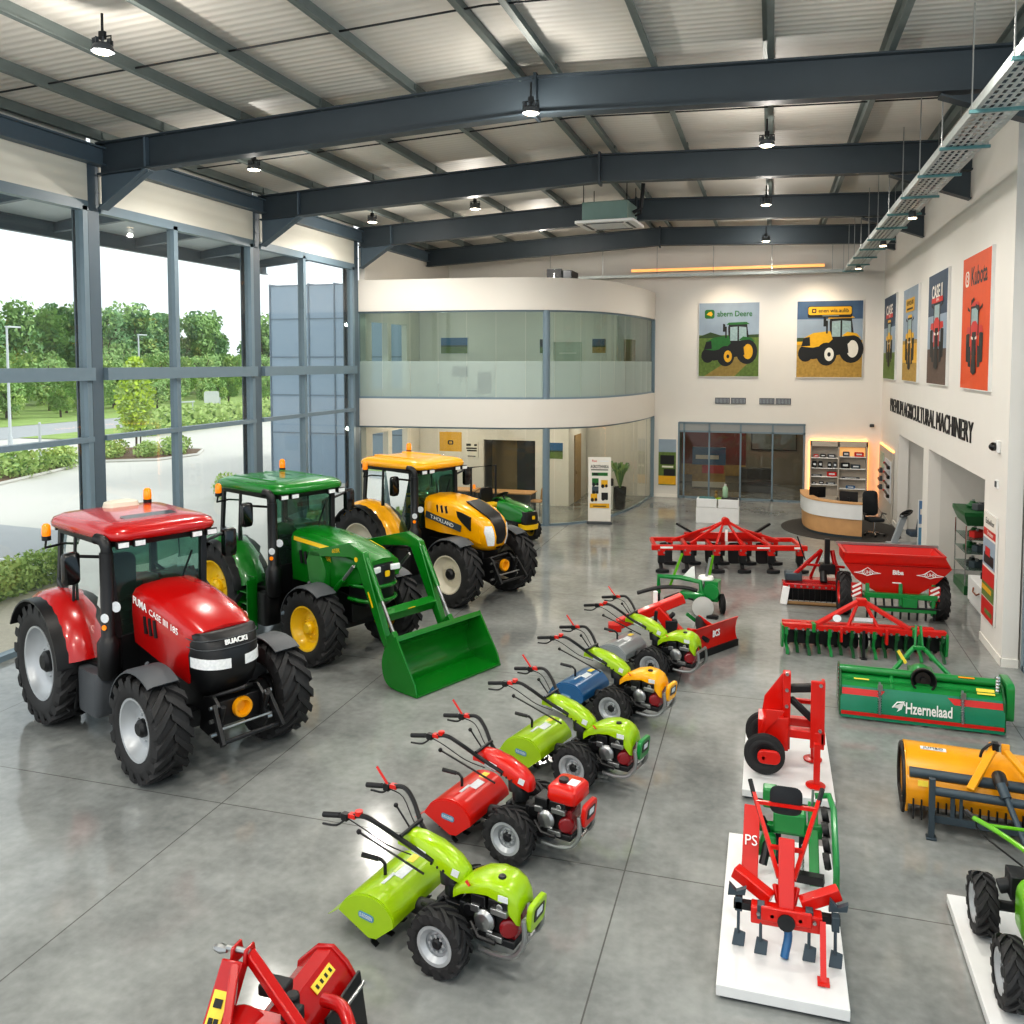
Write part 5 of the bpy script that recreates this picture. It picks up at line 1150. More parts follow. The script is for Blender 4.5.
def loader(t):
    G = GREEN; oy = .15
    for s in (-1, 1):
        b = s*.62+oy
        m = MB(G); m.prism([(-.45, .75), (-.15, .75), (-.1, 1.5), (-.25, 1.78), (-.5, 1.8), (-.62, 1.6)], (0, b-.06, 0), (1, 0, 0), (0, 0, 1), (0, .12, 0)); m.box((-.3, s*.42+oy*.6, .9), (.3, .4, .25)); m.build('loader_mount', t, bevel=.01)
        P = [V((-.55, b, 1.72)), V((.55, b, 1.93)), V((.78, b, 1.86)), V((1.42, b, .52))]; W = (.1, .24, .26, .12)
        m = MB(G); rings = []
        for k, p in enumerate(P):
            d = (P[min(k+1, 3)]-P[max(k-1, 0)]).normalized(); u = V((-d.z, 0, d.x)); rings.append([p+V((0, i*.06, 0))+u*(j*W[k]/2) for i, j in ((-1, -1), (1, -1), (1, 1), (-1, 1))])
        m.loft(rings); arm = m.build('loader_arm', t, bevel=.012)
        m = MB(YELW); m.box((1.07, b-.063 if s < 0 else b+.063, 1.2), (.035, .004, .26), (0, -26, 0)); m.prism(rrect(.08, .08, .03), (.72, b+s*.062-.003, 1.8), (1, 0, 0), (0, 0, 1), (0, .006, 0)); m.text('603R', (.2, b+s*.064, 1.87), (-s, 0, .19*-s), (0, 0, 1), .07, .004); m.build('sticker', arm, smooth=0)
        m = MB(G, STEEL); m.cyl((-.1, b, 1.0), (.32, b, 1.4), .05, n=10); m.use(STEEL).cyl((.3, b, 1.38), (.58, b, 1.66), .03, n=8); m.build('lift_cylinder', t)
        m = MB(G, STEEL); m.use(G).cyl((.92, b+.0, 1.85), (1.28, b, 1.2), .045, n=10); m.use(STEEL).cyl((1.25, b, 1.25), (1.56, b, .72), .028, n=8); m.build('tilt_cylinder', t)
        m = MB(G); m.prism([(1.36, .45), (1.48, .42), (1.66, .3), (1.68, .62), (1.56, .78), (1.44, .66)], (0, b-.05, 0), (1, 0, 0), (0, 0, 1), (0, .1, 0)); m.build('bucket_bracket', t, bevel=.01)
    m = MB(G); m.box((1.2, oy, .93), (.16, 1.2, .16), (0, 25, 0)); m.use(YELW).box((1.29, oy, .95), (.012, .16, .07), (0, 25, 0)); m.build('cross_tube', t, bevel=.012)
    m = MB(G); C = curve([(1.98, 0, .8), (1.76, 0, .68), (1.64, 0, .42), (1.68, 0, .16), (1.86, 0, .03), (2.42, 0, .012)], 4); w = .93; th = .03
    rows = []
    for k, p in enumerate(C):
        d = (C[min(k+1, len(C)-1)]-C[max(k-1, 0)]).normalized(); u = V((-d.z, 0, d.x))*-th
        rows.append([p+V((0, oy-w, 0)), p+V((0, oy+w, 0)), p+u*-1+V((0, oy+w, 0)), p+u*-1+V((0, oy-w, 0))])
    m.loft(rows)
    poly = [(p.x, p.z) for p in C]+[(2.36, .2)]
    for s in (-1, 1): m.prism(poly, (0, oy+s*w-.015, 0), (1, 0, 0), (0, 0, 1), (0, .03, 0))
    m.box((1.93, oy, .8), (.1, 1.88, .05), (0, -30, 0)); m.build('bucket', t, smooth=35)
tractor('farm_tractor', 'red tractor with black nose and silver rims, nearest the window on the left', (-6.72, 9.31, 0), -25, RED, SILV, BLACK, 'case')
g_ = tractor('loader_tractor', 'green tractor with yellow rims and front loader bucket lowered to the floor', (-6.84, 13.42, 0), -24, GREEN, YELW, YELW, 'loader', .63, .85, grp=None); loader(g_)
tractor('farm_tractor', 'yellow tractor with cream rims and black grille panel, in front of the curved office', (-5.82, 17.34, 0), -24, YEL, CREAM, BLACK, 'nose', .67, .88, .86)
# compact tractor
def compact():
    t = thing('compact_tractor', 'small green and yellow compact tractor without cab behind the yellow tractor', 'tractor', (-6.6, 23.1, 0), -35)
    for s in (-1, 1):
        wheel(t, 'front_wheel', (0, s*.42, .3), .3, .2, .17, YELW, 14, s, flip=s, deep=.025); wheel(t, 'rear_wheel', (-1.45, s*.5, .48), .48, .3, .28, YELW, 16, s, flip=s, deep=.03)
    m = MB(GREEN); m.loft([hsec(*p) for p in ((-.75, .28, 1.1, .65), (-.3, .28, 1.08, .6), (.2, .26, 1.0, .6), (.42, .22, .92, .62))]); h = m.build('hood', t, smooth=50)
    m = MB(BLACK); m.loft([nose_ring(z, .3, xf, w) for z, xf, w in ((.52, .5, .22), (.7, .54, .24), (.9, .48, .22))]); m.build('grille', h)
    m = MB(YELW); m.loft([nose_ring(z, .2, xf, w) for z, xf, w in ((.42, .56, .25), (.55, .58, .27))]); m.prism(rrect(.1, .1, .03), (.545, 0, .75), (0, 1, 0), (0, 0, 1), (.01, 0, 0)); m.build('bumper', h)
    m = MB(BLACK); m.box((-.7, 0, .5), (1.6, .3, .25)); m.cyl((-1.45, -.45, .48), (-1.45, .45, .48), .08, n=10); m.cyl((0, -.4, .3), (0, .4, .3), .05, n=10); m.box((-.95, 0, .56), (.8, .9, .04)); m.build('chassis', t)
    m = MB(YELW); m.prism(rrect(.42, .44, .08), (-1.35, 0, .82), (1, 0, 0), (0, 1, 0), (0, 0, .1)); m.build('seat_cushion', t, bevel=.02)
    m = MB(BLACK); m.loft([[V((-1.58-.05*k, b, z)) for b, z in rrect(.44, .45, .1, 3, 0, 1.12)] for k in (0, 1.4)]); m.build('backrest', t, bevel=.01)
    m = MB(BLACK); m.lathe([(.17, 0), (.185, .012), (.17, .024), (.158, .012), (.17, 0)], (-.85, 0, 1.22), (-.5, 0, 1), 20); m.cyl((-.6, 0, .9), (-.84, 0, 1.23), .03, n=8); m.build('steering_wheel', t)
    for s in (-1, 1):
        m = MB(GREEN); m.loft([[V((-1.45, 0, .48))+V((math.cos(R_(20+k*14)), 0, math.sin(R_(20+k*14))))*(.48+r)+V((0, s*b, 0)) for b, r in ((.32, .08), (.62, .08), (.66, .05), (.32, .05))] for k in range(11)]); m.build('fender', t, smooth=45)
    m = MB(BLACK); m.tube([(-1.75, -.45, .6), (-1.75, -.45, 1.95), (-1.75, .45, 1.95), (-1.75, .45, .6)], .035, 8); m.build('roll_bar', t)
    m = MB(AMBER); m.lathe([(.04, 0), (.045, .08), (.02, .12)], (-1.6, -.45, 1.35), (0, 0, 1), 10); m.build('beacon', t)
compact()
# ================================================================== WALKING TRACTORS
def walk(label, loc, rz, cov, hood, till, style='lime', plate=None, grp=None, engine_cap=None, dz=.1):
    t = thing('walking_tractor', label, 'walking tractor', loc, rz, grp)
    for s in (-1, 1): wheel(t, 'wheel', (0, s*.31, .275), .275, .2, .155, SILV, 13, s, IRON, deep=.028, flip=s)
    m = MB(IRON); m.box((-.05, 0, .34), (.26, .18, .26)); m.cyl((0, -.3, .275), (0, .3, .275), .05, n=10); m.cyl((-.12, 0, .3), (-.5, 0, .26), .07, n=12); m.cyl((-.12, -.1, .36), (-.12, .1, .36), .1, n=14); m.tube([(-.1, -.1, .5), (-.2, -.12, .38), (-.35, -.06, .34)], .02, 6); m.box((.35, 0, .32), (.5, .3, .06)); m.cyl((-.05, 0, .5), (-.05, 0, .62), .09, n=10); m.box((.14, 0, .42), (.14, .24, .22)); m.build('gearbox', t, bevel=.01)
    # engine
    m = MB(BLACK); m.box((.38, -.0, .46), (.24, .24, .24)); m.box((.46, -.1, .62), (.18, .14, .1)); m.box((.27, -.06, .61), (.14, .2, .1)); m.cyl((.18, -.16, .5), (.18, .1, .5), .06, n=12); m.tube([(.2, -.16, .42), (.3, -.2, .34), (.45, -.18, .32)], .025, 6); m.box((.3, -.15, .36), (.12, .06, .1)); e = m.build('engine', t, bevel=.012)
    m = MB(STEEL); m.lathe([(.0, 0), (.09, .0), (.1, .03), (.07, .06), (0, .07)], (.33, -.13, .46), (0, -1, 0), 16); m.box((.4, -.15, .35), (.2, .05, .05)); m.box((.48, -.17, .585), (.15, .05, .05)); m.cyl((.48, -.18, .62), (.48, -.1, .62), .03, n=10); m.box((.25, -.16, .55), (.08, .04, .06)); m.tube([(.2, -.17, .3), (.3, -.18, .4), (.42, -.18, .4)], .014, 6); m.cyl((.24, -.16, .36), (.24, -.2, .36), .03, n=10); m.build('engine_casting', e, bevel=.006)
    m = MB(MAROON); m.lathe([(.02, 0), (.08, 0), (.085, .03), (.07, .05), (.03, .055)], (.53, -.1, .44), (.6, -1, 0), 18); m.box((.54, .0, .46), (.1, .22, .24)); m.build('recoil_cover', e, bevel=.01)
    if engine_cap:
        m = MB(engine_cap); m.loft([[V((x*k+.5, y*k, z)) for x, y in rrect(.34, .36, .07)] for z, k in ((.66, .9), (.69, 1), (.79, .97), (.82, .8))]); m.use(BLACK).lathe([(.05, 0), (.05, .03), (0, .035)], (.46, -.02, .82), (0, 0, 1), 12); m.use(LWHITE).box((.56, .0, .823), (.1, .12, .006)); m.build('fuel_tank', t, smooth=45)
    else:
        rows = []
        for x, w, z, d in ((.0, .12, .62, .09), (.1, .16, .70, .09), (.22, .185, .765, .1), (.36, .19, .80, .11), (.48, .185, .795, .13), (.57, .17, .765, .2), (.62, .155, .7, .2), (.64, .135, .63, .14)):
            rows.append([V((x, b*w*.92, z-q*d)) for b, q in ((-1, 1), (-1.0, .45), (-.9, .14), (-.6, 0), (0, -.08), (.6, 0), (.9, .14), (1, .45), (1, 1), (.9, 1), (.86, .4), (0, .12), (-.86, .4), (-.9, 1))])
        m = MB(hood); m.loft(rows); h = m.build('engine_hood', t, smooth=50)
        m = MB(BLACK, PRE, STICKW); m.use(PRE).box((.18, -.165, .735), (.05, .012, .06), (60, 40, 0)); m.use(BLACK).lathe([(.035, 0), (.03, .015), (0, .018)], (.44, -.05, .80), (0, 0, 1), 12); m.use(STICKW).box((.52, -.185, .71), (.09, .006, .05)); m.build('sticker', h, smooth=0)
    # front guard
    m = MB(STEEL)
    for s in (-1, 1): m.tube(curve([(.3, s*.19, .24), (.5, s*.19, .24), (.63, s*.18, .28), (.7, s*.16, .4), (.69, s*.15, .56)], 5), .022, 8)
    m.tube([(.69, -.15, .56), (.69, .15, .56)], .02, 8); m.tube([(.63, -.18, .28), (.63, .18, .28)], .018, 8); m.build('front_guard', t)
    if plate:
        m = MB(plate); m.prism(rrect(.27, .23, .05), (.7, 0, .57), (0, 1, 0), (.12, 0, 1), (.05, 0, -.006)); p_ = m.build('front_plate', t, bevel=.01)
        m = MB(BLACK, STICKW); m.prism(rrect(.17, .11, .02), (.752, 0, .58), (0, 1, 0), (.12, 0, 1), (.004, 0, 0)); m.use(STICKW).prism(rrect(.1, .06, .01), (.757, 0, .59), (0, 1, 0), (.12, 0, 1), (.003, 0, 0)); m.build('badge', p_)
    # column cover
    rows = []
    for x, w, zt, dz in ((-.6, .06, .86, .07), (-.52, .085, .935, .14), (-.38, .1, .93, .16), (-.2, .105, .895, .17), (-.02, .1, .82, .17), (.08, .075, .75, .14), (.1, .05, .7, .08)):
        rows.append([V((x, b*w, zt-q*dz)) for b, q in ((-1, .85), (-1, .35), (-.75, .05), (0, -.05), (.75, .05), (1, .35), (1, .85), (0, 1))])
    m = MB(cov); m.loft(rows); c = m.build('column_cover', t, smooth=50)
    m = MB(BLACK); m.lathe([(.1, 0), (.09, .1), (.06, .14)], (-.08, 0, .6), (-.2, 0, 1), 12); m.build('column_boot', t)
    m = MB(STICKW, BLACK); m.use(STICKW); m.bar((-.42, -.104, .84), (-.28, -.107, .81), .006, .06); m.bar((-.02, -.1, .74), (.04, -.088, .72), .006, .06); m.use(BLACK)
    for k in range(3): m.ball((-.22+k*.06, -.106, .755-k*.015), .012, 8, 5)
    m.build('sticker', c)
    # handlebars
    for s in (-1, 1):
        P = curve([(-.2, s*.1, .78), (-.45, s*.13, .88), (-.64, s*.24, .99+dz*.6), (-.78, s*.29, 1.03+dz), (-.96, s*.3, .99+dz), (-1.06, s*.3, .975+dz)], 5)
        m = MB(BLACK); m.tube(P, .021, 8); hb = m.build('handlebar', t)
        m = MB(BLACK); m.tube([(-1.04, s*.3, .98+dz), (-1.22, s*.305, .945+dz)], .024, 10); m.build('grip', hb)
        m = MB(BLACK); m.box((-.98, s*.3, .985+dz), (.06, .05, .06)); m.tube(curve([(-.98, s*.31, .96+dz), (-1.06, s*.33, .9+dz), (-1.2, s*.34, .885+dz)], 4), .01, 6); m.tube(curve([(-.95, s*.3, .97+dz), (-.8, s*.3, .93+dz), (-.6, s*.2, .86), (-.4, s*.14, .8)], 4), .006, 5); m.build('brake_lever', hb)
        m = MB(RED2)
        if s > 0: m.tube([(-.97, .3, 1.0+dz), (-1.02, .3, 1.06+dz), (-1.1, .3, 1.15+dz)], .012, 6)
        else: m.cyl((-.84, -.29, 1.03+dz), (-.84, -.29, 1.065+dz), .035, n=12)
        m.box((-.9, s*.298, 1.01+dz), (.07, .05, .035)); m.build('switch', hb)
    m = MB(BLACK); m.tube([(-.5, -.16, .92+dz*.3), (-.5, .16, .92+dz*.3)], .018, 8)
    m.tube([(-.28, -.13, .66), (-.7, -.16, .8), (-.93, -.17, .87)], .01, 6); m.ball((-.94, -.17, .875), .024, 8, 6); m.tube([(-.52, .1, .8), (-.66, .12, .93), (-.74, .12, 1.02)], .009, 6); m.ball((-.75, .12, 1.03), .022, 8, 6); m.build('gear_lever', t)
    # rotary tiller at the rear
    C = curve([(-1.0, 0, .27), (-.9, 0, .4), (-.74, 0, .47), (-.56, 0, .46), (-.44, 0, .36), (-.42, 0, .28)], 4)
    poly = [(p.x, p.z) for p in C]+[(-.6, .13), (-.68, .12)]
    m = MB(till); w = .37
    for s in (-1, 1): m.prism(poly, (0, s*w-.012, 0), (1, 0, 0), (0, 0, 1), (0, .024, 0))
    m.shell([[p+V((0, -w, 0)), p+V((0, w, 0))] for p in C], (0, 0, .015))
    m.shell([[V((-1.0, -w+.02, .27)), V((-1.0, w-.02, .27))], [V((-1.08, -w+.02, .21)), V((-1.08, w-.02, .21))], [V((-1.15, -w+.02, .16)), V((-1.15, w-.02, .16))]], (.01, 0, .012))
    tl = m.build('tiller_hood', t, smooth=40)
    m = MB(STICKB); m.prism(rrect(.16, .06, .025), (-.7, -w-.014, .3), (1, 0, -.1), (.1, 0, 1), (0, -.004, 0)); m.use(STICKW); m.text('EUROGREEN', (-.7, -w-.02, .3), (1, 0, -.1), (.1, 0, 1), .03, .002, width=.13); m.use(STICKW)
    for y, x in ((.05, -.62), (-.1, -.7)): m.box((x, y, .486 if x < -.65 else .488), (.09, .18, .006), (0, 8 if x > -.65 else -12, 0))
    m.use(STICK).box((-.66, .26, .49), (.07, .12, .006)); m.build('sticker', tl, smooth=0)
    m = MB(BLACK); m.tube([(-.74, -.06, .46), (-.74, -.06, .58), (-.78, -.06, .61), (-.95, -.12, .64)], .016, 7); m.tube([(-.8, -.07, .615), (-.95, -.12, .64)], .022, 8); m.build('depth_handle', t)
    m = MB(IRON); m.cyl((-.68, -.36, .19), (-.68, .36, .19), .03, n=8)
    for k in range(6):
        y = -.32+k*.128
        for a in range(4):
            an = a*pi/2+k*.5; d = V((math.cos(an), 0, math.sin(an))); e_ = V((-d.z, 0, d.x)); p = V((-.68, y, .19)); m.bar(p, p+d*.13, .05, .012, e_); m.bar(p+d*.13, p+d*.16+e_*.05, .05, .012, d)
    m.build('tine_rotor', t)
    return t
G_ = 'walking tractors in a diagonal row'
walk('lime green walking tractor with lime tiller, nearest the camera in the row', (-2.45, 6.70, 0), -12, LIME, LIME, LIME, plate=LIME, grp=G_, dz=.02)
walk('bright red walking tractor with red tiller and red front guard plate', (-2.35, 8.38, 0), -14, RED2, RED2, RED2, plate=RED2, grp=G_, engine_cap=RED2)
walk('lime walking tractor with lime tiller and green front plate, third in the row', (-2.03, 10.01, 0), -16, LIME, LIME, LIME, plate=GREEN2, grp=G_)
walk('walking tractor with blue tiller and orange yellow engine hood', (-1.9, 11.86, 0), -18, LIME, YEL, BLUE, plate=YEL, grp=G_)
walk('lime walking tractor with grey tiller hood, farthest in the row', (-1.6, 13.69, 0), -18, LIME, LIME, GREYT, plate=None, grp=G_)

# two wheel mower-tractor on the right platform
def walk4():
    t = thing('walking_tractor', 'leaf green four wheeled walking tractor on the right white platform, cut by the frame', 'walking tractor', (2.2, 7.6, .12), 0)
    for y, R in ((-.46, .26), (.44, .25)):
        for s in (-1, 1): wheel(t, 'wheel', (s*.38, y, R), R, .17, .15, SILV, 13, s, IRON, rz=90 if False else -90, deep=.028, flip=s)
    m = MB(IRON)
    for y in (-.46, .44): m.cyl((-.36, y, .26), (.36, y, .26), .045, n=10)
    m.box((0, 0, .36), (.3, 1.0, .16)); m.build('chassis', t, bevel=.01)
    m = MB(LIME2); m.loft([[V((x*k, y, z)) for x, z in rrect(.52, .42, .1, 4, 0, .56)] for y, k in ((-.64, .85), (-.6, .95), (-.3, 1), (-.04, .98), (.0, .9))]); h = m.build('engine_hood', t, smooth=45)
    m = MB(BLACK); m.box((0, -.645, .55), (.36, .02, .24)); m.build('grille', h, bevel=.01)
    m = MB(LIME2); m.loft([[V((x*k-.02, yy, zz)) for x, zz in rrect(.2, .2, .05, 3, 0, z)] for yy, z, k in ((-.06, .62, 1.15), (.04, .76, 1.05), (.13, .9, .95), (.18, .97, .75))]); m.build('column_cover', t, smooth=45)
    m = MB(IRON); m.box((-.16, .3, .55), (.14, .2, .2)); m.cyl((-.3, .3, .5), (-.16, .3, .55), .06, n=10); m.box((.03, .3, .5), (.42, .24, .2)); m.build('gearbox', t, bevel=.01)
    for s in (-1, 1):
        m = MB(LIME2); m.tube(curve([(s*.08, .14, .86), (s*.14, .3, .86), (s*.28, .54, .86), (s*.42, .7, .87)], 4), .022, 8); hb = m.build('handlebar', t)
        m = MB(BLACK); m.tube([(s*.41, .69, .87), (s*.46, .78, .875)], .025, 8); m.tube([(s*.4, .68, .85), (s*.39, .69, .79), (s*.32, .54, .76), (s*.12, .3, .7)], .008, 5); m.build('grip', hb)
    m = MB(LIME2); m.tube([(-.32, .6, .865), (.32, .6, .865)], .016, 8); m.build('handle_crossbar', t)
    return t
walk4()
def platform(lab, x0, y0, x1, y1, h=.13):
    m = MB(WHITE); m.span((x0, y0, .03), (x1, y1, h-.01)); m.use(GREYP).span((x0+.03, y0+.03, 0), (x1-.03, y1-.03, .03))
    o = m.build('display_platform', None, smooth=0, bevel=.006); o.data.transform(Matrix.Translation((-(x0+x1)/2, -(y0+y1)/2, 0))); o.location = ((x0+x1)/2, (y0+y1)/2, 0)
    return tag(o, lab, 'platform', 'white display platforms')
platform('long white display platform at the bottom of the photo under the red tine cultivator', -.33, 6.74, .66, 9.05)
platform('white display platform under the red frame with two black wheels', -.23, 10.05, .78, 11.95, .12)
platform('white display platform at the right edge under the leaf green walking tractor', 1.64, 5.6, 3.0, 8.56, .12)
# ================================================================== IMPLEMENTS
def afr(m, x, y, z0, z1, w, r=.035, dy=0.):
    for s in (-1, 1): m.bar((x+s*w, y+dy, z0), (x+s*.05, y, z1), r*2, r*1.6)
def bolts(parent, pts, d, r=.018):
    m = MB(STEEL)
    for p in pts: m.cyl(V(p)-V(d)*.5*.02, V(p)+V(d)*.02, r, n=6)
    return m.build('bolt', parent)
# ---- green rotary cultivator with front panel lettering
def rotary():
    t = thing('rotary_cultivator', 'wide green rotary cultivator with white lettering and red stripes', 'farm implement', (2.06, 13.05, 0), -1)
    W = 1.03
    m = MB(TEALG); m.shell([[V((-W, -.3, .03)), V((W, -.3, .03))], [V((-W, -.28, .3)), V((W, -.28, .3))], [V((-W, -.22, .46)), V((W, -.22, .46))]], (0, .02, .0)); fp = m.build('rear_panel', t, smooth=20)
    m = MB(RED2); m.box((0, -.303, .1), (2*W-.02, .006, .05)); m.shell([[V((-W+.02, -.268, .35)), V((-.52, -.268, .35))], [V((-W+.02, -.236, .43)), V((-.45, -.236, .43))]], (0, .004, 0)); m.shell([[V((.42, -.268, .35)), V((W-.02, -.268, .35))], [V((.34, -.236, .43)), V((W-.02, -.236, .43))]], (0, .004, 0)); m.build('stripe', fp, smooth=0)
    m = MB(LWHITE); m.text('Hzernelaad', (.1, -.306, .245), (1, 0, 0), (0, .05, 1), .15, .004, width=.58, bold=.02); m.prism([(-.3, .2), (-.24, .33), (-.36, .26), (-.28, .27), (-.2, .36), (-.24, .24)], (0, -.303, -.02), (1, 0, 0), (0, .05, 1), (0, .004, 0)); m.tube([(-.36, -.305, .24), (-.3, -.305, .32), (-.22, -.305, .33), (-.2, -.305, .28)], .01, 5); m.build('lettering', fp, smooth=0)
    m = MB(GREEN2); m.shell([[V((-W, -.22, .46)), V((W, -.22, .46))], [V((-W, -.05, .56)), V((W, -.05, .56))], [V((-W, .25, .58)), V((W, .25, .58))], [V((-W, .42, .4)), V((W, .42, .4))]], (0, .0, -.02)); hd = m.build('rotor_hood', t, smooth=25)
    m = MB(STICK); m.box((-.75, -.13, .53), (.2, .02, .03), (30, 0, 0)); m.box((.82, -.13, .53), (.22, .1, .006), (30, 0, 0)); m.use(AMBER).box((.6, .0, .665), (.2, .07, .008)); m.build('sticker', hd, smooth=0)
    m = MB(GREEN2); m.cyl((-W, .02, .62), (W-.04, .02, .62), .055, n=14); m.box((0, -.12, .5), (2*W-.1, .06, .06)); m.build('beam', t)
    m = MB(DGREEN)
    for s in (-1, 1): m.prism([(-.3, .05), (-.26, .44), (-.1, .62), (.3, .62), (.44, .4), (.4, .05)], (s*W-.015, 0, 0), (0, 1, 0), (0, 0, 1), (.03, 0, 0))
    m.use(GREEN2); m.prism(rrect(.5, .52, .08), (W+.03, .05, .42), (0, 1, 0), (0, 0, 1), (.1, 0, 0)); m.build('side_plate', t, bevel=.008)
    m = MB(GREEN2); m.lathe([(.1, .1), (.15, 0), (.17, -.12), (.16, -.2)], (.05, .05, .58), (0, -1, .1), 20); m.box((.05, .15, .55), (.32, .3, .24)); m.build('gearbox', t, bevel=.015)
    m = MB(BLACK); m.lathe([(.11, -.05), (.16, .0), (.165, .1), (.15, .1), (.1, .02), (.04, .02), (.04, .08), (.0, .08)], (.05, -.06, .595), (0, -1, .1), 22); m.build('shaft_guard', t)
    m = MB(GREEN2)
    for s in (-1, 1): m.bar((.05+s*.4, .05, .6), (.05+s*.06, .4, .9), .055, .045); m.bar((.05+s*.05, .4, .88), (.05+s*.03, .48, 1.2), .03, .05)
    m.box((.05, .38, .9), (.16, .06, .05))
    m.bar((-.35, .05, .6), (-.35, -.2, .45), .05, .06); m.build('three_point_mast', t, bevel=.008)
    m = MB(STICK); m.box((-.19, .21, .8), (.012, .2, .05), (45, 0, 42)); m.build('mast_sticker', t, smooth=0)
    for x in (-.52, .52):
        m = MB(STEEL); m.cyl((x, -.31, .12), (x, -.22, .55), .016, n=8); n_ = m
        for k in range(12): m.lathe([(.02, 0), (.03, .008), (.02, .016)], (x, -.31+k*.007, .14+k*.032), (0, .2, 1), 8)
        m.box((x, -.3, .5), (.06, .05, .08)); m.build('spring_rod', t)
    m = MB(IRON); m.cyl((-W+.05, .08, .25), (W-.05, .08, .25), .05, n=8)
    for k in range(14):
        for a in range(3): an = a*2.09+k*.6; m.bar((-W+.12+k*.145, .08, .25), (-W+.12+k*.145, .08+.2*math.cos(an), .25+.2*math.sin(an)), .04, .012)
    m.build('tine_rotor', t)
    m = MB(CHROME); 
    for k in range(9): m.lathe([(.02, 0), (.04, .01), (.02, .02)], (-W-.03, -.1+k*.0, .2+k*.06), (1, 0, 0), 8)
    for k in range(6): m.lathe([(.018, 0), (.032, .01), (.018, .02)], (W-.06, -.12, .5+k*.045), (0, 1, 0), 8)
    m.build('chain', t)
rotary()
# ---- yellow mulcher
def mulcher():
    t = thing('flail_mulcher', 'yellow flail mulcher with dark grey legs, cut by the right edge', 'farm implement', (2.72, 10.24, 0), -4)
    W = 1.2
    C = curve([(0, -.32, .25), (0, -.34, .42), (0, -.22, .58), (0, .02, .7), (0, .3, .68), (0, .5, .5), (0, .55, .25)], 5)
    m = MB(YEL2); m.shell([[V((-W, p.y, p.z)), V((W, p.y, p.z))] for p in C], (0, .0, -.025)); hd = m.build('mulcher_hood', t, smooth=40)
    m = MB(STICKW); m.box((-.92, .06, .71), (.26, .06, .008), (6, 0, 0)); m.box((.25, .08, .712), (.32, .07, .008)); m.use(LBLACK).text('JUMBO', (-.92, .06, .717), (1, 0, 0), (0, 1, 0), .045, .003); m.text('TE R.5', (.25, .08, .72), (1, 0, 0), (0, 1, 0), .05, .003); m.use(STICK).box((-1.05, -.345, .48), (.1, .01, .06), (-10, 0, 0)); m.build('sticker', hd, smooth=0)
    m = MB(YEL2)
    for s in (-1, 1): m.prism([(p.y, p.z) for p in C]+[(.5, .1), (-.25, .1)], (s*W-.015, 0, 0), (1e-9, 1, 0), (0, 0, 1), (.03, 0, 0))
    m.build('side_plate', t, bevel=.008)
    m = MB(BLACK); m.tube([(-W-.03, p.y*.96, p.z*.96) for p in C[::3]]+[(-W-.03, .4, .1), (-W-.03, -.2, .08)], .022, 6, closed=True); m.build('side_skid', t)
    m = MB(TOOL); m.cyl((-W+.02, -.27, .56), (W, -.27, .56), .055, n=14); m.build('top_tube', t)
    m = MB(TOOL); m.cyl((-.95, -.52, .5), (W, -.52, .5), .045, n=12)
    for x in (-.8, .1, .9): m.bar((x, -.52, .5), (x, -.3, .42), .08, .06)
    m.build('front_tube', t)
    m = MB(BLACK)
    for k in range(30): m.bar((-W+.06+k*.08, -.335, .3), (-W+.06+k*.08, -.35, .09), .066, .014, (1, 0, 0))
    m.cyl((-W+.03, .05, .26), (W-.03, .05, .26), .11, n=12); m.build('flail_rotor', t)
    m = MB(TOOL); m.bar((-.98, -.56, .0), (-.98, -.54, .64), .06, .06, (1, 0, 0)); m.box((-.98, -.56, .012), (.1, .1, .024)); lg = m.build('leg', t, bevel=.006)
    m = MB(TOOL); m.bar((-.98, -.5, .2), (W, -.5, .2), .05, .08); m.bar((-.78, -.5, .2), (-.78, -.5, .5), .04, .04, (1, 0, 0)); m.bar((-.7, -.5, .2), (-.7, -.5, .5), .03, .03, (1, 0, 0)); m.build('stand_frame', t)
    m = MB(YEL2)
    for s in (-1, 1): m.bar((-.62 + (.0 if s < 0 else .72), -.5, .56), (-.3+s*.06, -.1, .86), .08, .045); m.bar((-.3+s*.06, -.1, .82), (-.3+s*.06, -.08, .93), .03, .08)
    m.build('three_point_mast', t, bevel=.01)
    m = MB(BLACK); m.tube(curve([(-.48, -.1, .76), (-.45, -.1, .85), (-.36, -.1, .93), (-.3, -.1, .91)], 4), .015, 6); m.box((-.34, -.1, .9), (.06, .08, .08)); m.build('hose', t); m = MB(BLACK); m.lathe([(.07, 0), (.07, .14), (.05, .2)], (-.33, -.3, .66), (0, -1, -.1), 14); m.build('gearbox', t)
    m = MB(TOOL); m.cyl((-.33, -.5, .64), (-.1, -.98, .08), .03, n=10); m.cyl((-.34, -.48, .66), (-.3, -.58, .56), .05, n=10); m.cyl((-.14, -.9, .17), (-.1, -.98, .06), .045, n=10); m.build('drive_shaft', t)
mulcher()
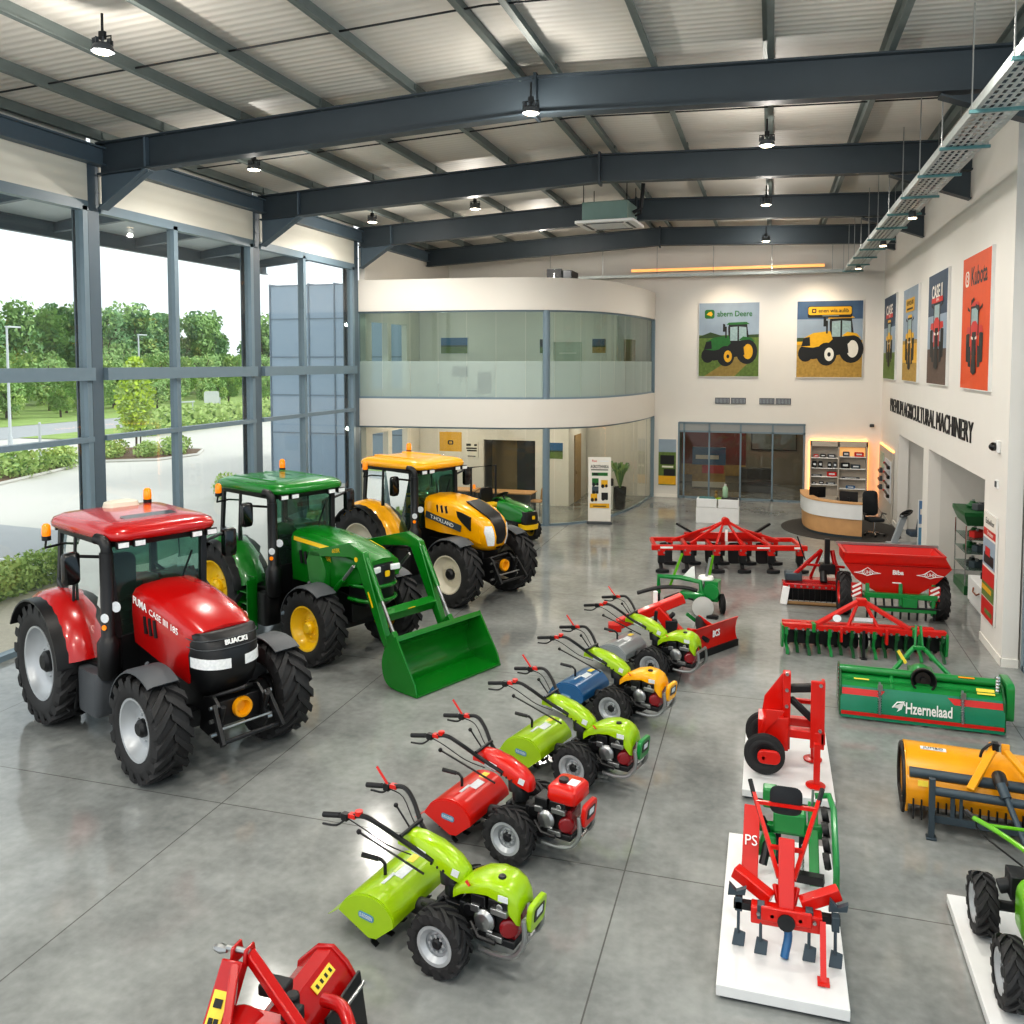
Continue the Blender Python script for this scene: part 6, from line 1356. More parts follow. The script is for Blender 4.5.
# ---- disc harrow / tine cultivator in red and green
def harrow():
    t = thing('tine_harrow', 'red beam harrow with green tines, in front of the red seed hopper', 'farm implement', (1.58, 15.6, 0), 5); t.scale = (1, 1, .87)
    W = 1.31
    m = MB(RED2); m.box((0, 0, .54), (2*W, .12, .12)); m.build('beam', t, bevel=.012)
    m = MB(BLACK); m.box((-.72, .2, .3), (1.1, .02, .34)); m.build('backing_plate', t); m = MB(BLACK); m.box((.72, .2, .3), (1.1, .02, .34)); m.build('backing_plate', t)  # plain black plates filling in behind the tines
    m = MB(RED2); m.box((0, .55, .42), (2*W-.1, .1, .1))
    for x in (-.9, 0, .9): m.bar((x, 0, .5), (x, .55, .42), .09, .09)
    m.build('rear_frame', t, bevel=.01)
    m = MB(RED2)
    for s in (-1, 1): m.bar((s*.75, -.02, .6), (.02+s*.06, .28, 1.0), .1, .07); m.bar((s*.3, -.05, .45), (.02+s*.06, .26, .98), .05, .05); m.box((s*.36, -.1, .45), (.04, .1, .28))
    m.box((.02, .28, 1.0), (.16, .14, .14)); m.build('three_point_mast', t, bevel=.01)
    m = MB(STICKW); m.disc((-.42, -.02, .74), (-.2, -1, .3), .07, .012, 16); m.box((.02, .05, .72), (.3, .012, .07)); m.build('sticker', t)
    for k in range(15):
        x = -W+.06+k*(2*W-.12)/14; y = 0 if k % 2 == 0 else .12
        m = MB(DGREEN if k % 4 else GREEN2); m.tube(curve([(x, y, .5), (x, y-.02, .38), (x, y+.02, .2), (x+.02, y-.05, .1), (x+.02, y-.12, .0)], 4), .03, 6); m.box((x, y-.03, .46), (.06, .1, .14)); tn_ = m.build('tine', t)
    m = MB(IRON)
    for k in range(16):
        x = -W+.1+k*(2*W-.2)/15; m.lathe([(.0, 0), (.12, .006), (.2, .03), (.2, .036), (.12, .014), (0, .012)], (x, .45, .2), (1, .15, 0), 18)
    m.cyl((-W+.1, .45, .2), (W-.1, .45, .2), .025, n=8); m.build('disc_row', t, smooth=30)
    m = MB(GREEN2)
    for s in (-1, 1): m.prism([(-.1, .56), (.12, .56), (.14, .3), (.1, .12), (-.06, .12), (-.1, .3)], (s*W-.02, 0, 0), (0, 1, 0), (0, 0, 1), (.04, 0, 0)); m.box((s*.8, -.01, .54), (.06, .16, .17))
    m.build('side_plate', t, bevel=.006)
    m = MB(IRON); m.bar((.0, -.1, .55), (.0, -.12, .02), .04, .04, (1, 0, 0)); m.box((.0, -.12, .01), (.1, .1, .02)); m.build('stand', t)
    m = MB(STEEL)
    for k in range(22): x = -W+.1+k*.118; m.cyl((x, -.055, .5), (x, -.09, .5), .022, n=6)
    m.build('bolt_row', t)
harrow()
# ---- seed hopper
def spreader():
    t = thing('seed_spreader', 'red seed hopper on a green frame with large black wheels', 'farm implement', (2.37, 18.2, 0), 3)
    P = [(-.95, 1.32), (-.95, 1.12), (-.72, .8), (-.3, .52), (.38, .5), (.72, .76), (.98, 1.08), (.84, 1.32)]
    m = MB(RED2)
    def hull(f, y):
        return [V((x*f(z), y(z), z)) for x, z in P]
    fr = [V((x, -.38+.25*(1.32-z)*(1 if z < 1.12 else .3), z)) for x, z in P]; bk = [V((x, .45-.3*(1.32-z), z)) for x, z in P]
    n = len(P)
    m.add(fr+bk, [tuple(range(n)), tuple(range(2*n-1, n-1, -1))]+[(i, i+1, n+i+1, n+i) for i in range(n-1)])
    inn = [V((p.x*.95, p.y+.04, p.z)) for p in fr]; inb = [V((p.x*.95, p.y-.04, p.z)) for p in bk]
    m.add([inn[0], inn[7], inb[7], inb[0], V((-.5, -.1, .75)), V((.5, -.1, .75)), V((.5, .15, .75)), V((-.5, .15, .75))], [(0, 1, 5, 4), (1, 2, 6, 5), (2, 3, 7, 6), (3, 0, 4, 7), (4, 5, 6, 7)])
    for a, b in ((fr[0], fr[7]), (fr[7], bk[7]), (bk[7], bk[0]), (bk[0], fr[0])): m.bar(a, b, .05, .03)
    h = m.build('hopper', t, smooth=0)
    m = MB(STEEL); m.bar(bk[0]+V((-.06, 0, .03)), bk[7]+V((.06, 0, .03)), .06, .05); m.build('rim_rail', h)
    m = MB(RED); m.shell([[V((-.93, -.345, 1.1)), V((.93, -.345, 1.1))], [V((-.93, -.375, 1.12)), V((.93, -.375, 1.12))]], (0, 0, .012)); m.build('fold', h)
    m = MB(LWHITE)
    for x in (-.52, .6):
        m.text('KUHN', (x, -.325, .95), (1, 0, 0), (0, -.25, 1), .07, .004, width=.2, bold=.02); 
        m.tube([(x-.24, -.327, .94), (x-.12, -.331, .96), (x, -.354, 1.05), (x+.12, -.331, .96), (x+.24, -.327, .94), (x+.1, -.322, .92), (x, -.313, .885), (x-.1, -.322, .92)], .009, 5, closed=True)
    m.text('Biba', (.03, -.328, .97), (1, 0, 0), (0, -.25, 1), .09, .004, width=.2, bold=.04); m.box((.02, -.277, .76), (.16, .006, .02)); m.build('lettering', h, smooth=0)
    m = MB(GREEN2); m.box((.1, -.25, .5), (1.3, .1, .1)); m.box((.1, -.3, .25), (1.25, .08, .08))
    for x in (-.5, .1, .68): m.bar((x, -.28, .25), (x, -.2, .75), .07, .07, (1, 0, 0))
    m.box((.1, .2, .4), (1.6, .1, .12)); m.box((-.5, 0, .4), (.1, .5, .1)); m.box((.68, 0, .4), (.1, .5, .1)); m.box((.25, -.34, .4), (.26, .06, .18)); m.box((.68, -.22, .45), (.07, .07, .6)); m.build('frame', t, bevel=.01)
    for s in (-1, 1): wheel(t, 'wheel', (s*.88, .12, .42), .42, .22, .22, RED2, 16, s, IRON, deep=.025, rz=-90 if False else -90, flip=s)
    m = MB(PRE, LWHITE)
    for s in (-1, 1):
        m.use(PRE).box((s*.7, -.26, .58), (.2, .02, .28)); m.use(LWHITE)
        for k in (-1, 0, 1): m.bar((s*.7-.08, -.273, .58+k*.09-.04), (s*.7+.08, -.273, .58+k*.09+.05), .008, .04)
    m.build('warning_board', t, smooth=0)
    m = MB(IRON); m.tube([(-.6, -.34, .3), (.8, -.34, .3)], .02, 6)
    for k in range(9): m.tube([(-.5+k*.15, -.2, .52), (-.5+k*.15, -.3, .3), (-.5+k*.15, -.28, .06)], .02, 6)
    m.build('seed_tube', t)
spreader()
# ---- small red power harrow
def power():
    t = thing('power_harrow', 'small red power harrow with A-frame mast, left of the red hopper', 'farm implement', (.92, 18.75, 0), 3)
    m = MB(RED); m.box((0, 0, .4), (1.15, .3, .1)); m.box((0, .2, .44), (1.0, .3, .12)); m.prism([(-.15, .16), (-.15, .45), (.2, .45), (.3, .16)], (-.6, 0, 0), (0, 1, 0), (0, 0, 1), (.03, 0, 0)); m.build('beam', t, bevel=.015)
    m = MB(RED)
    for s in (-1, 1): m.bar((s*.5, .0, .48), (.28+s*.1, .15, 1.12), .07, .07); m.bar((.28+s*.1, .15, 1.1), (.28+s*.3, .3, .5), .05, .05)
    m.bar((-.12, .05, .82), (.62, .05, .8), .05, .05); m.build('three_point_mast', t, bevel=.01)
    m = MB(BLACK); m.bar((.28, .12, .62), (.28, .12, 1.36), .12, .1, (1, 0, 0)); m.box((.28, .1, .75), (.3, .25, .2)); m.cyl((.2, 0, .7), (.2, -.12, .5), .07, n=12); m.bar((-.15, .1, .9), (-.32, .05, 1.4), .025, .025); m.build('gearbox', t, bevel=.01)
    m = MB(TOOL); m.box((-.38, .1, .56), (.34, .3, .16)); m.build('tool_box', t, bevel=.02)
    m = MB(BLACK)
    for k in range(10): m.bar((-.5+k*.11, .0, .36), (-.5+k*.11, -.02, .06), .04, .015, (1, 0, 0))
    m.box((0, .14, .2), (1.05, .04, .32)); m.build('tine_row', t)
    m = MB(mat('wooden roller bar', '#8a6c46', .7)); m.cyl((-.55, -.12, .04), (.55, -.12, .04), .035, n=10); m.build('roller', t)
    m = MB(LWHITE); m.box((-.56, -.16, .2), (.14, .03, .38), (0, 8, 0)); m.build('side_shield', t, bevel=.01)
    m = MB(STEEL)
    for k in range(9): m.cyl((-.48+k*.12, -.15, .4), (-.48+k*.12, -.17, .4), .02, n=6)
    m.build('bolt_row', t)
power()
# ---- wide red cultivator
def wide():
    t = thing('wide_cultivator', 'wide red tine cultivator standing in front of the white brochure counter', 'farm implement', (-.98, 21.6, 0), 15)
    W = 1.85
    m = MB(RED2); m.box((0, -.42, .57), (2*W, .12, .12)); m.build('beam', t, bevel=.012)
    m = MB(RED2); m.box((0, .42, .6), (2*W-.2, .1, .1)); m.build('rear_beam', t, bevel=.012)
    m = MB(RED2)
    for x in (-1.75, -1.0, -.4, .4, 1.0, 1.75): m.bar((x, -.42, .57), (x, .42, .6), .08, .09)
    m.build('cross_beam', t, bevel=.01)
    m = MB(RED2)
    for s in (-1, 1):
        m.bar((s*.9, -.3, .64), (s*.06, .0, 1.12), .06, .06); m.bar((s*.3, -.4, .64), (s*.05, -.0, 1.1), .05, .05); m.bar((s*.85, .4, .66), (s*.06, .02, 1.12), .05, .05); m.bar((s*1.3, -.0, .66), (s*.4, .3, .9), .05, .06)
    m.cyl((0, -.08, 1.14), (0, .1, 1.14), .09, n=14); m.box((0, 0, 1.1), (.16, .14, .12)); m.box((0, .3, .72), (1.9, .1, .16)); m.build('three_point_mast', t, bevel=.01)
    m = MB(BLACK)
    for s in (-1, 1): m.bar((s*.75, .2, .8), (s*1.15, .3, 1.02), .08, .05)
    m.build('strut', t)
    i = 0
    for y, xs in ((-.42, (-1.62, -1.0, -.3, .32, 1.0, 1.68)), (.42, (-1.3, -.7, 0, .66, 1.3))):
        for x in xs:
            m = MB(RED2, IRON); m.box((x, y, .47), (.16, .14, .16)); m.use(IRON); m.bar((x, y, .45), (x, y+.02, .2), .13, .15, (1, 0, 0)); m.tube(curve([(x, y, .3), (x, y+.06, .18), (x, y-.04, .08), (x, y-.12, .03)], 3), .05, 6)
            m.prism([(-.16, .0), (0, .24), (.16, .0), (.05, -.05), (-.05, -.05)], (x, y-.22, .012), (1, 0, 0), (0, 1, 0), (0, 0, .07)); q = m.build('tine', t, bevel=.005)
            m = MB(STEEL); m.cyl((x-.06, y-.08, .52), (x-.06, y-.1, .52), .025, n=6); m.cyl((x+.06, y-.08, .46), (x+.06, y-.1, .46), .025, n=6); m.build('bolt', q)
    m = MB(BLACK)
    for x in (-1.4, -.87, -.27, .3, .98): m.prism(rrect(.32, .5, .08), (x, .3, .28), (1, 0, 0), (0, .2, 1), (0, .03, 0))
    m.build('mud_flap', t)
    m = MB(LWHITE); m.box((-1.5, -.483, .58), (.3, .004, .05)); m.box((.8, -.483, .58), (.3, .004, .04)); m.box((1.6, -.483, .58), (.14, .004, .05)); m.box((0, -.1, .8), (.06, .05, .28)); m.build('sticker', t, smooth=0)
wide()
# ---- small green mower / potato digger with white disc
def digger():
    t = thing('green_digger', 'small green digger with a white disc and one black wheel, behind the red snow blade', 'farm implement', (-1.45, 17.6, 0), -8)
    m = MB(GREEN2); m.tube([(-.66, -.05, .3), (-.66, -.05, .64), (-.2, -.05, .66), (.2, -.1, .62), (.24, -.1, .3)], .05, 8); m.build('frame', t)
    m = MB(GREEN2); m.loft([[V((x, y, .28+z)) for x, y in rrect(.5*k, .3*k, .06, 4, .05, -.1)] for z, k in ((0, .9), (.04, 1), (.12, 1), (.15, .85))]); m.box((.42, .05, .45), (.26, .3, .4)); m.cyl((.42, -.15, .45), (.42, -.1, .45), .16, n=18); m.build('gear_case', t, bevel=.03)
    m = MB(LIME2, STEEL); m.bar((-.45, .05, .45), (-.24, .2, 1.1), .04, .04); m.bar((.3, .1, .5), (.38, .2, 1.12), .04, .04); m.build('upright', t)
    m = MB(STEEL); m.tube([(.2, -.16, .05), (.26, -.05, .5), (.36, .06, 1.1)], .028, 8); m.build('lever', t)
    m = MB(LWHITE); m.prism([(-.16, 0), (.12, 0), (.1, .26), (.04, .24)], (-.05, 0, .64), (1, 0, 0), (0, 0, 1), (0, .03, 0)); m.lathe([(.14, 0), (.16, .03), (.14, .08), (0, .1)], (.28, .05, .64), (0, 0, 1), 18); m.build('seed_box', t)
    m = MB(mat('pale disc', '#a9aaa6', .5, metal=.1)); m.lathe([(.0, .022), (.1, .018), (.2, .0), (.21, .004), (.1, .026), (0, .03)], (.3, -.3, .17), (.25, -1, .35), 28); m.build('disc', t)
    wheel(t, 'wheel', (.62, .0, .2), .2, .1, .1, IRON, 12, 1, rz=-70, plain=True)
    m = MB(BLACK); m.tube(curve([(-1.05, -.25, .3), (-.6, -.2, .45), (-.1, -.2, .5), (.15, -.15, .45)], 4), .04, 8); m.tube([(-.5, -.15, .2), (-.2, -.2, .35), (.1, -.2, .3)], .05, 8); m.prism([(-.1, -.05), (.1, -.05), (.12, .05), (0, .1)], (.5, -.4, .0), (1, 0, 0), (0, 1, 0), (0, 0, .06)); m.build('drive_arm', t)
    m = MB(IRON); m.bar((-.66, .0, .0), (-.66, -.05, .32), .05, .05, (1, 0, 0)); m.bar((.05, .15, 0), (.05, .1, .3), .05, .05, (1, 0, 0)); m.build('stand', t)
digger()
# ---- red snow blade
def blade():
    t = thing('snow_blade', 'red snow blade on a heavy red beam behind the farthest walking tractor', 'farm implement', (-1.5, 14.95, 0), 12)
    m = MB(RED2); m.bar((-1.0, -.32, .56), (.12, -.1, .98), .16, .16, (0, 0, 1), .18, .16); m.box((-1.05, -.34, .52), (.22, .2, .14)); m.build('beam', t, bevel=.02)
    m = MB(RED2); m.bar((-.35, -.22, .82), (.1, -.28, .3), .16, .14, (0, 0, 1), .26, .24); m.box((.18, -.2, .22), (.3, .26, .24)); m.bar((.2, -.2, .42), (.58, .1, .3), .1, .12); m.bar((.4, .1, .6), (.72, .2, .36), .07, .07); m.build('blade_arm', t, bevel=.015)
    m = MB(IRON); m.cyl((-.25, -.2, .5), (-.05, -.25, .75), .04, n=8); m.box((-.1, -.3, .5), (.2, .16, .3)); m.tube([(-.8, -.35, .45), (-.7, -.4, .2), (-.3, -.4, .15)], .04, 8); m.box((-.55, -.36, .06), (.4, .12, .1)); m.bar((-.4, -.3, .1), (-.35, -.28, .8), .06, .06, (1, 0, 0)); m.build('hydraulic_cylinder', t, bevel=.01)
    m = MB(BLACK); m.lathe([(.2, 0), (.24, .03), (.2, .06), (.05, .06)], (.45, .0, .4), (1, -.5, .6), 20); m.use(GREEN2); m.bar((.2, .05, .66), (.5, .1, .42), .04, .06); m.build('guide_wheel', t)
    a = V((.3, -.4, 0)); b = V((1.14, .46, 0)); d = (b-a).normalized(); nn = V((d.y, -d.x, 0))
    m = MB(RED2); rows = []
    for z, o in ((.1, .0), (.2, -.035), (.32, -.04), (.44, -.02), (.52, .02)): rows.append([a+nn*o+V((0, 0, z)), (a+b)/2+nn*o+V((0, 0, z)), b+nn*o+V((0, 0, z))])
    m.shell(rows, -nn*.03); bl = m.build('blade', t, smooth=40)
    m = MB(BLACK); m.bar(a+nn*.01+V((0, 0, .06)), b+nn*.01+V((0, 0, .06)), .03, .12); m.build('rubber_edge', bl)
    m = MB(LWHITE); m.text('BCS', a.lerp(b, .48)+nn*.0+V((0, 0, .34)), d, (0, 0, 1), .11, .008, width=.2, bold=.03); m.build('lettering', bl, smooth=0)
    m = MB(LWHITE); m.cyl((-.35, -.1, .85), (-.35, -.1, 1.08), .04, n=10); m.disc((.18, -.4, .42), (0, -1, .3), .05, .012, 14); m.disc((.24, -.42, .3), (0, -1, .3), .05, .012, 14); m.build('sticker', t)
blade()
# ---- red frame with wheels on the second platform
def ripper():
    t = thing('subsoiler_frame', 'bright red upright implement frame with two black wheels on the middle platform', 'farm implement', (.3, 10.85, .12), 0)
    m = MB(RED2); m.box((-.04, .1, .63), (.09, .14, .94)); m.box((.31, -.1, .68), (.16, .05, .82)); m.box((.37, -.06, .68), (.04, .14, .82)); m.build('upright', t, bevel=.008)
    m = MB(RED2); m.box((.15, -.05, .42), (.4, .12, .1)); m.box((.15, .3, .42), (.4, .1, .1)); m.box((.15, .25, .7), (.4, .06, .05)); m.box((.34, .12, .4), (.12, .5, .14)); m.build('cross_beam', t, bevel=.008)
    m = MB(RED2); m.prism([(-.08, .14), (-.08, 1.06), (-.3, .74), (-.36, .3), (-.3, .2)], (0, .18, 0), (1, 0, 0), (0, 0, 1), (0, .03, 0)); m.prism([(-.02, .22), (-.02, .62), (-.3, .6), (-.38, .32), (-.32, .2)], (0, -.16, 0), (1, 0, 0), (0, 0, 1), (0, .04, 0)); m.box((-.22, .02, .42), (.3, .34, .3)); m.prism([(0, 0), (.24, .3), (.02, .3)], (-.3, -.18, .42), (1, 0, 0), (0, 0, 1), (0, -.012, 0)); m.build('bracket', t, bevel=.01)
    m = MB(BLACK); m.bar((-.0, .1, .9), (.32, .0, .98), .1, .09); m.bar((0, .1, .78), (.34, .02, .5), .06, .08); m.build('strut', t, bevel=.015)
    for y in (-.34, .34): wheel(t, 'wheel', (-.29, y, .235), .235, .13, .11, IRON, 12, -1, plain=True)
    m = MB(RED2); m.prism(rrect(.26, .16, .07), (-.24, -.5, .26), (1, 0, 0), (0, 0, 1), (0, .05, 0)); m.cyl((-.3, -.5, .25), (-.3, .34, .25), .03, n=10); m.build('wheel_arm', t, bevel=.015)
    for y in (-.5, .2):
        m = MB(RED2); m.bar((.29, y, .02), (.29, y, .5), .07, .07, (1, 0, 0)); m.lathe([(.11, 0), (.11, .015), (.04, .03)], (.28, y, 0), (0, 0, 1), 20); m.build('stand_leg', t)
    bolts(t, [(-.04, .02, .3+k*.2) for k in range(5)]+[(.34, -.13, .5), (.34, -.13, 1.05), (-.2, -.165, .58)], (0, -1, 0), .022)
ripper()
# ---- red row cultivator on the near platform
def rowcult():
    t = thing('row_cultivator', 'red row cultivator with black seat pad, raised handles and five tines on the near platform', 'farm implement', (.2, 7.3, .13), 0)
    m = MB(RED2); m.box((0, -.02, .3), (.56, .12, .14)); m.box((0, -.09, .34), (.4, .03, .12)); m.build('beam', t, bevel=.01)
    m = MB(IRON); m.box((0, -.0, .33), (.84, .06, .06)); m.cyl((0, -.12, .3), (0, -.08, .3), .07, n=14); m.build('tool_bar', t)
    m = MB(RED2); m.bar((0, .0, .34), (.0, .25, .82), .13, .1, (0, 1, 0)); m.bar((-.05, .06, .3), (-.09, .12, .48), .04, .04); m.bar((.05, .06, .3), (.09, .12, .48), .04, .04); m.build('mast', t, bevel=.01)
    for s in (-1, 1):
        m = MB(RED2); m.bar((s*.12, .06, .38), (s*.42, .12 if s > 0 else .2, .5), .1, .1, (0, 0, 1)); m.build('side_wing', t, bevel=.01)
        m = MB(RED2); m.bar((s*.06, .1, .55), (s*.28, .72, .95), .032, .032); hb = m.build('handle', t)
        m = MB(BLACK); m.tube([(s*.275, .7, .93), (s*.315, .82, 1.02)], .022, 8); m.build('grip', hb)
    m = MB(RED2); m.bar((-.26, .65, .905), (.26, .65, .905), .03, .03); m.bar((-.13, .3, .7), (.13, .3, .7), .03, .03); m.build('cross_bar', t)
    m = MB(SEATM); m.loft([[V((x, .68-d*.6, .925+z+d)) for x, z in rrect(.28*k, .24*k, .07, 4, 0, .0)] for d, k in ((-.03, .85), (0, 1), (.03, 1), (.05, .85))]); m.build('seat_pad', t, smooth=50)
    for k, (x, y) in enumerate(((-.38, -.04), (-.2, -.1), (.18, -.08), (.38, -.1))):
        m = MB(TOOL); m.cyl((x, y+.05, .33), (x, y, .1), .014, n=8); m.box((x, y+.05, .34), (.06, .08, .12)); m.prism([(-.05, 0), (.05, 0), (.06, .1), (-.03, .12)], (x, y-.02, .0), (1, 0, 0), (0, .3, 1), (0, .02, 0)); m.build('tine', t, bevel=.005)
    m = MB(BLUE); m.tube(curve([(0, .0, .28), (.02, -.03, .15), (0, -.08, .05), (-.01, -.1, .0)], 4), .035, 10); m.build('centre_tine', t)
    m = MB(RED2); m.bar((.28, -.32, .0), (.28, -.1, .36), .045, .045, (0, 1, 0)); m.box((.28, -.32, .01), (.09, .09, .02)); m.build('stand_leg', t)
    m = MB(TOOL)
    for s in (-1, 1): m.prism([(-.07, 0), (.07, .02), (.08, .08), (0, .04), (-.06, .1)], (s*.4, -.02, .4), (1, 0, 0), (0, 0, 1), (0, .05, 0))
    m.build('clamp', t)
    bolts(t, [(-.22+k*.11, -.085, .33) for k in range(5)], (0, -1, 0), .016)
rowcult()
def greencult():
    t = thing('green_cultivator', 'green frame cultivator with a tall red panel behind the red row cultivator', 'farm implement', (.25, 8.5, .13), 0)
    m = MB(GREEN2); m.tube([(.24, .3, .62), (.37, .3, .64), (.4, .1, .6), (.4, -.35, .3), (.4, -.4, .02)], .03, 8); m.build('side_frame', t)
    m = MB(GREEN2); m.bar((.22, .3, .55), (.22, -.3, .06), .09, .05); m.box((.2, .1, .4), (.3, .06, .06)); m.bar((-.3, .1, .35), (.3, .1, .35), .08, .08); m.build('frame', t, bevel=.008)
    m = MB(GREEN2); m.box((0, .1, .46), (.3, .24, .2)); m.cyl((-.05, .1, .5), (-.05, .3, .6), .08, n=12); m.prism([(-.2, 0), (.0, 0), (.0, .2), (-.12, .24)], (-.12, -.05, .12), (1, 0, 0), (0, 0, 1), (0, .1, 0)); m.box((-.18, .32, .55), (.14, .14, .2)); m.build('gear_case', t, bevel=.02)
    m = MB(RED2); m.bar((-.36, -.3, .02), (-.345, .06, .56), .15, .03, (0, 1, 0)); p_ = m.build('red_panel', t, bevel=.008)
    m = MB(LWHITE); m.text('PS', (-.352, -.14, .31), (1, 0, 0), (0, .55, .83), .09, .02); m.build('lettering', p_, smooth=0)
    m = MB(BLACK)
    for k in range(4): m.lathe([(.0, 0), (.07, 0), (.08, .03), (.07, .06), (0, .06)], (.3, -.2+k*.13, .25+k*.08), (1, 0, .2), 14)
    m.tube(curve([(-.26, .15, .4), (-.2, .0, .3), (-.24, -.15, .1)], 4), .04, 8); m.bar((.05, -.25, .1), (.3, -.3, .12), .08, .08); m.build('rubber_roller', t)
    m = MB(STEEL); m.cyl((.2, .2, .3), (.22, .26, .7), .014, n=6)
    for x in (-.08, .12): 
        for k in range(8): m.lathe([(.008, 0), (.016, .015), (.008, .03)], (x, -.1, .02+k*.04), (0, 0, 1), 6)
    m.build('chain', t)
    m = MB(IRON); m.bar((-.1, .1, 0), (-.1, .1, .4), .05, .05, (1, 0, 0)); m.bar((.12, .2, 0), (.12, .2, .4), .05, .05, (1, 0, 0)); m.build('stand', t)
greencult()
# ---- red mulcher at the bottom edge
def flail():
    t = thing('flail_mulcher', 'red flail mulcher with yellow stickers at the bottom edge, cut by the frame', 'farm implement', (-3.05, 4.85, 0), 0)
    P = [(-.3, .2), (-.27, .48), (-.12, .63), (-.0, .65), (.11, .55), (.2, .4), (.24, .16)]
    m = MB(RED); m.shell([[V((x, -.8, z)), V((x, .72, z))] for x, z in P], (-.012, 0, -.018)); hd = m.build('mulcher_hood', t, smooth=25)
    m = MB(RED)
    for y in (-.8, .72): m.prism([(x*1.08, z+.02) for x, z in P]+[(.2, .08), (-.2, .08)], (0, y, 0), (1, 0, 0), (0, 0, 1), (0, .04, 0))
    m.build('side_plate', t, bevel=.008)
    m = MB(STICK, LBLACK); m.box((.06, .48, .606), (.07, .26, .006), (0, 42, 0)); m.use(LBLACK)
    for k in range(4): m.box((.066, .39+k*.06, .61), (.03, .02, .006), (0, 42, 0))
    m.build('sticker', hd, smooth=0)
    m = MB(BLACK); m.box((.26, .45, .34), (.02, .5, .42), (0, -8, 0)); m.box((.25, -.1, .36), (.02, .5, .4), (0, -8, 0)); fl = m.build('rubber_flap', t)
    m = MB(STICKW); m.prism(rrect(.12, .08, .035), (.28, -.1, .44), (0, 1, 0), (0, 0, 1), (.006, 0, 0)); m.build('badge', fl)
    m = MB(RED)
    for s in (-1, 1): m.prism([(-.06, -.1), (.1, -.12), (.07, .02), (-.04, .02)], (-.36+s*.05, .1, 1.0), (0, 1, 0), (.0, 0, 1), (.025, 0, 0))
    m.bar((-.37, -.42, .3), (-.37, .06, .94), .16, .1, (0, 1, 0)); m.build('three_point_mast', t, bevel=.012)
    m = MB(STICK, LBLACK); m.bar((-.37, -.223, .652), (-.37, -.089, .832), .11, .012, (0, 1, 0)); m.use(LBLACK); m.bar((-.39, -.215, .672), (-.39, -.185, .712), .03, .018, (0, 1, 0)); m.bar((-.35, -.215, .672), (-.35, -.185, .712), .03, .018, (0, 1, 0)); m.bar((-.37, -.15, .758), (-.37, -.12, .798), .06, .018, (0, 1, 0)); m.build('mast_sticker', t, smooth=0)
    m = MB(RED); m.bar((-.3, .12, .96), (.46, -.22, .62), .07, .08); m.bar((-.34, .02, .94), (-.12, -.5, .55), .06, .07); m.build('brace', t, bevel=.01)
    m = MB(RED); m.tube(curve([(.18, .28, .62), (.36, .2, .66), (.5, .06, .6), (.56, -.02, .48)], 5), .045, 10); m.build('guard_arm', t)
    m = MB(RED, IRON); m.cyl((-.2, -.25, .55), (-.2, -.02, .6), .16, n=18); m.box((-.06, -.15, .62), (.3, .3, .16)); m.use(IRON); m.cyl((.05, .08, .68), (.05, .08, .78), .05, n=12); m.box((-.15, .2, .7), (.2, .14, .08)); m.box((.1, .0, .7), (.12, .12, .1)); m.build('gearbox', t, bevel=.015)
    m = MB(STICKB); m.box((.05, -.3, .705), (.1, .24, .006)); m.build('brand_plate', t, smooth=0)
    m = MB(STEEL); m.cyl((-.46, .1, .99), (-.28, .1, .99), .02, n=8); m.lathe([(.02, 0), (.035, .05), (.02, .1)], (-.56, .1, .97), (1, 0, 0), 8); m.cyl((.29, .66, .5), (.29, .3, .52), .014, n=8); m.build('pin', t)
    m = MB(IRON); m.cyl((0, -.76, .28), (0, .7, .28), .12, n=12)
    for k in range(12): m.bar((0, -.7+k*.12, .28), (.2*math.cos(k*2.1), -.7+k*.12, .28+.2*math.sin(k*2.1)), .05, .02)
    m.build('flail_rotor', t)
    m = MB(IRON); m.cyl((.2, -.76, .08), (.2, .7, .08), .08, n=14); m.build('roller', t)
flail()
# ================================================================== CAMERA, LIGHT
cam = bpy.data.cameras.new('camera'); co = bpy.data.objects.new('camera', cam); col.objects.link(co)
cam.sensor_width = 36; cam.sensor_fit = 'HORIZONTAL'; cam.lens = 868/1024*36
cam.shift_y = -(512-412)/1024.
co.location = (0, 0, 5); co.rotation_euler = (R_(90-3.27), 0, R_(16.54)); cam.clip_end = 400
scn.camera = co
w = bpy.data.worlds.new('sky'); scn.world = w; w.use_nodes = True
nt = w.node_tree; N = nt.nodes; L = nt.links; bg = N['Background']
tc = N.new('ShaderNodeTexCoord'); nz = N.new('ShaderNodeTexNoise'); nz.inputs['Scale'].default_value = 2.2; nz.inputs['Detail'].default_value = 6
mp = N.new('ShaderNodeMapping'); mp.inputs['Scale'].default_value = (1, 1, 3); L.new(tc.outputs['Generated'], mp.inputs[0]); L.new(mp.outputs[0], nz.inputs[0])
cr = N.new('ShaderNodeValToRGB'); cr.color_ramp.elements[0].position = .35; cr.color_ramp.elements[0].color = lin('#dfe9f1'); cr.color_ramp.elements[1].position = .6; cr.color_ramp.elements[1].color = lin('#f7f9fa')
L.new(nz.outputs['Fac'], cr.inputs[0]); L.new(cr.outputs[0], bg.inputs[0]); bg.inputs[1].default_value = SKY
def light(kind, name, loc, power, color=(1, 1, 1), rot=(0, 0, 0), **kw):
    l = bpy.data.lights.new(name, kind); l.energy = power; l.color = color
    for k, v in kw.items(): setattr(l, k, v)
    o = bpy.data.objects.new(name, l); col.objects.link(o); o.location = loc; o.rotation_euler = [R_(a) for a in rot]; return o
light('SUN', 'sun', (0, 0, 30), 1.6, (1, .97, .92), (48, 0, 120), angle=.3)
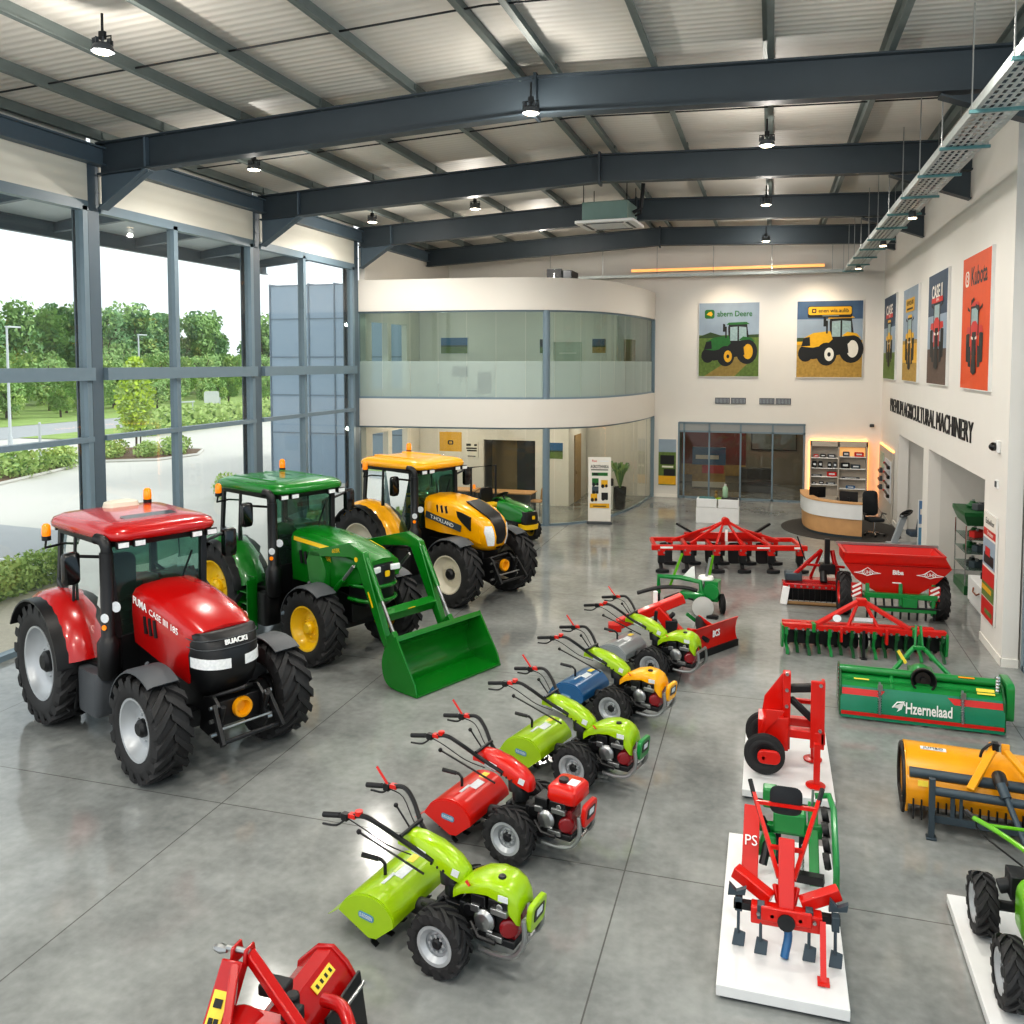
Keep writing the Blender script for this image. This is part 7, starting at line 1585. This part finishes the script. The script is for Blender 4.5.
scn.view_settings.view_transform = 'Standard'; scn.view_settings.exposure = EXPO
try: scn.view_settings.look = 'Medium High Contrast'
except Exception as e: print('look', e)
try: scn.cycles.use_denoising = True; scn.cycles.max_bounces = 8; scn.cycles.transparent_max_bounces = 24; scn.cycles.diffuse_bounces = 4; scn.cycles.sample_clamp_indirect = 6
except Exception: pass
for x, y in [(a, b) for a, b, _ in LP]+[(-7, 27), (-8, 4), (-3, 3), (1.5, 4), (1.5, 10), (-8, 0), (-2, -2)]:  # bay fixtures, then extra lamps without fixtures added to light the hall
    light('SPOT', 'bay and fill lamp', (x, y, 8.7), LAMP*2.3, (1, .95, .88), spot_size=2.9, spot_blend=.5, shadow_soft_size=.08)
    light('POINT', 'bay and fill glow', (x, y, 8.6), LAMP*.5, (1, .94, .86), shadow_soft_size=.06)  # extra point added at each lamp to brighten the ceiling
for x, y, p in ((-10.5, 27.3, 30), (-7, 27.3, 30), (-5.6, 30.6, 14)):  # added fill lights without fixtures, so the office interior shows
    light('POINT', 'office fill', (x, y, 6.3), p, (1, .95, .88), shadow_soft_size=.06)
    light('POINT', 'office fill', (x, y, 2.7), p*2.2, (1, .92, .8), shadow_soft_size=.06)
light('POINT', 'lobby fill', (-1, 34.0, 3.2), 130, (1, .93, .82), shadow_soft_size=.25)  # added fill without a fixture, brightens the room behind the entrance glass
light('POINT', 'alcove lamp', (5.4, 25.6, 3.2), 28, (1, .96, .9), shadow_soft_size=.25)
light('POINT', 'alcove lamp', (5.2, 19.5, 3.2), 28, (1, .96, .9), shadow_soft_size=.25)
for y, p in ((30.5, 45), (26, 36), (20, 28)): light('SPOT', 'tray lamp', (2.6, y, 8.0), p*3, (1, .86, .68), (0, 22, 0), spot_size=1.6, spot_blend=.9, shadow_soft_size=.08)
for x, p in ((-1.5, 40), (1.5, 60)): light('SPOT', 'wall washer', (x, 31.0, 8.2), p*3, (1, .8, .58), (25, 0, 0), spot_size=1.9, spot_blend=1, shadow_soft_size=.1)
